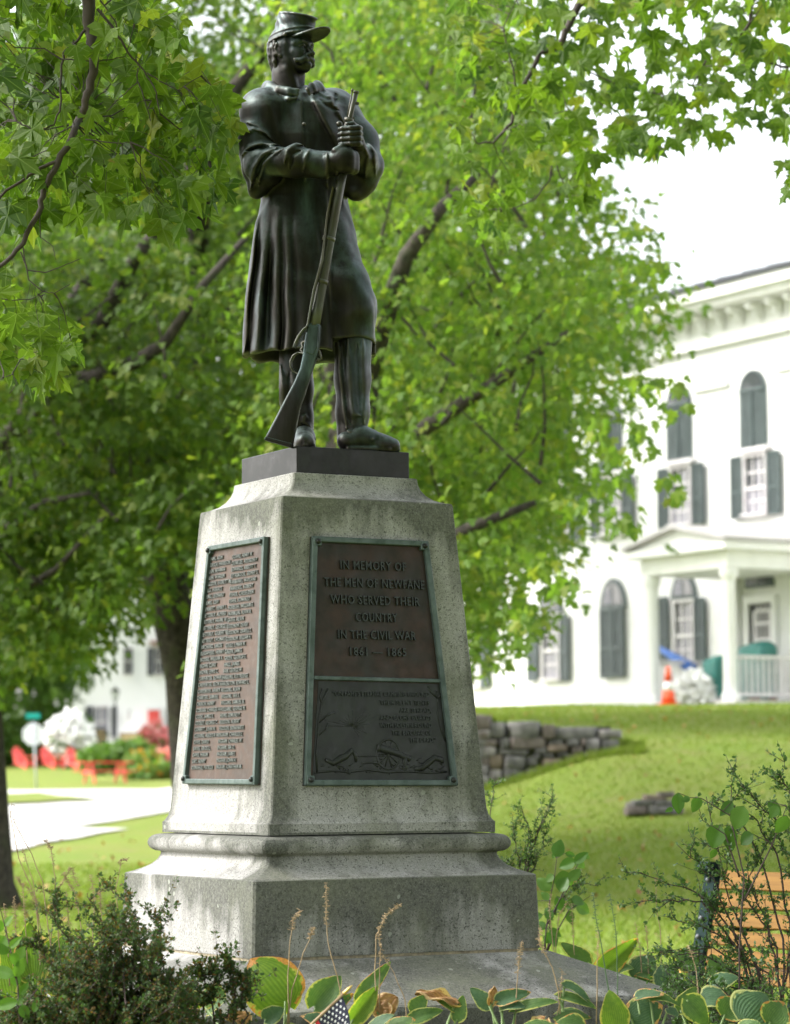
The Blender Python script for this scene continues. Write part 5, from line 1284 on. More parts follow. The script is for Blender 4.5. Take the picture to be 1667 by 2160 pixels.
a_, b_ = pix(1392, 1368, 60.5), pix(1462, 1412, 59.5)
um = empty('folded_umbrella', b_, 0, 'blue folded patio umbrella lying slantwise across the far porch railing', 'umbrella')
MB().tube([Vector((0, 0, 0)), (a_-b_)*.25, (a_-b_)*.6, (a_-b_)*1.02], [.13, .12, .10, .05], 10).build('canopy', m_blue, um, True)
MB().tube([Vector((0, 0, 0)), (b_-a_)*.5+Vector((0, 0, -.0))], [.02, .02], 8).build('pole', m_white, um, True)
def ground_at(u, Y):
    d = ray(u, 1500); x = d.x/d.y*Y; return Vector((x, Y, H(x, Y)))
# traffic cone
c0 = ground_at(1411, 55.8)
cone = empty('traffic_cone', c0, .3, 'orange traffic cone with a white band on the grass before the porch', 'traffic cone')
m_or = mat('cone_orange', (0.75, 0.085, 0.02), 0.5); m_orw = mat('cone_white', (0.8, 0.8, 0.8), 0.5)
MB().box((0, 0, .02), (.40, .40, .04)).build('base', m_or, cone, bevel=.01)
MB().lathe([(.15, .04), (.115, .30)], 20).build('body', m_or, cone, True); MB().lathe([(.1155, .302), (.088, .48)], 20).build('band', m_orw, cone, True)
MB().lathe([(.087, .482), (.04, .80), (.036, .80)], 20).build('tip', m_or, cone, True)
# flower pots
for i, (u_, lb) in enumerate(((1592, 'left of two terracotta flower pots under the right-hand porch railing'), (1627, 'right of two terracotta flower pots under the right-hand porch railing'))):
    p_ = pix(u_, 1500, 58.3); p_.z = max(p_.z, H(p_.x, p_.y))
    ft = empty('flower_pot', p_, 0, lb, 'flower pot', 'terracotta pots by the porch')
    MB().lathe([(.10, 0), (.15, .20), (.17, .20), (.17, .25), (.14, .25), (.13, .21)], 16).build('pot', mat('terracotta', (.45, .10, .05), .8), ft, True)
# white hydrangea before the porch and others across the road
m_bloom = speckled('white_bloom', (0.80, 0.80, 0.78), (0.88, 0.88, 0.87), 4, .8); m_pink = leaf_mat('pink_bloom', [(0.70, 0.22, 0.26), (0.80, 0.36, 0.38), (0.75, 0.16, 0.18), (.8, .5, .5)], 0.3)
m_shrub = leaf_mat('shrub_leaf', [(0.08, 0.17, 0.03), (0.12, 0.22, 0.04), (0.16, 0.27, 0.05)], 0.4)
def shrub(name, label, cat, blobs, m, size, N, seed, foliage=None, group=None, stems=True, root_at=None):
    """blobs: (u, v, Y, rx, rz) ellipsoids seen at photo points"""
    rng = np.random.default_rng(seed); C = [pix(u, v, Y) for u, v, Y, _, _ in blobs]
    b = root_at or Vector((C[0].x, C[0].y, H(C[0].x, C[0].y)))
    root = empty(name, b, 0, label, cat, group); pos = []; wt = np.array([q[3]*q[4] for q in blobs]); wt /= wt.sum()
    for c_, q, w_ in zip(C, blobs, wt):
        k = int(N*w_); g = rng.normal(0, 1, (k, 3)); g /= np.linalg.norm(g, axis=1, keepdims=True); g *= rng.uniform(.55, 1.05, (k, 1)); pos.append(np.array(c_)+g*np.array([q[3], q[3], q[4]]))
    pos = np.concatenate(pos); n = len(pos)
    OUT5 = mirror([(0, 0), (.3, .15), (.36, .5), (.2, .8), (0, 1.0)])
    V, F = scatter(OUT5, pos, rng.normal(0, 1, (n, 3)), rng.normal(0, .6, (n, 3))+np.array([0, -.5, .6]), size*rng.uniform(.6, 1.3, n), 3)
    o = link('blossom' if foliage else 'foliage', mesh_data('blooms', V-np.array(b), F, m), root); o['kind'] = 'stuff'
    if foliage:
        k = n//3; p2 = pos[rng.integers(0, n, k)]*1.0; ctr = np.mean(np.array([tuple(c_) for c_ in C]), 0); p2 = ctr+(p2-ctr)*.85; p2[:, 2] -= .1
        V, F = scatter(OUT5, p2, rng.normal(0, 1, (k, 3)), rng.normal(0, .6, (k, 3))+np.array([0, 0, .6]), size*1.2*rng.uniform(.6, 1.3, k), 3)
        o = link('foliage', mesh_data('foliage', V-np.array(b), F, foliage), root); o['kind'] = 'stuff'
    mb = MB(); rd = random.Random(seed)
    for c_, q in zip(C, blobs):
        for j in range(4):
            e = c_+Vector((rd.uniform(-.6, .6)*q[3], rd.uniform(-.5, .5)*q[3], rd.uniform(-.4, .4)*q[4]))
            s_ = Vector((b.x+(c_.x-b.x)*.8+rd.uniform(-.1, .1), b.y+(c_.y-b.y)*.8, 0)); s_.z = H(s_.x, s_.y)
            mb.tube([p-b for p in wig(s_, e, 4, .05, rd)], [.02, .018, .014, .01, .005], 5)
    o = mb.build('stems', m_twig, root); o['kind'] = 'stuff'
    return root
shrub('hydrangea_bush', 'white hydrangea bush in full bloom before the courthouse porch', 'hydrangea', [(1446, 1464, 57.3, .26, .28), (1473, 1458, 57.3, .28, .34), (1466, 1436, 57.3, .24, .18), (1490, 1478, 57.3, .16, .16)], m_bloom, .13, 5200, 41)

# ------------------------------------------------------------------ dry stone retaining wall
STN = [m_ for m_ in (speckled('grey_fieldstone', (.085, .082, .08), (.175, .17, .165), 7, .9, .5, .02), speckled('brown_fieldstone', (.10, .082, .072), (.165, .14, .125), 7, .9, .5, .02), speckled('pale_fieldstone', (.15, .14, .135), (.25, .235, .22), 7, .9, .5, .02),
    speckled('tan_fieldstone', (.13, .10, .075), (.19, .155, .12), 7, .9, .5, .02))]
def stone_obj(cx, cy, cz, w, d, h, m, parent, seed, rot=0):
    r = random.Random(seed); vs = []; fs = []; n = 10; rings = [(-.5, .95), (-.42, 1.03), (0, 1.05), (.40, 1.03), (.5, .96)]
    k1 = [r.uniform(.88, 1.08) for _ in range(n)]
    for zz, s_ in rings:
        for k in range(n):
            a = 2*math.pi*(k+.5)/n; ex = 1/max(abs(math.cos(a)), abs(math.sin(a)))**1.0
            f = k1[k]*s_*r.uniform(.95, 1.04)
            vs.append((math.cos(a)*ex*w/2*f*.97, math.sin(a)*ex*d/2*f, (zz+r.uniform(-.05, .05))*h))
    for i in range(4):
        for k in range(n): fs.append((i*n+k, i*n+(k+1) % n, (i+1)*n+(k+1) % n, (i+1)*n+k))
    fs.append(tuple(range(n))[::-1]); fs.append(tuple(range(4*n, 5*n)))
    o = link('stone', mesh_data('stone', vs, fs, m, True), parent); smooth_angle(o, 50); o.location = (cx, cy, cz); o.rotation_euler = (r.uniform(-.05, .05), rot+r.uniform(-.05, .05), r.uniform(-.1, .1)); return o
WB = Vector((2.2, WALLY, 1.3))
wall = empty('stone_wall', WB, 0, 'dry-laid fieldstone retaining wall running into the grass bank beside the pedestal', 'stone wall')
LST = [(110, 205, 200, 300, 1), (110, 300, 210, 375, 1), (205, 210, 370, 360, 0), (390, 205, 735, 360, 0), (740, 230, 875, 370, 1), (870, 262, 1290, 378, 0), (1290, 285, 1530, 365, 2), (135, 378, 300, 450, 1), (305, 368, 395, 470, 0), (395, 365, 790, 470, 1), (805, 390, 955, 425, 0),
    (965, 385, 1110, 440, 0), (1112, 380, 1170, 440, 1), (1165, 372, 1330, 500, 0), (1325, 385, 1500, 500, 0), (660, 472, 790, 515, 0), (770, 437, 1010, 505, 3), (1030, 445, 1165, 520, 1), (150, 455, 280, 540, 2), (280, 480, 620, 525, 0), (205, 530, 350, 665, 3), (350, 545, 575, 665, 0),
    (578, 560, 695, 645, 0), (740, 520, 870, 560, 0), (880, 515, 1000, 545, 0), (720, 575, 970, 655, 3), (970, 535, 1110, 610, 1), (1115, 510, 1380, 600, 0), (200, 690, 325, 790, 2), (322, 672, 560, 785, 0), (555, 675, 770, 780, 0), (780, 655, 880, 710, 0), (870, 645, 1060, 710, 1),
    (740, 715, 860, 780, 0), (340, 790, 510, 850, 0), (200, 800, 340, 870, 0), (240, 872, 350, 940, 2), (530, 795, 700, 850, 0), (120, 545, 200, 640, 1), (130, 650, 200, 740, 0), (110, 745, 200, 880, 0), (1360, 510, 1480, 560, 0), (640, 525, 720, 570, 0), (360, 855, 470, 900, 0), (600, 785, 720, 830, 1)]
for i, (x0, y0, x1, y1, mi) in enumerate(LST):
    a_, b_ = pix(990+x0/4.763, 1480+y0/4.763, WALLY-.15), pix(990+x1/4.763, 1480+y1/4.763, WALLY-.15)
    w_, h_2 = b_.x-a_.x, a_.z-b_.z; d_ = .34
    stone_obj((a_.x+b_.x)/2-WB.x, random.Random(i).uniform(-.03, .03), (a_.z+b_.z)/2-WB.z, w_*1.05, d_, h_2*1.02, STN[mi], wall, i)
rd = random.Random(8); x = -2.6      # the part that runs on behind the pedestal
while x < 1.05:
    z = 1.0
    w_ = rd.uniform(.3, .55)
    while z < 2.32:
        h_2 = rd.uniform(.12, .24); stone_obj(x+w_/2-WB.x, 0, z+h_2/2-WB.z, w_, .34, h_2, STN[rd.choice((0, 0, 1, 2))], wall, rd.randint(0, 9999)); z += h_2
    x += w_
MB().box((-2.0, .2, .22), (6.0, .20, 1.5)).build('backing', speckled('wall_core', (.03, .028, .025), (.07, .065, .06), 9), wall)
# long grass hanging over the wall top and standing at its foot
rng = np.random.default_rng(66); n = 5200; X = rng.uniform(-2.5, 3.7, n); top_ = rng.random(n) < .45
Y = np.where(top_, WALLY+rng.uniform(.0, .35, n), WALLY-rng.uniform(.2, .5, n)); Z = hgt(X, np.where(top_, WALLY+.3, Y)); hh = rng.uniform(.06, .20, n)*np.where(top_, 1.0, .8); w = .012
a = rng.uniform(0, 6.28, n); V = np.stack([np.stack([X-w*np.cos(a), Y-w*np.sin(a), Z-.02], 1), np.stack([X+w*np.cos(a), Y+w*np.sin(a), Z-.02], 1), np.stack([X+rng.normal(0, .05, n), Y-.03+rng.normal(0, .05, n), Z+hh], 1)], 1).reshape(-1, 3)
tag(link('long_grass', mesh_data('long_grass', V, np.arange(3*n).reshape(-1, 3), m_blade)), 'unmown grass fringing the top and foot of the stone wall', 'grass', kind='stuff')
# low heap of flat stones in the lawn
hp = pix(1380, 1708, 35.2); hp.z = H(hp.x, hp.y)
heap = empty('stone_heap', hp, 0, 'small heap of flat stones lying alone in the lawn below the wall', 'stone heap')
for i, (x, y, z, w_, d_, h_2, mi) in enumerate([(-.22, 0, .05, .32, .3, .10, 1), (.08, -.02, .05, .40, .3, .10, 0), (.28, .05, .045, .2, .25, .09, 1), (-.14, 0, .145, .34, .28, .08, 0), (.16, 0, .14, .36, .28, .09, 0), (0, .02, .21, .30, .24, .07, 3), (.15, .02, .245, .22, .22, .08, 1), (-.3, .05, .12, .12, .2, .06, 2)]):
    stone_obj(x, y, z, w_, d_, h_2, STN[mi], heap, 100+i, .08*(i % 3-1))

# ------------------------------------------------------------------ park bench
m_slat = mat('bench_slat', (0.50, 0.24, 0.05), 0.65, 0, .2); t = NT(m_slat); v = t.coord()
n_ = t.noise(t.mapping(v, (2, 40, 40)), 1.0, 4, .6)
t.l(t.ramp(n_, [(.3, (.115, .055, .008)), (.55, (.165, .082, .013)), (.8, (.21, .11, .02))]), t.b.inputs['Base Color'])
m_iron = mat('bench_iron', (0.008, 0.020, 0.019), 0.75, 0, .1); m_bolt = mat('bench_bolt', (0.10, 0.11, 0.12), 0.5, .3)
ba = R(-55); BD = 14.6
bp = pix(1500, 1840, BD); bz = H(bp.x, bp.y)
bx = Vector((math.cos(ba), math.sin(ba), 0)); by = Vector((-bx.y, bx.x, 0))     # by: the way the sitter looks, away to the right
htop = pix(1480, 1835, BD).z - bz
bench = empty('park_bench', (bp.x, bp.y, bz), ba, 'park bench with orange-brown slats and dark green iron frame, seen from behind at right', 'bench')
REC = .26
def bk(x, h, o=0):   # point on the back plane at height h
    return Vector((x, (h-htop)*REC - .0 + o, h))
L_ = 1.75
tilt = Matrix.Rotation(-math.atan(REC), 4, 'X')
for i, (hc_, sw) in enumerate([(htop-.050, .092), (htop-.155, .072), (htop-.250, .072), (htop-.345, .072), (htop-.440, .072), (htop-.530, .072)]):
    o = MB().box((L_/2+.03, 0, 0), (L_-.05, .03, sw*1.06)).build('back_slat', m_slat, bench, bevel=.004); o.location = bk(.045, hc_); o.rotation_euler = (-math.atan(REC), 0, 0)
for i in range(5):
    o = MB().box((L_/2+.03, .14+i*.085, .42), (L_, .07, .03)).build('seat_slat', m_slat, bench, bevel=.004)
for fx in (0, L_*.5, L_+.06):
    pts = [bk(fx, htop+.0, -.05), bk(fx, htop+.022, -.035), bk(fx, htop+.02, .0), bk(fx, htop-.04, .022), bk(fx, htop-.3, .03), bk(fx, htop-.56, .03), Vector((fx, .02, .38)), Vector((fx, -.05, .2)), Vector((fx, -.12, .0))]
    fr = MB(); 
    for i in range(len(pts)-1):
        a_, b_ = pts[i], pts[i+1]; fr.box((0, 0, 0), (.085, .045, (b_-a_).length+.02), Matrix.Translation((a_+b_)/2) @ (b_-a_).to_track_quat('Z', 'Y').to_matrix().to_4x4())
    fo = fr.build('end_frame', m_iron, bench)
    MB().tube([Vector((fx, .02, .39)), Vector((fx, .3, .385)), Vector((fx, .55, .40)), Vector((fx, .60, .34)), Vector((fx, .55, .2)), Vector((fx, .62, 0))], [.024]*6, 8).build('front_leg', m_iron, fo, True)
    MB().tube([bk(fx, htop-.24, .03), Vector((fx, .2, .64)), Vector((fx, .5, .64)), Vector((fx, .58, .60)), Vector((fx, .56, .40))], [.02]*5, 8).build('armrest', m_iron, fo, True)
    for hc_ in (htop-.05, htop-.155, htop-.25, htop-.345, htop-.44, htop-.53):
        p_ = bk(fx, hc_, -.005); MB().lathe([(.014, 0), (.014, .006), (.009, .014), (.001, .016)], 10, Matrix.Translation(p_+Vector((0, .0, 0))) @ Matrix.Rotation(math.pi/2, 4, 'X')).build('bolt', m_bolt, fo, True)

# ------------------------------------------------------------------ across the road: white inn, furniture, signs
m_red = speckled('red_paint', (0.74, 0.075, 0.07), (0.80, 0.11, 0.09), 5, 0.5); m_black = mat('black_paint', (0.022, 0.024, 0.028), 0.5); m_gold = mat('gold_letters', (0.55, 0.40, 0.16), 0.4, .3)
HY = 138.0
def hp_(u, v, dy=0): return pix(u, v, HY+dy)
h0 = hp_(140, 1580); hx1 = hp_(560, 1580).x; hb = Vector((h0.x, HY, H(h0.x, HY)))
inn = empty('white_inn', hb, 0, 'white two-storey inn with dark shutters and a red front door across the road', 'building')
ztopw = hp_(140, 1240).z-hb.z
MB().box(((hx1-h0.x)/2, 4.03, ztopw/2-.3), (hx1-h0.x, 8, ztopw+.6)).build('wall', mat('inn_white', (.90, .90, .91), .6), inn)
vert([(-.6, ztopw), (hx1-h0.x+.6, ztopw), ((hx1-h0.x)/2, ztopw+3.4)], -.5, 8.4).build('roof', speckled('inn_slate', (.10, .10, .11), (.16, .16, .17), 5), inn)
def hbox(u0, v0, u1, v1, y0, y1, m, name, parent=inn):
    a_, b_ = hp_(u0, v0), hp_(u1, v1)
    return MB().box(((a_.x+b_.x)/2-hb.x, (y0+y1)/2, (a_.z+b_.z)/2-hb.z), (b_.x-a_.x, y1-y0, a_.z-b_.z)).build(name, m, parent)
for (u0, v0, u1, v1) in ((326, 1368, 343, 1422), (200, 1492, 228, 1552), (352, 1495, 358, 1545), (420, 1368, 440, 1422), (262, 1368, 280, 1422)):
    w = hbox(u0, v0, u1, v1, -.05, .0, m_curtain if u0 == 200 else m_glass, 'window')
    hbox(u0-2, v0-3, u1+2, v0, -.10, -.02, m_whiteg, 'lintel', w); hbox(u0-2, v1, u1+2, v1+3, -.12, -.02, m_whiteg, 'sill', w)
    hbox(u0, (v0+v1)/2-1, u1, (v0+v1)/2+1, -.08, -.055, m_whiteg, 'meeting_rail', w); hbox((u0+u1)/2-.6, v0, (u0+u1)/2+.6, v1, -.075, -.056, m_whiteg, 'muntin', w)
for (u0, v0, u1, v1) in ((312, 1367, 323, 1425), (346, 1367, 356, 1425), (181, 1490, 197, 1556), (236, 1490, 247, 1554), (406, 1367, 417, 1425), (443, 1367, 453, 1425)):
    hbox(u0, v0, u1, v1, -.09, -.01, speckled('slate_shutter', (.05, .055, .065), (.07, .075, .085), 3), 'shutter')
hbox(318, 1352, 358, 1360, -.35, -.0, speckled('brown_trim', (.30, .17, .14), (.36, .22, .18), 4), 'brown_ledge')
dr = hbox(313, 1498, 337, 1575, -.07, -.0, m_red, 'door'); hbox(334, 1536, 336, 1538, -.12, -.075, m_gold, 'handle', dr)
hbox(309, 1494, 342, 1498, -.11, -.01, m_whiteg, 'door_head'); hbox(338, 1498, 343, 1575, -.10, -.01, m_whiteg, 'door_casing')
lw = hbox(271, 1500, 277, 1520, -.35, -.12, m_whiteg, 'wall_lantern'); lw['label'] = 'small grey wall lantern'; hbox(272, 1498, 276, 1501, -.30, -.17, m_black, 'lantern_cap', lw)
rl = hbox(180, 1556, 345, 1559, -2.3, -2.2, m_whiteg, 'porch_railing')
for k in range(48): hbox(181+k*3.4, 1559, 182.2+k*3.4, 1576, -2.28, -2.22, m_whiteg, 'baluster', rl)
hbox(178, 1576, 350, 1590, -2.4, -.02, m_white, 'porch_floor')

def gp(u, v, Y):   # a spot on the ground under a photo column
    x = ray(u, v).x/ray(u, v).y*Y; return Vector((x, Y, H(x, Y)))
# red adirondack chairs
def adirondack():
    root = empty('adirondack_chair', (0, 0, 0), 0, 'x', 'chair', 'red adirondack chairs by the inn')
    for i in range(5):
        x = (i-2)*.115; hh = .78 - abs(i-2)**1.6*.06
        o = MB().box((0, 0, hh/2), (.105, .022, hh)).lathe([(.052, 0), (.052, .022)], 12, Matrix.Translation((0, .011, hh)) @ Matrix.Rotation(math.pi/2, 4, 'X')).build('back_slat', m_red, root)
        o.location = (x, .32, .22); o.rotation_euler = (-.42, 0, 0)
    for i in range(5):
        o = MB().box((0, 0, 0), (.56, .095, .022)).build('seat_slat', m_red, root); o.location = (0, .30-i*.105, .25+i*.028)
    for s_ in (-1, 1):
        MB().box((s_*.34, -.02, .56), (.14, .74, .025)).build('armrest', m_red, root)
        MB().box((s_*.30, -.30, .275), (.03, .11, .55)).build('leg', m_red, root)
        MB().box((s_*.27, .06, .19), (.03, .85, .11), Matrix.Rotation(.20, 4, 'X')).build('side_rail', m_red, root)
        MB().box((s_*.30, .34, .40), (.03, .07, .32)).build('arm_support', m_red, root)
    MB().box((0, -.325, .30), (.6, .022, .13)).build('front_apron', m_red, root)
    return root
ch0 = adirondack()
for i, (u, v, Y, rz, lb) in enumerate([(55, 1622, 118, .85, 'leftmost red adirondack chair, left of the sign pole'), (114, 1622, 118, .85, 'red adirondack chair just right of the sign pole'), (167, 1618, 117, .75, 'red adirondack chair partly behind the left end of the picnic table'),
        (207, 1604, 126, .3, 'red adirondack chair below the black inn sign'), (258, 1600, 128, .1, 'red adirondack chair with only its back above the greenery, right of the lamp post'), (309, 1600, 128, -.3, 'rightmost red adirondack chair, below the red door')]):
    o = ch0 if i == 0 else copy_tree(ch0); p = gp(u, v, Y)
    if v < 1610: p.z = pix(u, 1606, Y).z
    o.location = p; o.rotation_euler = (0, 0, rz); o['label'] = lb
# picnic table
p = gp(222, 1650, 98); pt = empty('picnic_table', p, R(24), 'red wooden picnic table with attached benches on the grass by the road', 'picnic table')
for i in range(5): MB().box((0, (i-2)*.148, .745), (1.9, .138, .04)).build('top_plank', m_red, pt)
for s_ in (-1, 1):
    for j in range(2): MB().box((0, s_*(.62+j*.145), .44), (1.9, .135, .04)).build('bench_plank', m_red, pt)
for sx in (-1, 1):
    MB().box((sx*.62, 0, .38), (.05, 1.62, .09)).build('cross_beam', m_red, pt); MB().box((sx*.62, 0, .70), (.05, .74, .05)).build('top_beam', m_red, pt)
    for s_ in (-1, 1): MB().box((0, 0, 0), (.05, .11, .84), Matrix.Translation((sx*.57, s_*.42, .36)) @ Matrix.Rotation(s_*.50, 4, 'X')).build('leg', m_red, pt)
# stop sign seen from behind, with street name blade
p = gp(78, 1660, 90); p.z -= .02; sg = empty('road_sign', p, R(8), 'octagonal road sign seen from behind with a small green street sign on top', 'road sign')
m_alu = speckled('sign_back', (.62, .64, .66), (.70, .72, .73), 3, .45); m_post = speckled('galvanised_post', (.36, .40, .42), (.45, .49, .51), 12, .5)
topz = pix(68, 1535, 90).z-p.z; lean = -.16
oc = [(.385*math.cos(R(22.5+45*k)), .385*math.sin(R(22.5+45*k))) for k in range(8)]
zc2 = pix(70, 1549, 90).z-p.z; xc2 = pix(71, 1549, 90).x-p.x
MB().tube([(0, 0, -.2), (xc2*.5, 0, zc2*.5), (xc2, 0, zc2+.42)], [.032]*3, 8).build('post', m_post, sg, True)
vert([(xc2+a, zc2+b) for a, b in oc], .04, .05).build('sign_plate', m_alu, sg)
for dz in (-.15, .15): MB().lathe([(.02, 0), (.02, .02)], 8, Matrix.Translation((xc2, .005, zc2+dz)) @ Matrix.Rotation(math.pi/2, 4, 'X')).build('bolt', m_post, sg)
MB().box((xc2-.02, .05, pix(70, 1510, 90).z-p.z), (.46, .02, .17)).build('street_name_blade', mat('street_sign_green', (.0, .32, .26), .4), sg)
# lamp post
p = gp(243, 1590, 124); lpz = pix(243, 1476, 124).z-p.z
lamp = empty('lamp_post', p, 0, 'slim black lamp post with a glazed lantern before the inn', 'lamp post')
MB().lathe([(.09, 0), (.09, .25), (.05, .35), (.04, .6), (.035, lpz-.05), (.06, lpz)], 12).build('post', m_black, lamp, True)
MB().frustum((0, 0, lpz), (.16, .16), (.30, .30), .36).build('lantern_glass', mat('lantern_glass', (.55, .58, .56), .2), lamp)
for sx in (-1, 1):
    for sy in (-1, 1): MB().tube([(sx*.083, sy*.083, lpz), (sx*.155, sy*.155, lpz+.36)], [.01, .01], 5).build('lantern_bar', m_black, lamp)
MB().lathe([(.24, lpz+.361), (.20, lpz+.40), (.08, lpz+.52), (.03, lpz+.54), (.03, lpz+.60)], 8).build('lantern_cap', m_black, lamp)
# inn signs
p = gp(208, 1580, 120); s1 = empty('inn_sign', p, 0, 'black hanging sign board with gold script under a curved top, before the inn window', 'sign')
def sp_(u, v): q = pix(u, v, 120); return (q.x-p.x, q.z-p.z)
poly = [sp_(*q) for q in ((198, 1575), (220, 1575), (225, 1570), (227, 1560), (224, 1556), (228, 1550), (227, 1540), (216, 1536), (204, 1536), (194, 1540), (192, 1548), (196, 1556), (193, 1562), (195, 1571))]
vert(poly, -.03, .03).build('sign_board', m_black, s1)
MB().tube([(sp_(190, 1534)[0], .0, 0), (sp_(190, 1534)[0], .0, sp_(190, 1530)[1])], [.04, .04], 8).build('post', m_black, s1)
MB().tube([(sp_(190, 1533)[0], .0, sp_(190, 1532)[1]), (sp_(226, 1533)[0], .0, sp_(190, 1532)[1])], [.025, .025], 6).build('arm', m_black, s1)
TM = frame((0, -.032, 0), (1, 0, 0), (0, 0, 1), (0, -1, 0))
for body, u0, u1, vv, hh in (('Four', 198, 222, 1544, 7), ('Columns', 195, 226, 1555, 6), ('Inn', 201, 220, 1566, 6)):
    a_, b_ = sp_(u0, vv), sp_(u1, vv); text_mesh(body, a_[0], b_[0], a_[1], hh*.0207, 0, .012, TM, 'sign_lettering', m_gold, s1, .03, .2)
p = gp(276, 1575, 121); s2 = empty('inn_sign', p, 0, 'gold-faced notice board with slanting brown frame beside the lamp post', 'sign')
def sp2(u, v): q = pix(u, v, 121); return (q.x-p.x, q.z-p.z)
vert([sp2(*q) for q in ((256, 1564), (301, 1564), (293, 1545), (252, 1546))], -.03, .02).build('sign_frame', speckled('sign_frame_brown', (.16, .10, .06), (.25, .15, .09), 6), s2)
vert([sp2(*q) for q in ((258, 1561), (296, 1561), (291, 1548), (255, 1549))], -.045, -.03).build('sign_face', speckled('gilt_face', (.42, .32, .15), (.55, .42, .22), 12, .5), s2)
for uu in (262, 290): MB().tube([(sp2(uu, 1564)[0], 0, 0), (sp2(uu, 1564)[0], 0, sp2(uu, 1560)[1])], [.04, .04], 6).build('post', m_black, s2)
# shrubs there
shrub('hydrangea_bush', 'big white hydrangea bush between the sign pole and the inn window', 'hydrangea', [(150, 1560, 120, 1.0, .85), (150, 1530, 120, .65, .5), (128, 1545, 120, .6, .6), (168, 1580, 120, .5, .5), (135, 1590, 120, .5, .4)], m_bloom, .30, 5000, 42, m_shrub)
shrub('rose_bush', 'pink flowering bush in front of the red door', 'flower bush', [(328, 1552, 124, .75, .55), (345, 1560, 124, .5, .5), (330, 1580, 124, .6, .5)], m_pink, .24, 1700, 43, m_shrub)
shrub('rose_bush', 'low pink flowering bush beside the left face of the pedestal, far off', 'flower bush', [(352, 1602, 112, .55, .4), (335, 1605, 112, .4, .3), (372, 1610, 112, .6, .45)], m_pink, .22, 1200, 44, m_shrub)
shrub('garden_shrub', 'green garden bush behind the picnic table', 'bush', [(215, 1600, 108, .9, .55), (245, 1594, 108, .9, .5), (285, 1588, 108, .8, .45)], m_shrub, .24, 2600, 45)
shrub('garden_shrub', 'green perennial clump right of the picnic table, dotted with orange lilies', 'bush', [(300, 1615, 103, .75, .5), (325, 1628, 102, .7, .35), (290, 1635, 102, .5, .3), (340, 1640, 102, .5, .25)], leaf_mat('lily_clump', [(.08, .18, .03), (.14, .25, .04), (.18, .28, .05), (.10, .2, .03), (.12, .22, .04), (.6, .25, .03)], .4), .22, 2400, 46)
shrub('hedge_bush', 'rounded green hedge bush behind the left chairs', 'hedge', [(10, 1575, 126, 1.3, 1.0), (55, 1568, 128, 1.2, 1.0), (100, 1572, 128, 1.0, .9), (-40, 1560, 126, 1.5, 1.3), (118, 1550, 130, .7, .7)], m_shrub, .3, 5200, 47)
# ------------------------------------------------------------------ hostas
def hosta_mat(name, ga, gb, edge, burn, trans=.45, warm=1.15):
    m = mat(name, ga, 0.5, 0, 0.35); t = NT(m); uv = t.n('ShaderNodeUVMap').outputs[0]; s = t.n_sep(uv)
    oi = t.n('ShaderNodeObjectInfo').outputs['Random']
    ob = t.coord('Object'); nz = t.noise(ob, 9, 4, .6); nz2 = t.noise(ob, 30, 3)
    c = t.mix(t.ramp(nz, [(.35, 0.0), (.65, 1.0)]), ga, gb)
    veins = t.n('ShaderNodeMath', operation='SINE'); t.l(t.math('MULTIPLY', s[0], 46.0), veins.inputs[0])
    c = t.mix(t.math('MULTIPLY_ADD', veins.outputs[0], .22, .22, clamp=True), c, (ga[0]*.45, ga[1]*.5, ga[2]*.5))
    ed = t.math('ADD', t.math('ABSOLUTE', s[0]), t.math('MULTIPLY', t.math('SUBTRACT', nz, .5), .55))
    c = t.mix(t.ramp(ed, [(.84, 0.0), (.90, 1.0)]), c, edge)
    br = t.math('ADD', t.math('MULTIPLY', t.math('MAXIMUM', t.math('ABSOLUTE', s[0]), s[1]), .95), t.math('MULTIPLY', t.math('SUBTRACT', t.noise(ob, 5, 3), .5), .9))
    br = t.math('ADD', br, t.math('MULTIPLY', t.math('SUBTRACT', oi, .55), .35))
    c = t.mix(t.ramp(br, [(.99, 0.0), (1.06, 1.0)]), c, t.ramp(nz2, [(.3, burn), (.7, (burn[0]*1.9, burn[1]*1.7, burn[2]*1.5))]))
    t.l(c, t.b.inputs['Base Color']); t.bump(veins.outputs[0], .25, .004)
    tr = t.n('ShaderNodeBsdfTranslucent'); t.l(t.mix(1.0, c, (warm*1.1, warm*1.2, warm*.5), 'MULTIPLY'), tr.inputs['Color'])
    ms = t.n('ShaderNodeMixShader'); ms.inputs[0].default_value = trans
    t.l(t.b.outputs[0], ms.inputs[1]); t.l(tr.outputs[0], ms.inputs[2]); t.l(ms.outputs[0], t.t.nodes['Material Output'].inputs['Surface'])
    return m
m_h1 = hosta_mat('hosta_leaf', (0.075, 0.15, 0.045), (0.115, 0.20, 0.055), (0.42, 0.42, 0.13), (0.30, 0.15, 0.05))
m_h2 = hosta_mat('hosta_leaf_bluish', (0.055, 0.115, 0.055), (0.085, 0.155, 0.075), (0.34, 0.36, 0.14), (0.34, 0.20, 0.09), .3)
m_h3 = hosta_mat('hosta_leaf_lime', (0.13, 0.235, 0.03), (0.19, 0.30, 0.035), (0.45, 0.42, 0.10), (0.36, 0.18, 0.06), .6)
m_hd = hosta_mat('hosta_leaf_withered', (0.36, 0.19, 0.08), (0.45, 0.26, 0.12), (0.50, 0.36, 0.18), (0.25, 0.12, 0.05), .3)
m_pet = mat('hosta_petiole', (0.13, 0.20, 0.06), .5)
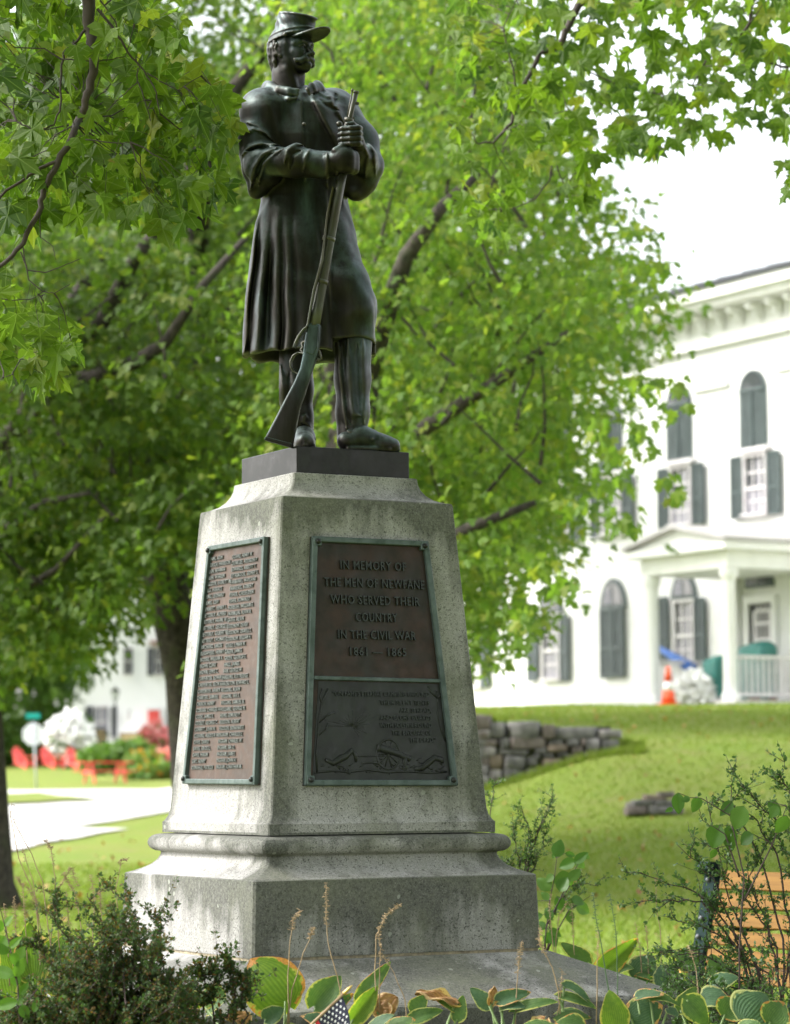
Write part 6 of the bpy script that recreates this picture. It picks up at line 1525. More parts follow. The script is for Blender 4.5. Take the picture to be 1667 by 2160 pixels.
def hosta_mesh(m, seed, wr=.62, curl=.5, cup=.25, crum=0.0):
    """heart-shaped ribbed blade, unit length along +y, face +z"""
    r = random.Random(seed); nu, nv = 14, 12; vs = []; uv = []; fs = []
    ph = [r.uniform(0, 6.28) for _ in range(6)]
    for j in range(nv+1):
        tt = j/nv
        w = wr*.5*(math.sin(math.pi*min(1, tt**.62*1.0))**.72)*(1-.12*tt) if 0 < tt < 1 else (wr*.10 if tt == 0 else .0)
        for i in range(nu+1):
            s = -1+2*i/nu
            back = -.16*(abs(s)**1.5)*(1-tt)**3*2.0
            x = s*w*(1+.05*math.sin(9*tt+ph[0])); y = tt*1.0+back*(.5 if abs(s) > .3 else abs(s))
            z = cup*abs(s)**1.3*w*1.5 - curl*(tt**2)*.55 + .010*math.cos(s*math.pi*7)*math.sin(math.pi*tt) + .03*math.sin(6*tt+ph[1]+2.5*s)*abs(s)
            z += crum*(math.sin(11*s+ph[2]+4*tt)+math.sin(13*tt+ph[3]+3*s))*.06
            y -= curl*.12*tt**3
            vs.append((x, y, z)); uv.append((s, tt))
    for j in range(nv):
        for i in range(nu): a = j*(nu+1)+i; fs.append((a, a+1, a+nu+2, a+nu+1))
    return mesh_data('leaf', vs, fs, m, True, uv=uv)
HM_ = {}
for key, m in (('g', m_h1), ('b', m_h2), ('l', m_h3), ('d', m_hd)):
    HM_[key] = [hosta_mesh(m, 10*i+len(HM_)*3, [.55, .68, .60, .75][i], [.45, .8, .25, .6][i], [.25, .35, .15, -.15][i], 1.0 if key == 'd' else 0) for i in range(4)]
def place_leaf(root, me, a, b, nor, width=None):
    """put a unit blade from a to b with its face along nor"""
    a, b = Vector(a), Vector(b); y = (b-a); L = y.length; y /= L; n = Vector(nor).normalized()
    x = y.cross(n).normalized(); z = x.cross(y)
    o = bpy.data.objects.new('leaf', me); COL.objects.link(o); o.parent = root
    sx = L if width is None else width/.62
    p = a-root.location
    o.matrix_local = Matrix(((x.x*sx, y.x*L, z.x*L, p.x), (x.y*sx, y.y*L, z.y*L, p.y), (x.z*sx, y.z*L, z.z*L, p.z), (0, 0, 0, 1)))
    return o
def petiole(root, crown, a, seed):
    r = random.Random(seed); c = Vector(crown); a = Vector(a); mid = c.lerp(a, .55)+Vector((r.uniform(-.02, .02), r.uniform(-.02, .02), .05))
    MB().tube([c-root.location, mid-root.location, a-root.location], [.006, .005, .004], 6).build('petiole', m_pet, root, True)
rd = random.Random(17)
def hosta(label, u, Y, leaves, fill=9, keys='gb', seed=0, stalks=(), R_=.20, zt=.34, lsize=(.13, .19)):
    r = random.Random(seed+100)
    p = pix(u, 2250, Y); base = Vector((p.x, Y, H(p.x, Y)))
    root = empty('hosta_plant', base, 0, label, 'hosta', 'hosta plants around the pedestal')
    n = 0
    for lf in leaves:
        (u0, v0), (u1, v1), w, key, k, facing = lf[:6]; Yl = lf[6] if len(lf) > 6 else Y
        a = pix(u0, v0, Yl); b = pix(u1, v1, Yl - (.03 if facing == 'up' else .0))
        nor = {'cam': (0.1, -1, .25), 'up': (0, -.55, .85), 'side': (.5, -.6, .5), 'away': (.1, .8, .6)}[facing]
        place_leaf(root, HM_[key][k], a, b, nor, w*Yl/FPX); petiole(root, base+Vector((r.uniform(-.03, .03), r.uniform(-.03, .03), 0)), a, n); n += 1
    for i in range(fill):
        ang = 2*math.pi*i/fill+r.uniform(-.3, .3); el = r.uniform(.25, 1.0); rr = R_*r.uniform(.5, 1.1); hh = zt*(1.05-.45*el)*r.uniform(.75, 1.05)
        a = base+Vector((math.cos(ang)*rr*el, math.sin(ang)*rr*el, hh)); L = r.uniform(*lsize)
        b = a+Vector((math.cos(ang), math.sin(ang), r.uniform(-.35, .35)-.15)).normalized()*L
        key = r.choice(keys); place_leaf(root, HM_[key][r.randint(0, 3)], a, b, (math.cos(ang)*.3+r.uniform(-.2, .2), math.sin(ang)*.3-.25, 1), L*r.uniform(.5, .68)); petiole(root, base, a, i+50)
    for st in stalks: flower_stalk(root, st, Y)
    return root
m_dry = speckled('dry_stalk', (0.22, 0.155, 0.085), (0.34, 0.25, 0.15), 30, .9); m_gst = mat('green_stalk', (0.05, 0.10, 0.035), .6)
def flower_stalk(root, st, Y):
    pts, kind, pod_from, dens = st[:4]; Y = st[4] if len(st) > 4 else Y; r = random.Random(int(pts[0][0]*7+pts[-1][1]))
    m = m_dry if kind == 'dry' else m_gst
    P3 = [pix(u, v, Y) for u, v in pts]; D = []
    for i in range(len(P3)-1):
        for k in range(5): D.append(P3[i].lerp(P3[i+1], k/5)+Vector((r.uniform(-1, 1), r.uniform(-1, 1), 0))*.0012)
    D.append(P3[-1]); D = [d-root.location for d in D]
    s = MB().tube(D, [.0026-.0016*i/(len(D)-1) for i in range(len(D))], 6).build('flower_stalk', m, root, True)
    mb = MB(); n = len(D); i0 = int(n*pod_from)
    for k in range(dens):
        f = i0+(n-1-i0)*(k+r.random())/dens; i = min(int(f), n-2); q = D[i].lerp(D[i+1], f-i)
        a = r.uniform(0, 6.28); d = Vector((math.cos(a), math.sin(a)*.6, r.uniform(-.5, .7))); L = r.uniform(.007, .017)
        e = q+d*L; mb.tube([q, q.lerp(e, .4), q.lerp(e, .75)+Vector((0, 0, -.001)), e], [.0005, .0012, .0014, .0002], 5, False)
        if r.random() < .4: e2 = q+Vector((-d.x, d.y, d.z))*L*1.1; mb.tube([q, q.lerp(e2, .6), e2], [.0006, .0012, .0002], 4, False)
    o = mb.build('seed_pods', m, s); o['kind'] = 'stuff'

hosta('hosta with one very large backlit leaf standing before the pedestal corner', 575, 10.0,
    [((602, 2112), (528, 2012), 118, 'l', 3, 'cam'), ((610, 2125), (575, 2065), 80, 'l', 2, 'cam', 10.05), ((470, 2100), (420, 2085), 45, 'g', 1, 'up'), ((560, 2150), (600, 2125), 50, 'b', 0, 'cam', 9.9), ((430, 2120), (465, 2070), 40, 'l', 0, 'cam', 10.1),
     ((520, 2160), (480, 2130), 50, 'd', 1, 'up', 9.9)], 8, 'gbl', 1,
    [(((610, 2170), (608, 2060), (612, 1990), (618, 1945), (634, 1920)), 'dry', .66, 46), (((604, 2170), (616, 2090), (640, 2010), (656, 1975), (662, 1955)), 'dry', .7, 40)])
hosta('hosta with paired upright leaves by the little flag', 690, 9.95,
    [((664, 2122), (722, 2052), 62, 'g', 1, 'cam'), ((690, 2135), (748, 2092), 36, 'g', 0, 'side'), ((760, 2105), (826, 2026), 40, 'g', 2, 'cam', 10.0), ((745, 2150), (805, 2078), 44, 'l', 1, 'side', 9.9), ((700, 2170), (640, 2130), 60, 'b', 0, 'up', 9.9)], 8, 'gb', 2,
    [(((738, 2170), (712, 2060), (692, 1990), (688, 1930), (688, 1862)), 'dry', .62, 40)])
hosta('hosta with a withered orange-brown leaf on the slab edge', 800, 9.95,
    [((795, 2130), (842, 2100), 50, 'd', 3, 'cam'), ((812, 2140), (790, 2105), 40, 'd', 1, 'cam'), ((820, 2175), (870, 2140), 62, 'g', 0, 'up', 9.85), ((780, 2170), (830, 2135), 44, 'b', 2, 'up', 9.85)], 6, 'gb', 3,
    [(((796, 2170), (791, 2060), (794, 1975), (815, 1930), (842, 1908)), 'dry', .60, 64), (((802, 2170), (800, 2080), (803, 2000), (798, 1955)), 'dry', .55, 46), (((860, 2170), (855, 2110), (830, 2050), (808, 2015)), 'dry', .8, 14)])
hosta('hosta with narrow brown-tipped leaves before the middle of the slab', 905, 9.95,
    [((872, 2132), (902, 2098), 42, 'g', 2, 'side'), ((960, 2118), (880, 2078), 30, 'd', 0, 'side'), ((868, 2152), (936, 2124), 40, 'g', 0, 'side', 9.9), ((955, 2130), (925, 2095), 34, 'g', 1, 'side'), ((965, 2150), (978, 2098), 36, 'g', 2, 'cam')], 5, 'gb', 4)
hosta('hosta with drooping leaves and one tall tan seed stalk, mid right of the slab', 1075, 9.95,
    [((1032, 2122), (992, 2082), 40, 'b', 2, 'cam'), ((1036, 2118), (1048, 2080), 34, 'd', 0, 'side'), ((1052, 2112), (1122, 2085), 42, 'b', 0, 'side'), ((1088, 2134), (1172, 2096), 46, 'g', 0, 'up'), ((1060, 2128), (1104, 2108), 40, 'b', 1, 'up'), ((1100, 2175), (1180, 2145), 60, 'g', 3, 'up', 9.85)], 6, 'gb', 5,
    [(((1086, 2170), (1090, 2090), (1094, 2030), (1101, 1985)), 'dry', .55, 40)])
hosta('hosta with broad cream-edged leaves right of centre, tan and green stalks above', 1215, 9.95,
    [((1180, 2104), (1262, 2112), 42, 'g', 0, 'up'), ((1190, 2082), (1256, 2098), 30, 'b', 1, 'up'), ((1176, 2140), (1246, 2126), 46, 'g', 3, 'up'), ((1150, 2150), (1120, 2175), 50, 'd', 0, 'up', 9.9), ((1300, 2168), (1288, 2086), 68, 'l', 2, 'cam', 9.9), ((1230, 2170), (1180, 2140), 54, 'g', 1, 'up', 9.85), ((1318, 2150), (1322, 2118), 20, 'g', 0, 'cam')], 6, 'gb', 6,
    [(((1184, 2170), (1178, 2090), (1165, 2040), (1146, 2005), (1137, 1985), (1142, 1955)), 'dry', .5, 50), (((1168, 2170), (1182, 2110), (1186, 2046)), 'dry', .6, 16), (((1303, 2170), (1303, 2060), (1299, 1960), (1286, 1884)), 'green', .62, 26), (((1285, 2100), (1272, 2010), (1258, 1940), (1251, 1882)), 'green', .55, 34), (((1258, 2170), (1260, 2060), (1262, 1965)), 'dry', .8, 18)])
hosta('hosta with round ribbed leaves covering the right end of the slab', 1375, 9.95,
    [((1332, 2150), (1404, 2116), 66, 'b', 3, 'cam'), ((1345, 2104), (1398, 2086), 44, 'b', 0, 'up'), ((1372, 2110), (1436, 2100), 30, 'g', 1, 'up'), ((1410, 2128), (1432, 2142), 28, 'b', 2, 'up')], 6, 'bg', 7)
hosta('hosta with dark and lime leaves at the foot of the right barberry', 1490, 10.1,
    [((1436, 2130), (1470, 2080), 44, 'g', 2, 'cam'), ((1485, 2110), (1540, 2095), 76, 'b', 1, 'up'), ((1450, 2110), (1500, 2165), 66, 'g', 0, 'cam', 9.95), ((1500, 2072), (1552, 2046), 52, 'b', 3, 'up', 10.4), ((1530, 2140), (1560, 2100), 60, 'g', 1, 'cam', 10.0)], 9, 'gbl', 8,
    [(((1476, 2170), (1474, 2100), (1468, 2040), (1452, 1995)), 'dry', .75, 14)])
hosta('hosta with a big pale ribbed fan leaf in the bottom right corner', 1600, 9.9,
    [((1572, 2150), (1622, 2092), 92, 'b', 3, 'cam'), ((1625, 2155), (1660, 2110), 66, 'g', 1, 'cam'), ((1560, 2175), (1600, 2150), 60, 'g', 0, 'up', 9.8)], 9, 'gb', 9)
hosta('hosta behind the right end of the slab with long variegated leaves above the stone', 1330, 12.7,
    [((1262, 2055), (1352, 1974), 56, 'l', 0, 'cam'), ((1345, 2062), (1382, 2012), 60, 'b', 3, 'cam'), ((1240, 2030), (1182, 1985), 40, 'g', 2, 'cam'), ((1410, 2085), (1398, 2030), 62, 'b', 1, 'cam', 12.3), ((1380, 2062), (1340, 2050), 40, 'g', 0, 'up'), ((1300, 2050), (1330, 2030), 40, 'g', 1, 'up')], 10, 'gbl', 10,
    [(((1175, 2080), (1166, 1980), (1160, 1930), (1162, 1885)), 'dry', .45, 34), (((1178, 2080), (1172, 1995), (1180, 1930), (1198, 1902)), 'dry', .5, 30), (((1215, 2080), (1210, 1980), (1206, 1905)), 'dry', .5, 30), (((1395, 2080), (1394, 1970), (1386, 1920), (1382, 1850)), 'dry', .7, 12), (((1355, 2060), (1350, 2000), (1340, 1945)), 'dry', .5, 26), (((1368, 2060), (1366, 1990), (1362, 1950)), 'dry', .5, 22)], .3, .30)
hosta('hosta behind the right barberry, half hidden by twigs', 1500, 12.4, [((1440, 2040), (1470, 1990), 50, 'g', 1, 'cam'), ((1520, 2060), (1500, 2010), 50, 'g', 2, 'cam')], 10, 'gl', 16, (), .28, .32)
# left, in brighter light
hosta('tall lime-green hosta at the far left behind the barberry', 50, 10.9,
    [((70, 2060), (60, 1940), 92, 'l', 0, 'cam'), ((40, 2050), (10, 1975), 70, 'l', 2, 'cam'), ((95, 2060), (118, 1970), 66, 'l', 3, 'cam'), ((20, 2100), (5, 2030), 90, 'l', 1, 'cam'), ((70, 2110), (60, 2040), 70, 'l', 2, 'cam')], 12, 'l', 11,
    [(((88, 2100), (78, 1900), (40, 1810), (22, 1720), (26, 1690)), 'dry', .3, 8), (((92, 2060), (70, 1860), (48, 1790)), 'dry', .78, 12), (((120, 2100), (90, 1860), (66, 1800), (44, 1760), (25, 1722)), 'dry', .7, 10), (((40, 2080), (34, 1960), (30, 1890)), 'dry', .35, 60), (((20, 2080), (16, 1980), (8, 1905)), 'dry', .4, 50), (((60, 2080), (56, 1980), (48, 1870), (36, 1850)), 'dry', .4, 60)], .34, .42)
hosta('lime hosta between the left barberry and the lawn, ringed with dry stalks', 150, 10.9,
    [((150, 2060), (142, 1960), 96, 'l', 3, 'cam'), ((175, 2050), (190, 1985), 60, 'l', 0, 'cam'), ((120, 2090), (130, 2010), 70, 'l', 1, 'cam')], 12, 'lg', 12,
    [(((134, 2100), (124, 1980), (116, 1850), (108, 1790), (96, 1772)), 'dry', .58, 44), (((108, 2100), (108, 1980), (120, 1880), (150, 1830), (166, 1870)), 'dry', .5, 70), (((178, 2080), (172, 1960), (160, 1890), (134, 1840)), 'dry', .5, 70), (((194, 2080), (196, 1960), (200, 1900), (192, 1845)), 'dry', .5, 46), (((212, 2060), (214, 1930), (210, 1850)), 'dry', .5, 46),
     (((150, 2090), (148, 1980), (140, 1880)), 'dry', .5, 50), (((255, 2060), (250, 1930), (244, 1880), (256, 1815), (268, 1812)), 'dry', .68, 30), (((98, 2080), (86, 1960), (76, 1900), (56, 1870)), 'dry', .45, 60)], .30, .36)
hosta('small hosta in the shade between the left barberry and the slab corner', 400, 10.15,
    [((412, 2125), (398, 2085), 55, 'l', 1, 'cam'), ((440, 2135), (470, 2100), 50, 'g', 0, 'up'), ((385, 2120), (420, 2140), 46, 'd', 2, 'up')], 9, 'gbl', 13)
for i, (u_, lb) in enumerate(((330, 'hosta low under the left barberry bush'), (960, 'low hosta in the bottom middle, mostly below the frame'))):
    hosta(lb, u_, 9.75, [], 10, 'gb', 14+i, (), .22, .26)

# ------------------------------------------------------------------ barberries and other shrubs
OVAL = [(0, 0), (.22, .30), (.28, .62), (.15, .90), (0, 1.0), (-.15, .90), (-.28, .62), (-.22, .30)]
def oval_scatter(pos, tip, nor, size): return scatter(OVAL, pos, tip, nor, size, 3, cup=.3, droop=.2, wob=.0)
m_bar = leaf_mat('barberry_leaf', [(0.045, 0.085, 0.026), (0.06, 0.11, 0.034), (0.045, 0.09, 0.034), (0.085, 0.12, 0.035), (0.15, 0.075, 0.025), (0.05, 0.095, 0.03), (0.06, 0.11, 0.035)], .4, .55, .3)
m_bar2 = leaf_mat('barberry_leaf_green', [(0.055, 0.12, 0.03), (0.075, 0.15, 0.035), (0.045, 0.10, 0.03), (0.09, 0.165, 0.04)], .45, .45, .5)
m_stem = mat('barberry_stem', (0.045, 0.028, 0.024), .75)
def barberry(label, u, Y, canes, m, seed, twn=9, leaf=.014, spread=.5, cluster=4, twl=(.08, .22), cat='barberry bush'):
    """canes: lists of photo points from the root to the tip (u, v[, Y])"""
    rng = np.random.default_rng(seed); rd = random.Random(seed)
    p = pix(u, 2200, Y); base = Vector((p.x, Y, H(p.x, Y))); root = empty('barberry_bush', base, 0, label, cat, 'barberry bushes in the bed')
    pos = []; tips = []; mb = MB()
    def leaves_along(D, i0, dens):
        for i in range(i0, len(D)-1):
            for k in range(dens):
                q = D[i].lerp(D[i+1], rd.random()); d = (D[i+1]-D[i]).normalized()
                for c_ in range(cluster):
                    o = Vector((rd.gauss(0, 1), rd.gauss(0, 1), rd.gauss(.4, 1))); o = (o-d*o.dot(d)*.3).normalized()
                    pos.append(tuple(q+o*.003)); tips.append(tuple(o+d*.5))
    for cn in canes:
        P3 = [pix(q[0], q[1], (q[2] if len(q) > 2 else Y)) for q in cn]
        P3 = [base+Vector((rd.uniform(-.05, .05), rd.uniform(-.05, .05), 0))]+P3 if P3[0].z > base.z+.05 else P3
        D = []
        for i in range(len(P3)-1):
            for k in range(5): D.append(P3[i].lerp(P3[i+1], k/5)+Vector((rd.gauss(0, 1), rd.gauss(0, 1), rd.gauss(0, 1)))*.004)
        D.append(P3[-1]); n = len(D)
        mb.tube([d-base for d in D], [.0055-.0042*i/(n-1) for i in range(n)], 5, False)
        leaves_along(D, n//3, 2)
        for k in range(twn):
            i = int(n*(.30+.68*(k+rd.random())/twn)); i = min(i, n-2); d = (D[i+1]-D[i]).normalized()
            s = Vector((rd.gauss(0, 1), rd.gauss(0, .8), rd.gauss(.3, .8))); e = D[i]+(s.normalized()*spread+d*.8).normalized()*rd.uniform(*twl)
            T = wig(D[i], e, 4, .07, rd); mb.tube([q-base for q in T], [.0022, .0019, .0015, .0012, .0007], 4, False); leaves_along(T, 0, 3)
            for kk in range(2):
                j = rd.randint(1, 3); s = Vector((rd.gauss(0, 1), rd.gauss(0, .8), rd.gauss(.2, .8))).normalized(); e2 = T[j]+(s+d*.5)*rd.uniform(.03, .09)
                T2 = wig(T[j], e2, 2, .05, rd); mb.tube([q-base for q in T2], [.0014, .0011, .0006], 4, False); leaves_along(T2, 0, 3)
    o = mb.build('canes', m_stem, root); o['kind'] = 'stuff'
    pos = np.array(pos); tips = np.array(tips); n = len(pos)
    V, F = oval_scatter(pos, tips, rng.normal(0, .6, (n, 3))+np.array([0, -.3, .8]), leaf*rng.uniform(.6, 1.3, n))
    o = link('foliage', mesh_data('foliage', V-np.array(base), F, m), root); o['kind'] = 'stuff'
    return root
rd = random.Random(2); cn = []
for k in range(58):
    f = k/57; u1 = 10+rd.uniform(0, 390); top = np.interp(u1, [0, 60, 120, 200, 260, 330, 380, 410], [2165, 2130, 2060, 1955, 1920, 1955, 2050, 2110])
    v1 = rd.uniform(top, min(2150, top+150)); r0 = 215+rd.uniform(-60, 70)
    cn.append([(r0, 2290, 9.6+rd.uniform(-.2, .25)), (r0+(u1-r0)*.45, 2240-(2240-v1)*.45, 9.6+rd.uniform(-.25, .3)), (u1-(u1-r0)*.12, v1+18, 9.6+rd.uniform(-.3, .3)), (u1+rd.uniform(-12, 12), v1, 9.6+rd.uniform(-.3, .3))])
cn += [[(260, 2290, 9.6), (250, 2060, 9.6), (225, 1960, 9.6), (184, 1890, 9.6)], [(250, 2290, 9.6), (190, 2060, 9.5), (140, 1980, 9.5), (106, 1918, 9.5)], [(270, 2290, 9.7), (300, 2050, 9.7), (290, 1940, 9.7), (264, 1896, 9.7)], [(300, 2290, 9.7), (345, 2080, 9.7), (340, 1975, 9.7), (325, 1922, 9.7)], [(230, 2290, 9.6), (140, 2080, 9.5), (90, 2010, 9.5), (60, 1985, 9.5)]]
barberry('dense dark barberry bush with reddish tips filling the bottom left corner', 230, 9.6, cn, m_bar, 51, 9, .013, .8, 4, (.06, .17))
barberry('small sparse barberry between the big left bush and the pedestal slab', 470, 9.8, [[(470, 2290), (450, 2120), (430, 2060), (414, 2030)], [(480, 2290), (500, 2120), (490, 2070), (478, 2045)], [(470, 2290), (520, 2140), (510, 2085), (503, 2050)], [(460, 2290), (430, 2130), (455, 2060), (448, 2040)], [(480, 2290), (470, 2150), (520, 2100), (525, 2075)], [(470, 2290), (420, 2150), (400, 2100), (408, 2060)]], m_bar, 52, 6, .015, .9, 4, (.05, .12))
cr_ = [[(1640, 2290), (1600, 2050), (1540, 1900), (1490, 1680, 10.6)], [(1640, 2290), (1570, 2030), (1545, 1950), (1500, 1850), (1428, 1781)], [(1650, 2290), (1560, 1980), (1470, 1880), (1345, 1840)], [(1650, 2290), (1560, 2010), (1480, 1900), (1400, 1900), (1352, 1900)],
       [(1650, 2290), (1560, 2000), (1500, 1960), (1412, 1936)], [(1660, 2290), (1640, 2000), (1590, 1880), (1500, 1780)], [(1660, 2290), (1650, 1980), (1600, 1800), (1545, 1700), (1540, 1655)], [(1670, 2290), (1668, 1980), (1640, 1800), (1590, 1720), (1500, 1680)],
       [(1680, 2290), (1700, 1950), (1668, 1760), (1600, 1690), (1560, 1655)], [(1680, 2290), (1700, 1900), (1690, 1720), (1655, 1650), (1640, 1632)], [(1660, 2290), (1620, 2050), (1500, 2000), (1400, 2010)], [(1660, 2290), (1600, 2080), (1480, 2010), (1372, 2020)], [(1650, 2290), (1600, 2100), (1500, 2060), (1420, 2040)],
       [(1640, 2290), (1660, 2050), (1690, 1900), (1680, 1800)], [(1660, 2290), (1650, 2100), (1620, 1960), (1560, 1880), (1470, 1800)], [(1690, 2290), (1720, 2000), (1700, 1850), (1640, 1760)], [(1670, 2290), (1620, 2100), (1560, 1940), (1580, 1850), (1645, 1730)]]
rd = random.Random(12)
for k in range(24):
    u1 = rd.uniform(1400, 1700); v1 = rd.uniform(np.interp(u1, [1385, 1450, 1550, 1700], [2030, 2010, 2010, 1960]), 2150); r0 = 1650+rd.uniform(-50, 60); y_ = 10.5+rd.uniform(-.35, .5)
    cr_.append([(r0, 2290, y_), (r0+(u1-r0)*.5, 2290-(2290-v1)*.6, y_), (u1, v1, y_)])
barberry('tall open barberry in the lower right with long arching twigs before the bench', 1650, 10.6, cr_, m_bar2, 53, 6, .015, .7, 2, (.06, .17))
barberry('slender upright barberry sprays behind the right side of the pedestal', 1115, 13.4, [[(1110, 2120), (1105, 1900), (1118, 1800), (1165, 1680)], [(1110, 2120), (1110, 1880), (1120, 1790), (1150, 1720), (1172, 1675)], [(1105, 2120), (1105, 1850), (1118, 1760), (1100, 1700)], [(1108, 2120), (1100, 1860), (1088, 1780), (1082, 1740)],
    [(1112, 2120), (1120, 1840), (1140, 1800), (1150, 1770)], [(1108, 2120), (1100, 1850), (1080, 1830), (1068, 1810)], [(1100, 2120), (1112, 1820), (1130, 1770), (1128, 1735)], [(1150, 2120), (1160, 1940), (1200, 1870), (1268, 1865)], [(1150, 2120), (1150, 1960), (1180, 1900), (1230, 1862)], [(1030, 2100), (1030, 1800), (1038, 1700), (1046, 1650)]], m_bar2, 54, 6, .013, .8, 2, (.04, .10))

# broad-leaved saplings: each leaf a part
m_vine = leaf_mat('broad_leaf', [(0.075, 0.17, 0.02), (0.10, 0.22, 0.025), (0.13, 0.26, 0.03)], .55, .45, .4)
m_vine2 = leaf_mat('broad_leaf_shade', [(0.055, 0.13, 0.025), (0.07, 0.16, 0.03), (0.09, 0.18, 0.035)], .5, .45, .4)
def broad_mesh(m, seed, wr=.6):
    r = random.Random(seed); nu, nv = 6, 8; vs = []; fs = []; a, b = r.uniform(.1, .35), r.uniform(.1, .4)
    for j in range(nv+1):
        tt = j/nv; w = wr*.5*max(math.sin(math.pi*tt**.8), 0)**.8+.004
        for i in range(nu+1):
            s = -1+2*i/nu; vs.append((s*w*(1+.03*math.sin(tt*23)), tt, a*abs(s)*w-b*tt*tt*.5+.015*math.sin(tt*9+r.random())))
    for j in range(nv):
        for i in range(nu): q = j*(nu+1)+i; fs.append((q, q+1, q+nu+2, q+nu+1))
    return mesh_data('leaf', vs, fs, m, True)
BL1 = [broad_mesh(m_vine, k, .5+.12*(k % 3)) for k in range(4)]; BL2 = [broad_mesh(m_vine2, k, .6+.12*(k % 3)) for k in range(4)]
def sapling(label, u, Y, stems, leaves, meshes, seed):
    rd = random.Random(seed); p = pix(u, 2200, Y); base = Vector((p.x, Y, H(p.x, Y))); root = empty('broadleaf_sapling', base, 0, label, 'sapling', 'broad-leaved saplings in the bed')
    nodes = []
    for st in stems:
        P3 = [pix(q[0], q[1], q[2] if len(q) > 2 else Y) for q in st]; D = []
        for i in range(len(P3)-1):
            for k in range(4): D.append(P3[i].lerp(P3[i+1], k/4))
        D.append(P3[-1]); nodes += D
        MB().tube([d-base for d in D], [.004-.0028*i/(len(D)-1) for i in range(len(D))], 6).build('stem', m_stem, root, True)
    for i, ((u0, v0), (u1, v1)) in enumerate(leaves):
        Yl = Y+rd.uniform(-.06, .06); a, b = pix(u0, v0, Yl), pix(u1, v1, Yl+rd.uniform(-.02, .02))
        place_leaf(root, meshes[i % 4], a, b, (rd.uniform(-.5, .5), -1, rd.uniform(.0, .8)), (b-a).length*rd.uniform(.56, .66))
        q = min(nodes, key=lambda n_: (n_-a).length)
        if (q-a).length > .006: MB().tube([a-base, q-base], [.0012, .0016], 5).build('leaf_stalk', m_stem, root)
    return root
sapling('bright broad-leaved sapling with a thin red stem at the left edge', 40, 9.4, [[(45, 2300), (42, 2160), (38, 2080), (26, 2020), (10, 1950), (-4, 1900)], [(42, 2160), (60, 2110), (85, 2080)], [(42, 2160), (90, 2140), (140, 2105)]],
    [((30, 2060), (-20, 2040)), ((32, 2060), (52, 2020)), ((36, 2080), (30, 2050)), ((40, 2100), (60, 2072)), ((38, 2112), (-15, 2125)), ((38, 2120), (52, 2098)), ((45, 2120), (60, 2150)), ((72, 2136), (80, 2102)), ((100, 2125), (112, 2100)), ((125, 2115), (142, 2095)), ((85, 2150), (102, 2120)), ((20, 2010), (-25, 1990)), ((20, 2000), (45, 1975)), ((25, 2010), (40, 2040)), ((8, 1960), (-20, 1945)), ((8, 1955), (25, 1930)), ((30, 2180), (30, 2150)), ((36, 2030), (50, 1995)), ((12, 1975), (-16, 2015))], BL1, 1)
sapling('broad-leaved sapling with rounded leaves behind the right side of the pedestal', 1150, 13.2, [[(1150, 2150), (1148, 2000), (1160, 1900), (1170, 1850), (1175, 1810)], [(1155, 1950), (1190, 1880), (1215, 1830), (1235, 1800)], [(1150, 2010), (1200, 1920), (1245, 1890)], [(1150, 2020), (1170, 1970), (1180, 1960)]],
    [((1215, 1815), (1178, 1830)), ((1212, 1812), (1235, 1830)), ((1206, 1850), (1168, 1860)), ((1200, 1842), (1206, 1870)), ((1212, 1820), (1240, 1798)), ((1225, 1800), (1245, 1810)), ((1180, 1880), (1196, 1850)), ((1200, 1858), (1225, 1832)), ((1170, 1800), (1165, 1812)), ((1172, 1808), (1185, 1770)), ((1160, 1880), (1135, 1850)), ((1160, 1900), (1142, 1880)), ((1175, 1890), (1190, 1925)), ((1205, 1895), (1236, 1905)),
     ((1215, 1910), (1245, 1925)), ((1200, 1920), (1206, 1950)), ((1195, 1915), (1225, 1895)), ((1165, 1940), (1150, 1915)), ((1150, 1960), (1132, 1945)), ((1160, 1965), (1175, 1998)), ((1158, 1960), (1185, 1975)), ((1150, 1990), (1165, 1965)), ((1135, 1900), (1118, 1905)), ((1145, 1930), (1120, 1935)), ((1192, 1800), (1215, 1805)), ((1168, 1845), (1150, 1860))], BL2, 2)
sapling('broad-leaved sapling tangled in the tall right barberry, heart-shaped leaves', 1560, 10.5, [[(1560, 2300), (1560, 2000), (1570, 1850), (1540, 1720), (1480, 1684), (1455, 1682)], [(1560, 1850), (1530, 1760), (1500, 1740)], [(1570, 1900), (1630, 1780), (1660, 1700)]],
    [((1430, 1672), (1432, 1718)), ((1455, 1682), (1440, 1690)), ((1468, 1680), (1470, 1712)), ((1474, 1682), (1462, 1715)), ((1545, 1690), (1520, 1720)), ((1570, 1700), (1548, 1750)), ((1520, 1740), (1500, 1790)), ((1540, 1740), (1540, 1800)), ((1620, 1690), (1650, 1720)), ((1640, 1700), (1625, 1725)), ((1590, 1760), (1560, 1780)), ((1510, 1790), (1500, 1812)), ((1420, 1705), (1404, 1712)), ((1660, 1720), (1640, 1760))], BL2, 3)

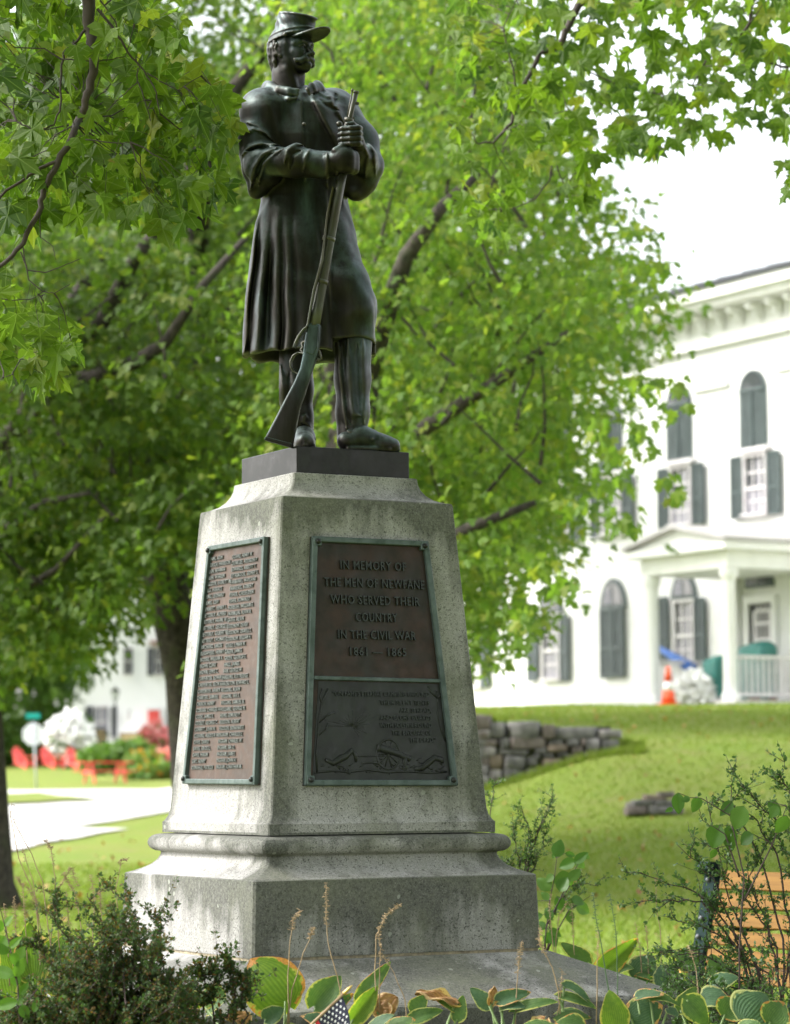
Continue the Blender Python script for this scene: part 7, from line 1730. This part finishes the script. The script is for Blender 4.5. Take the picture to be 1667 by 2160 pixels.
# ------------------------------------------------------------------ small flag on a stick
m_navy = speckled('navy_cloth', (0.012, 0.014, 0.035), (0.018, 0.02, 0.05), 60, .8); m_wstar = mat('white_star', (0.75, 0.75, 0.78), .7); m_gilt = mat('gilt_tip', (0.55, 0.38, 0.12), .35, .5); m_stick = speckled('flag_stick', (0.22, 0.15, 0.08), (0.32, 0.23, 0.13), 40, .6)
FY = 9.55
tip, low_ = pix(744, 2078, FY), pix(600, 2215, FY)
flag = empty('grave_flag', low_, 0, 'small flag with white stars on navy, drooping from a gold-tipped stick at the bottom', 'flag')
dS = (low_-tip).normalized()
MB().tube([tip+dS*.035-low_, Vector((0, 0, 0))], [.0048, .0048], 10).build('stick', m_stick, flag, True)
MB().tube([tip-low_, tip+dS*.012-low_, tip+dS*.028-low_, tip+dS*.036-low_, tip+dS*.042-low_], [.0005, .0050, .0066, .0062, .0075], 12).build('finial', m_gilt, flag, True)
hoist0 = tip+dS*.050; dn = Vector((0.10, -.10, -1)).normalized()
m_fred = mat('red_stripe', (0.45, 0.02, 0.03), .8); m_fwh = mat('white_stripe', (0.72, 0.71, 0.70), .8)
def cloth_pt(a, b):   # a along the stick, b hanging down
    f = .010*math.sin(a*46+b*16)*min(1, b*14)
    return hoist0+dS*a*(1-.30*min(1, b*4))+Vector((0.015*math.sin(b*20), 0, 0))+dn*b+Vector((.4, -1, 0))*f
def grid(a0, a1, b0, b1, na, nb, off=0):
    vs = [tuple(cloth_pt(a0+(a1-a0)*i/na, b0+(b1-b0)*j/nb)+Vector((0, -off, 0))-low_) for j in range(nb+1) for i in range(na+1)]
    return vs, [(j*(na+1)+i, j*(na+1)+i+1, (j+1)*(na+1)+i+1, (j+1)*(na+1)+i) for j in range(nb) for i in range(na)]
v_, f_ = grid(0, .115, 0, .13, 18, 20); can = link('canton', mesh_data('canton', v_, f_, m_navy, True), flag)
for row in range(9):
    for col in range(6 if row % 2 == 0 else 5):
        a0 = .012+col*.0185+(0 if row % 2 == 0 else .0092); b0 = .011+row*.0135; r_ = .0058
        c0 = cloth_pt(a0, b0); ea = (cloth_pt(a0+.004, b0)-c0).normalized(); eb = (cloth_pt(a0, b0+.004)-c0).normalized(); nn = ea.cross(eb).normalized(); nn = nn if nn.y < 0 else -nn
        vs = [tuple(c0+nn*.0016-low_)]+[tuple(c0+nn*.0012+(ea*math.cos(math.pi*k/5+.3)+eb*math.sin(math.pi*k/5+.3))*(r_ if k % 2 == 0 else r_*.42)-low_) for k in range(10)]
        link('star', mesh_data('star', vs, [(0, k+1, (k+1) % 10+1) for k in range(10)], m_wstar), can)
for k in range(6): v_, f_ = grid(.1155+k*.0145, .1155+(k+1)*.0145, 0, .13, 2, 20); link('stripe', mesh_data('stripe', v_, f_, m_fwh if k % 2 else m_fred, True), flag)
for k in range(13): v_, f_ = grid(k*.0155, (k+1)*.0155, .1302, .30, 2, 16); link('stripe', mesh_data('stripe', v_, f_, m_fred if k % 2 == 0 else m_fwh, True), flag)
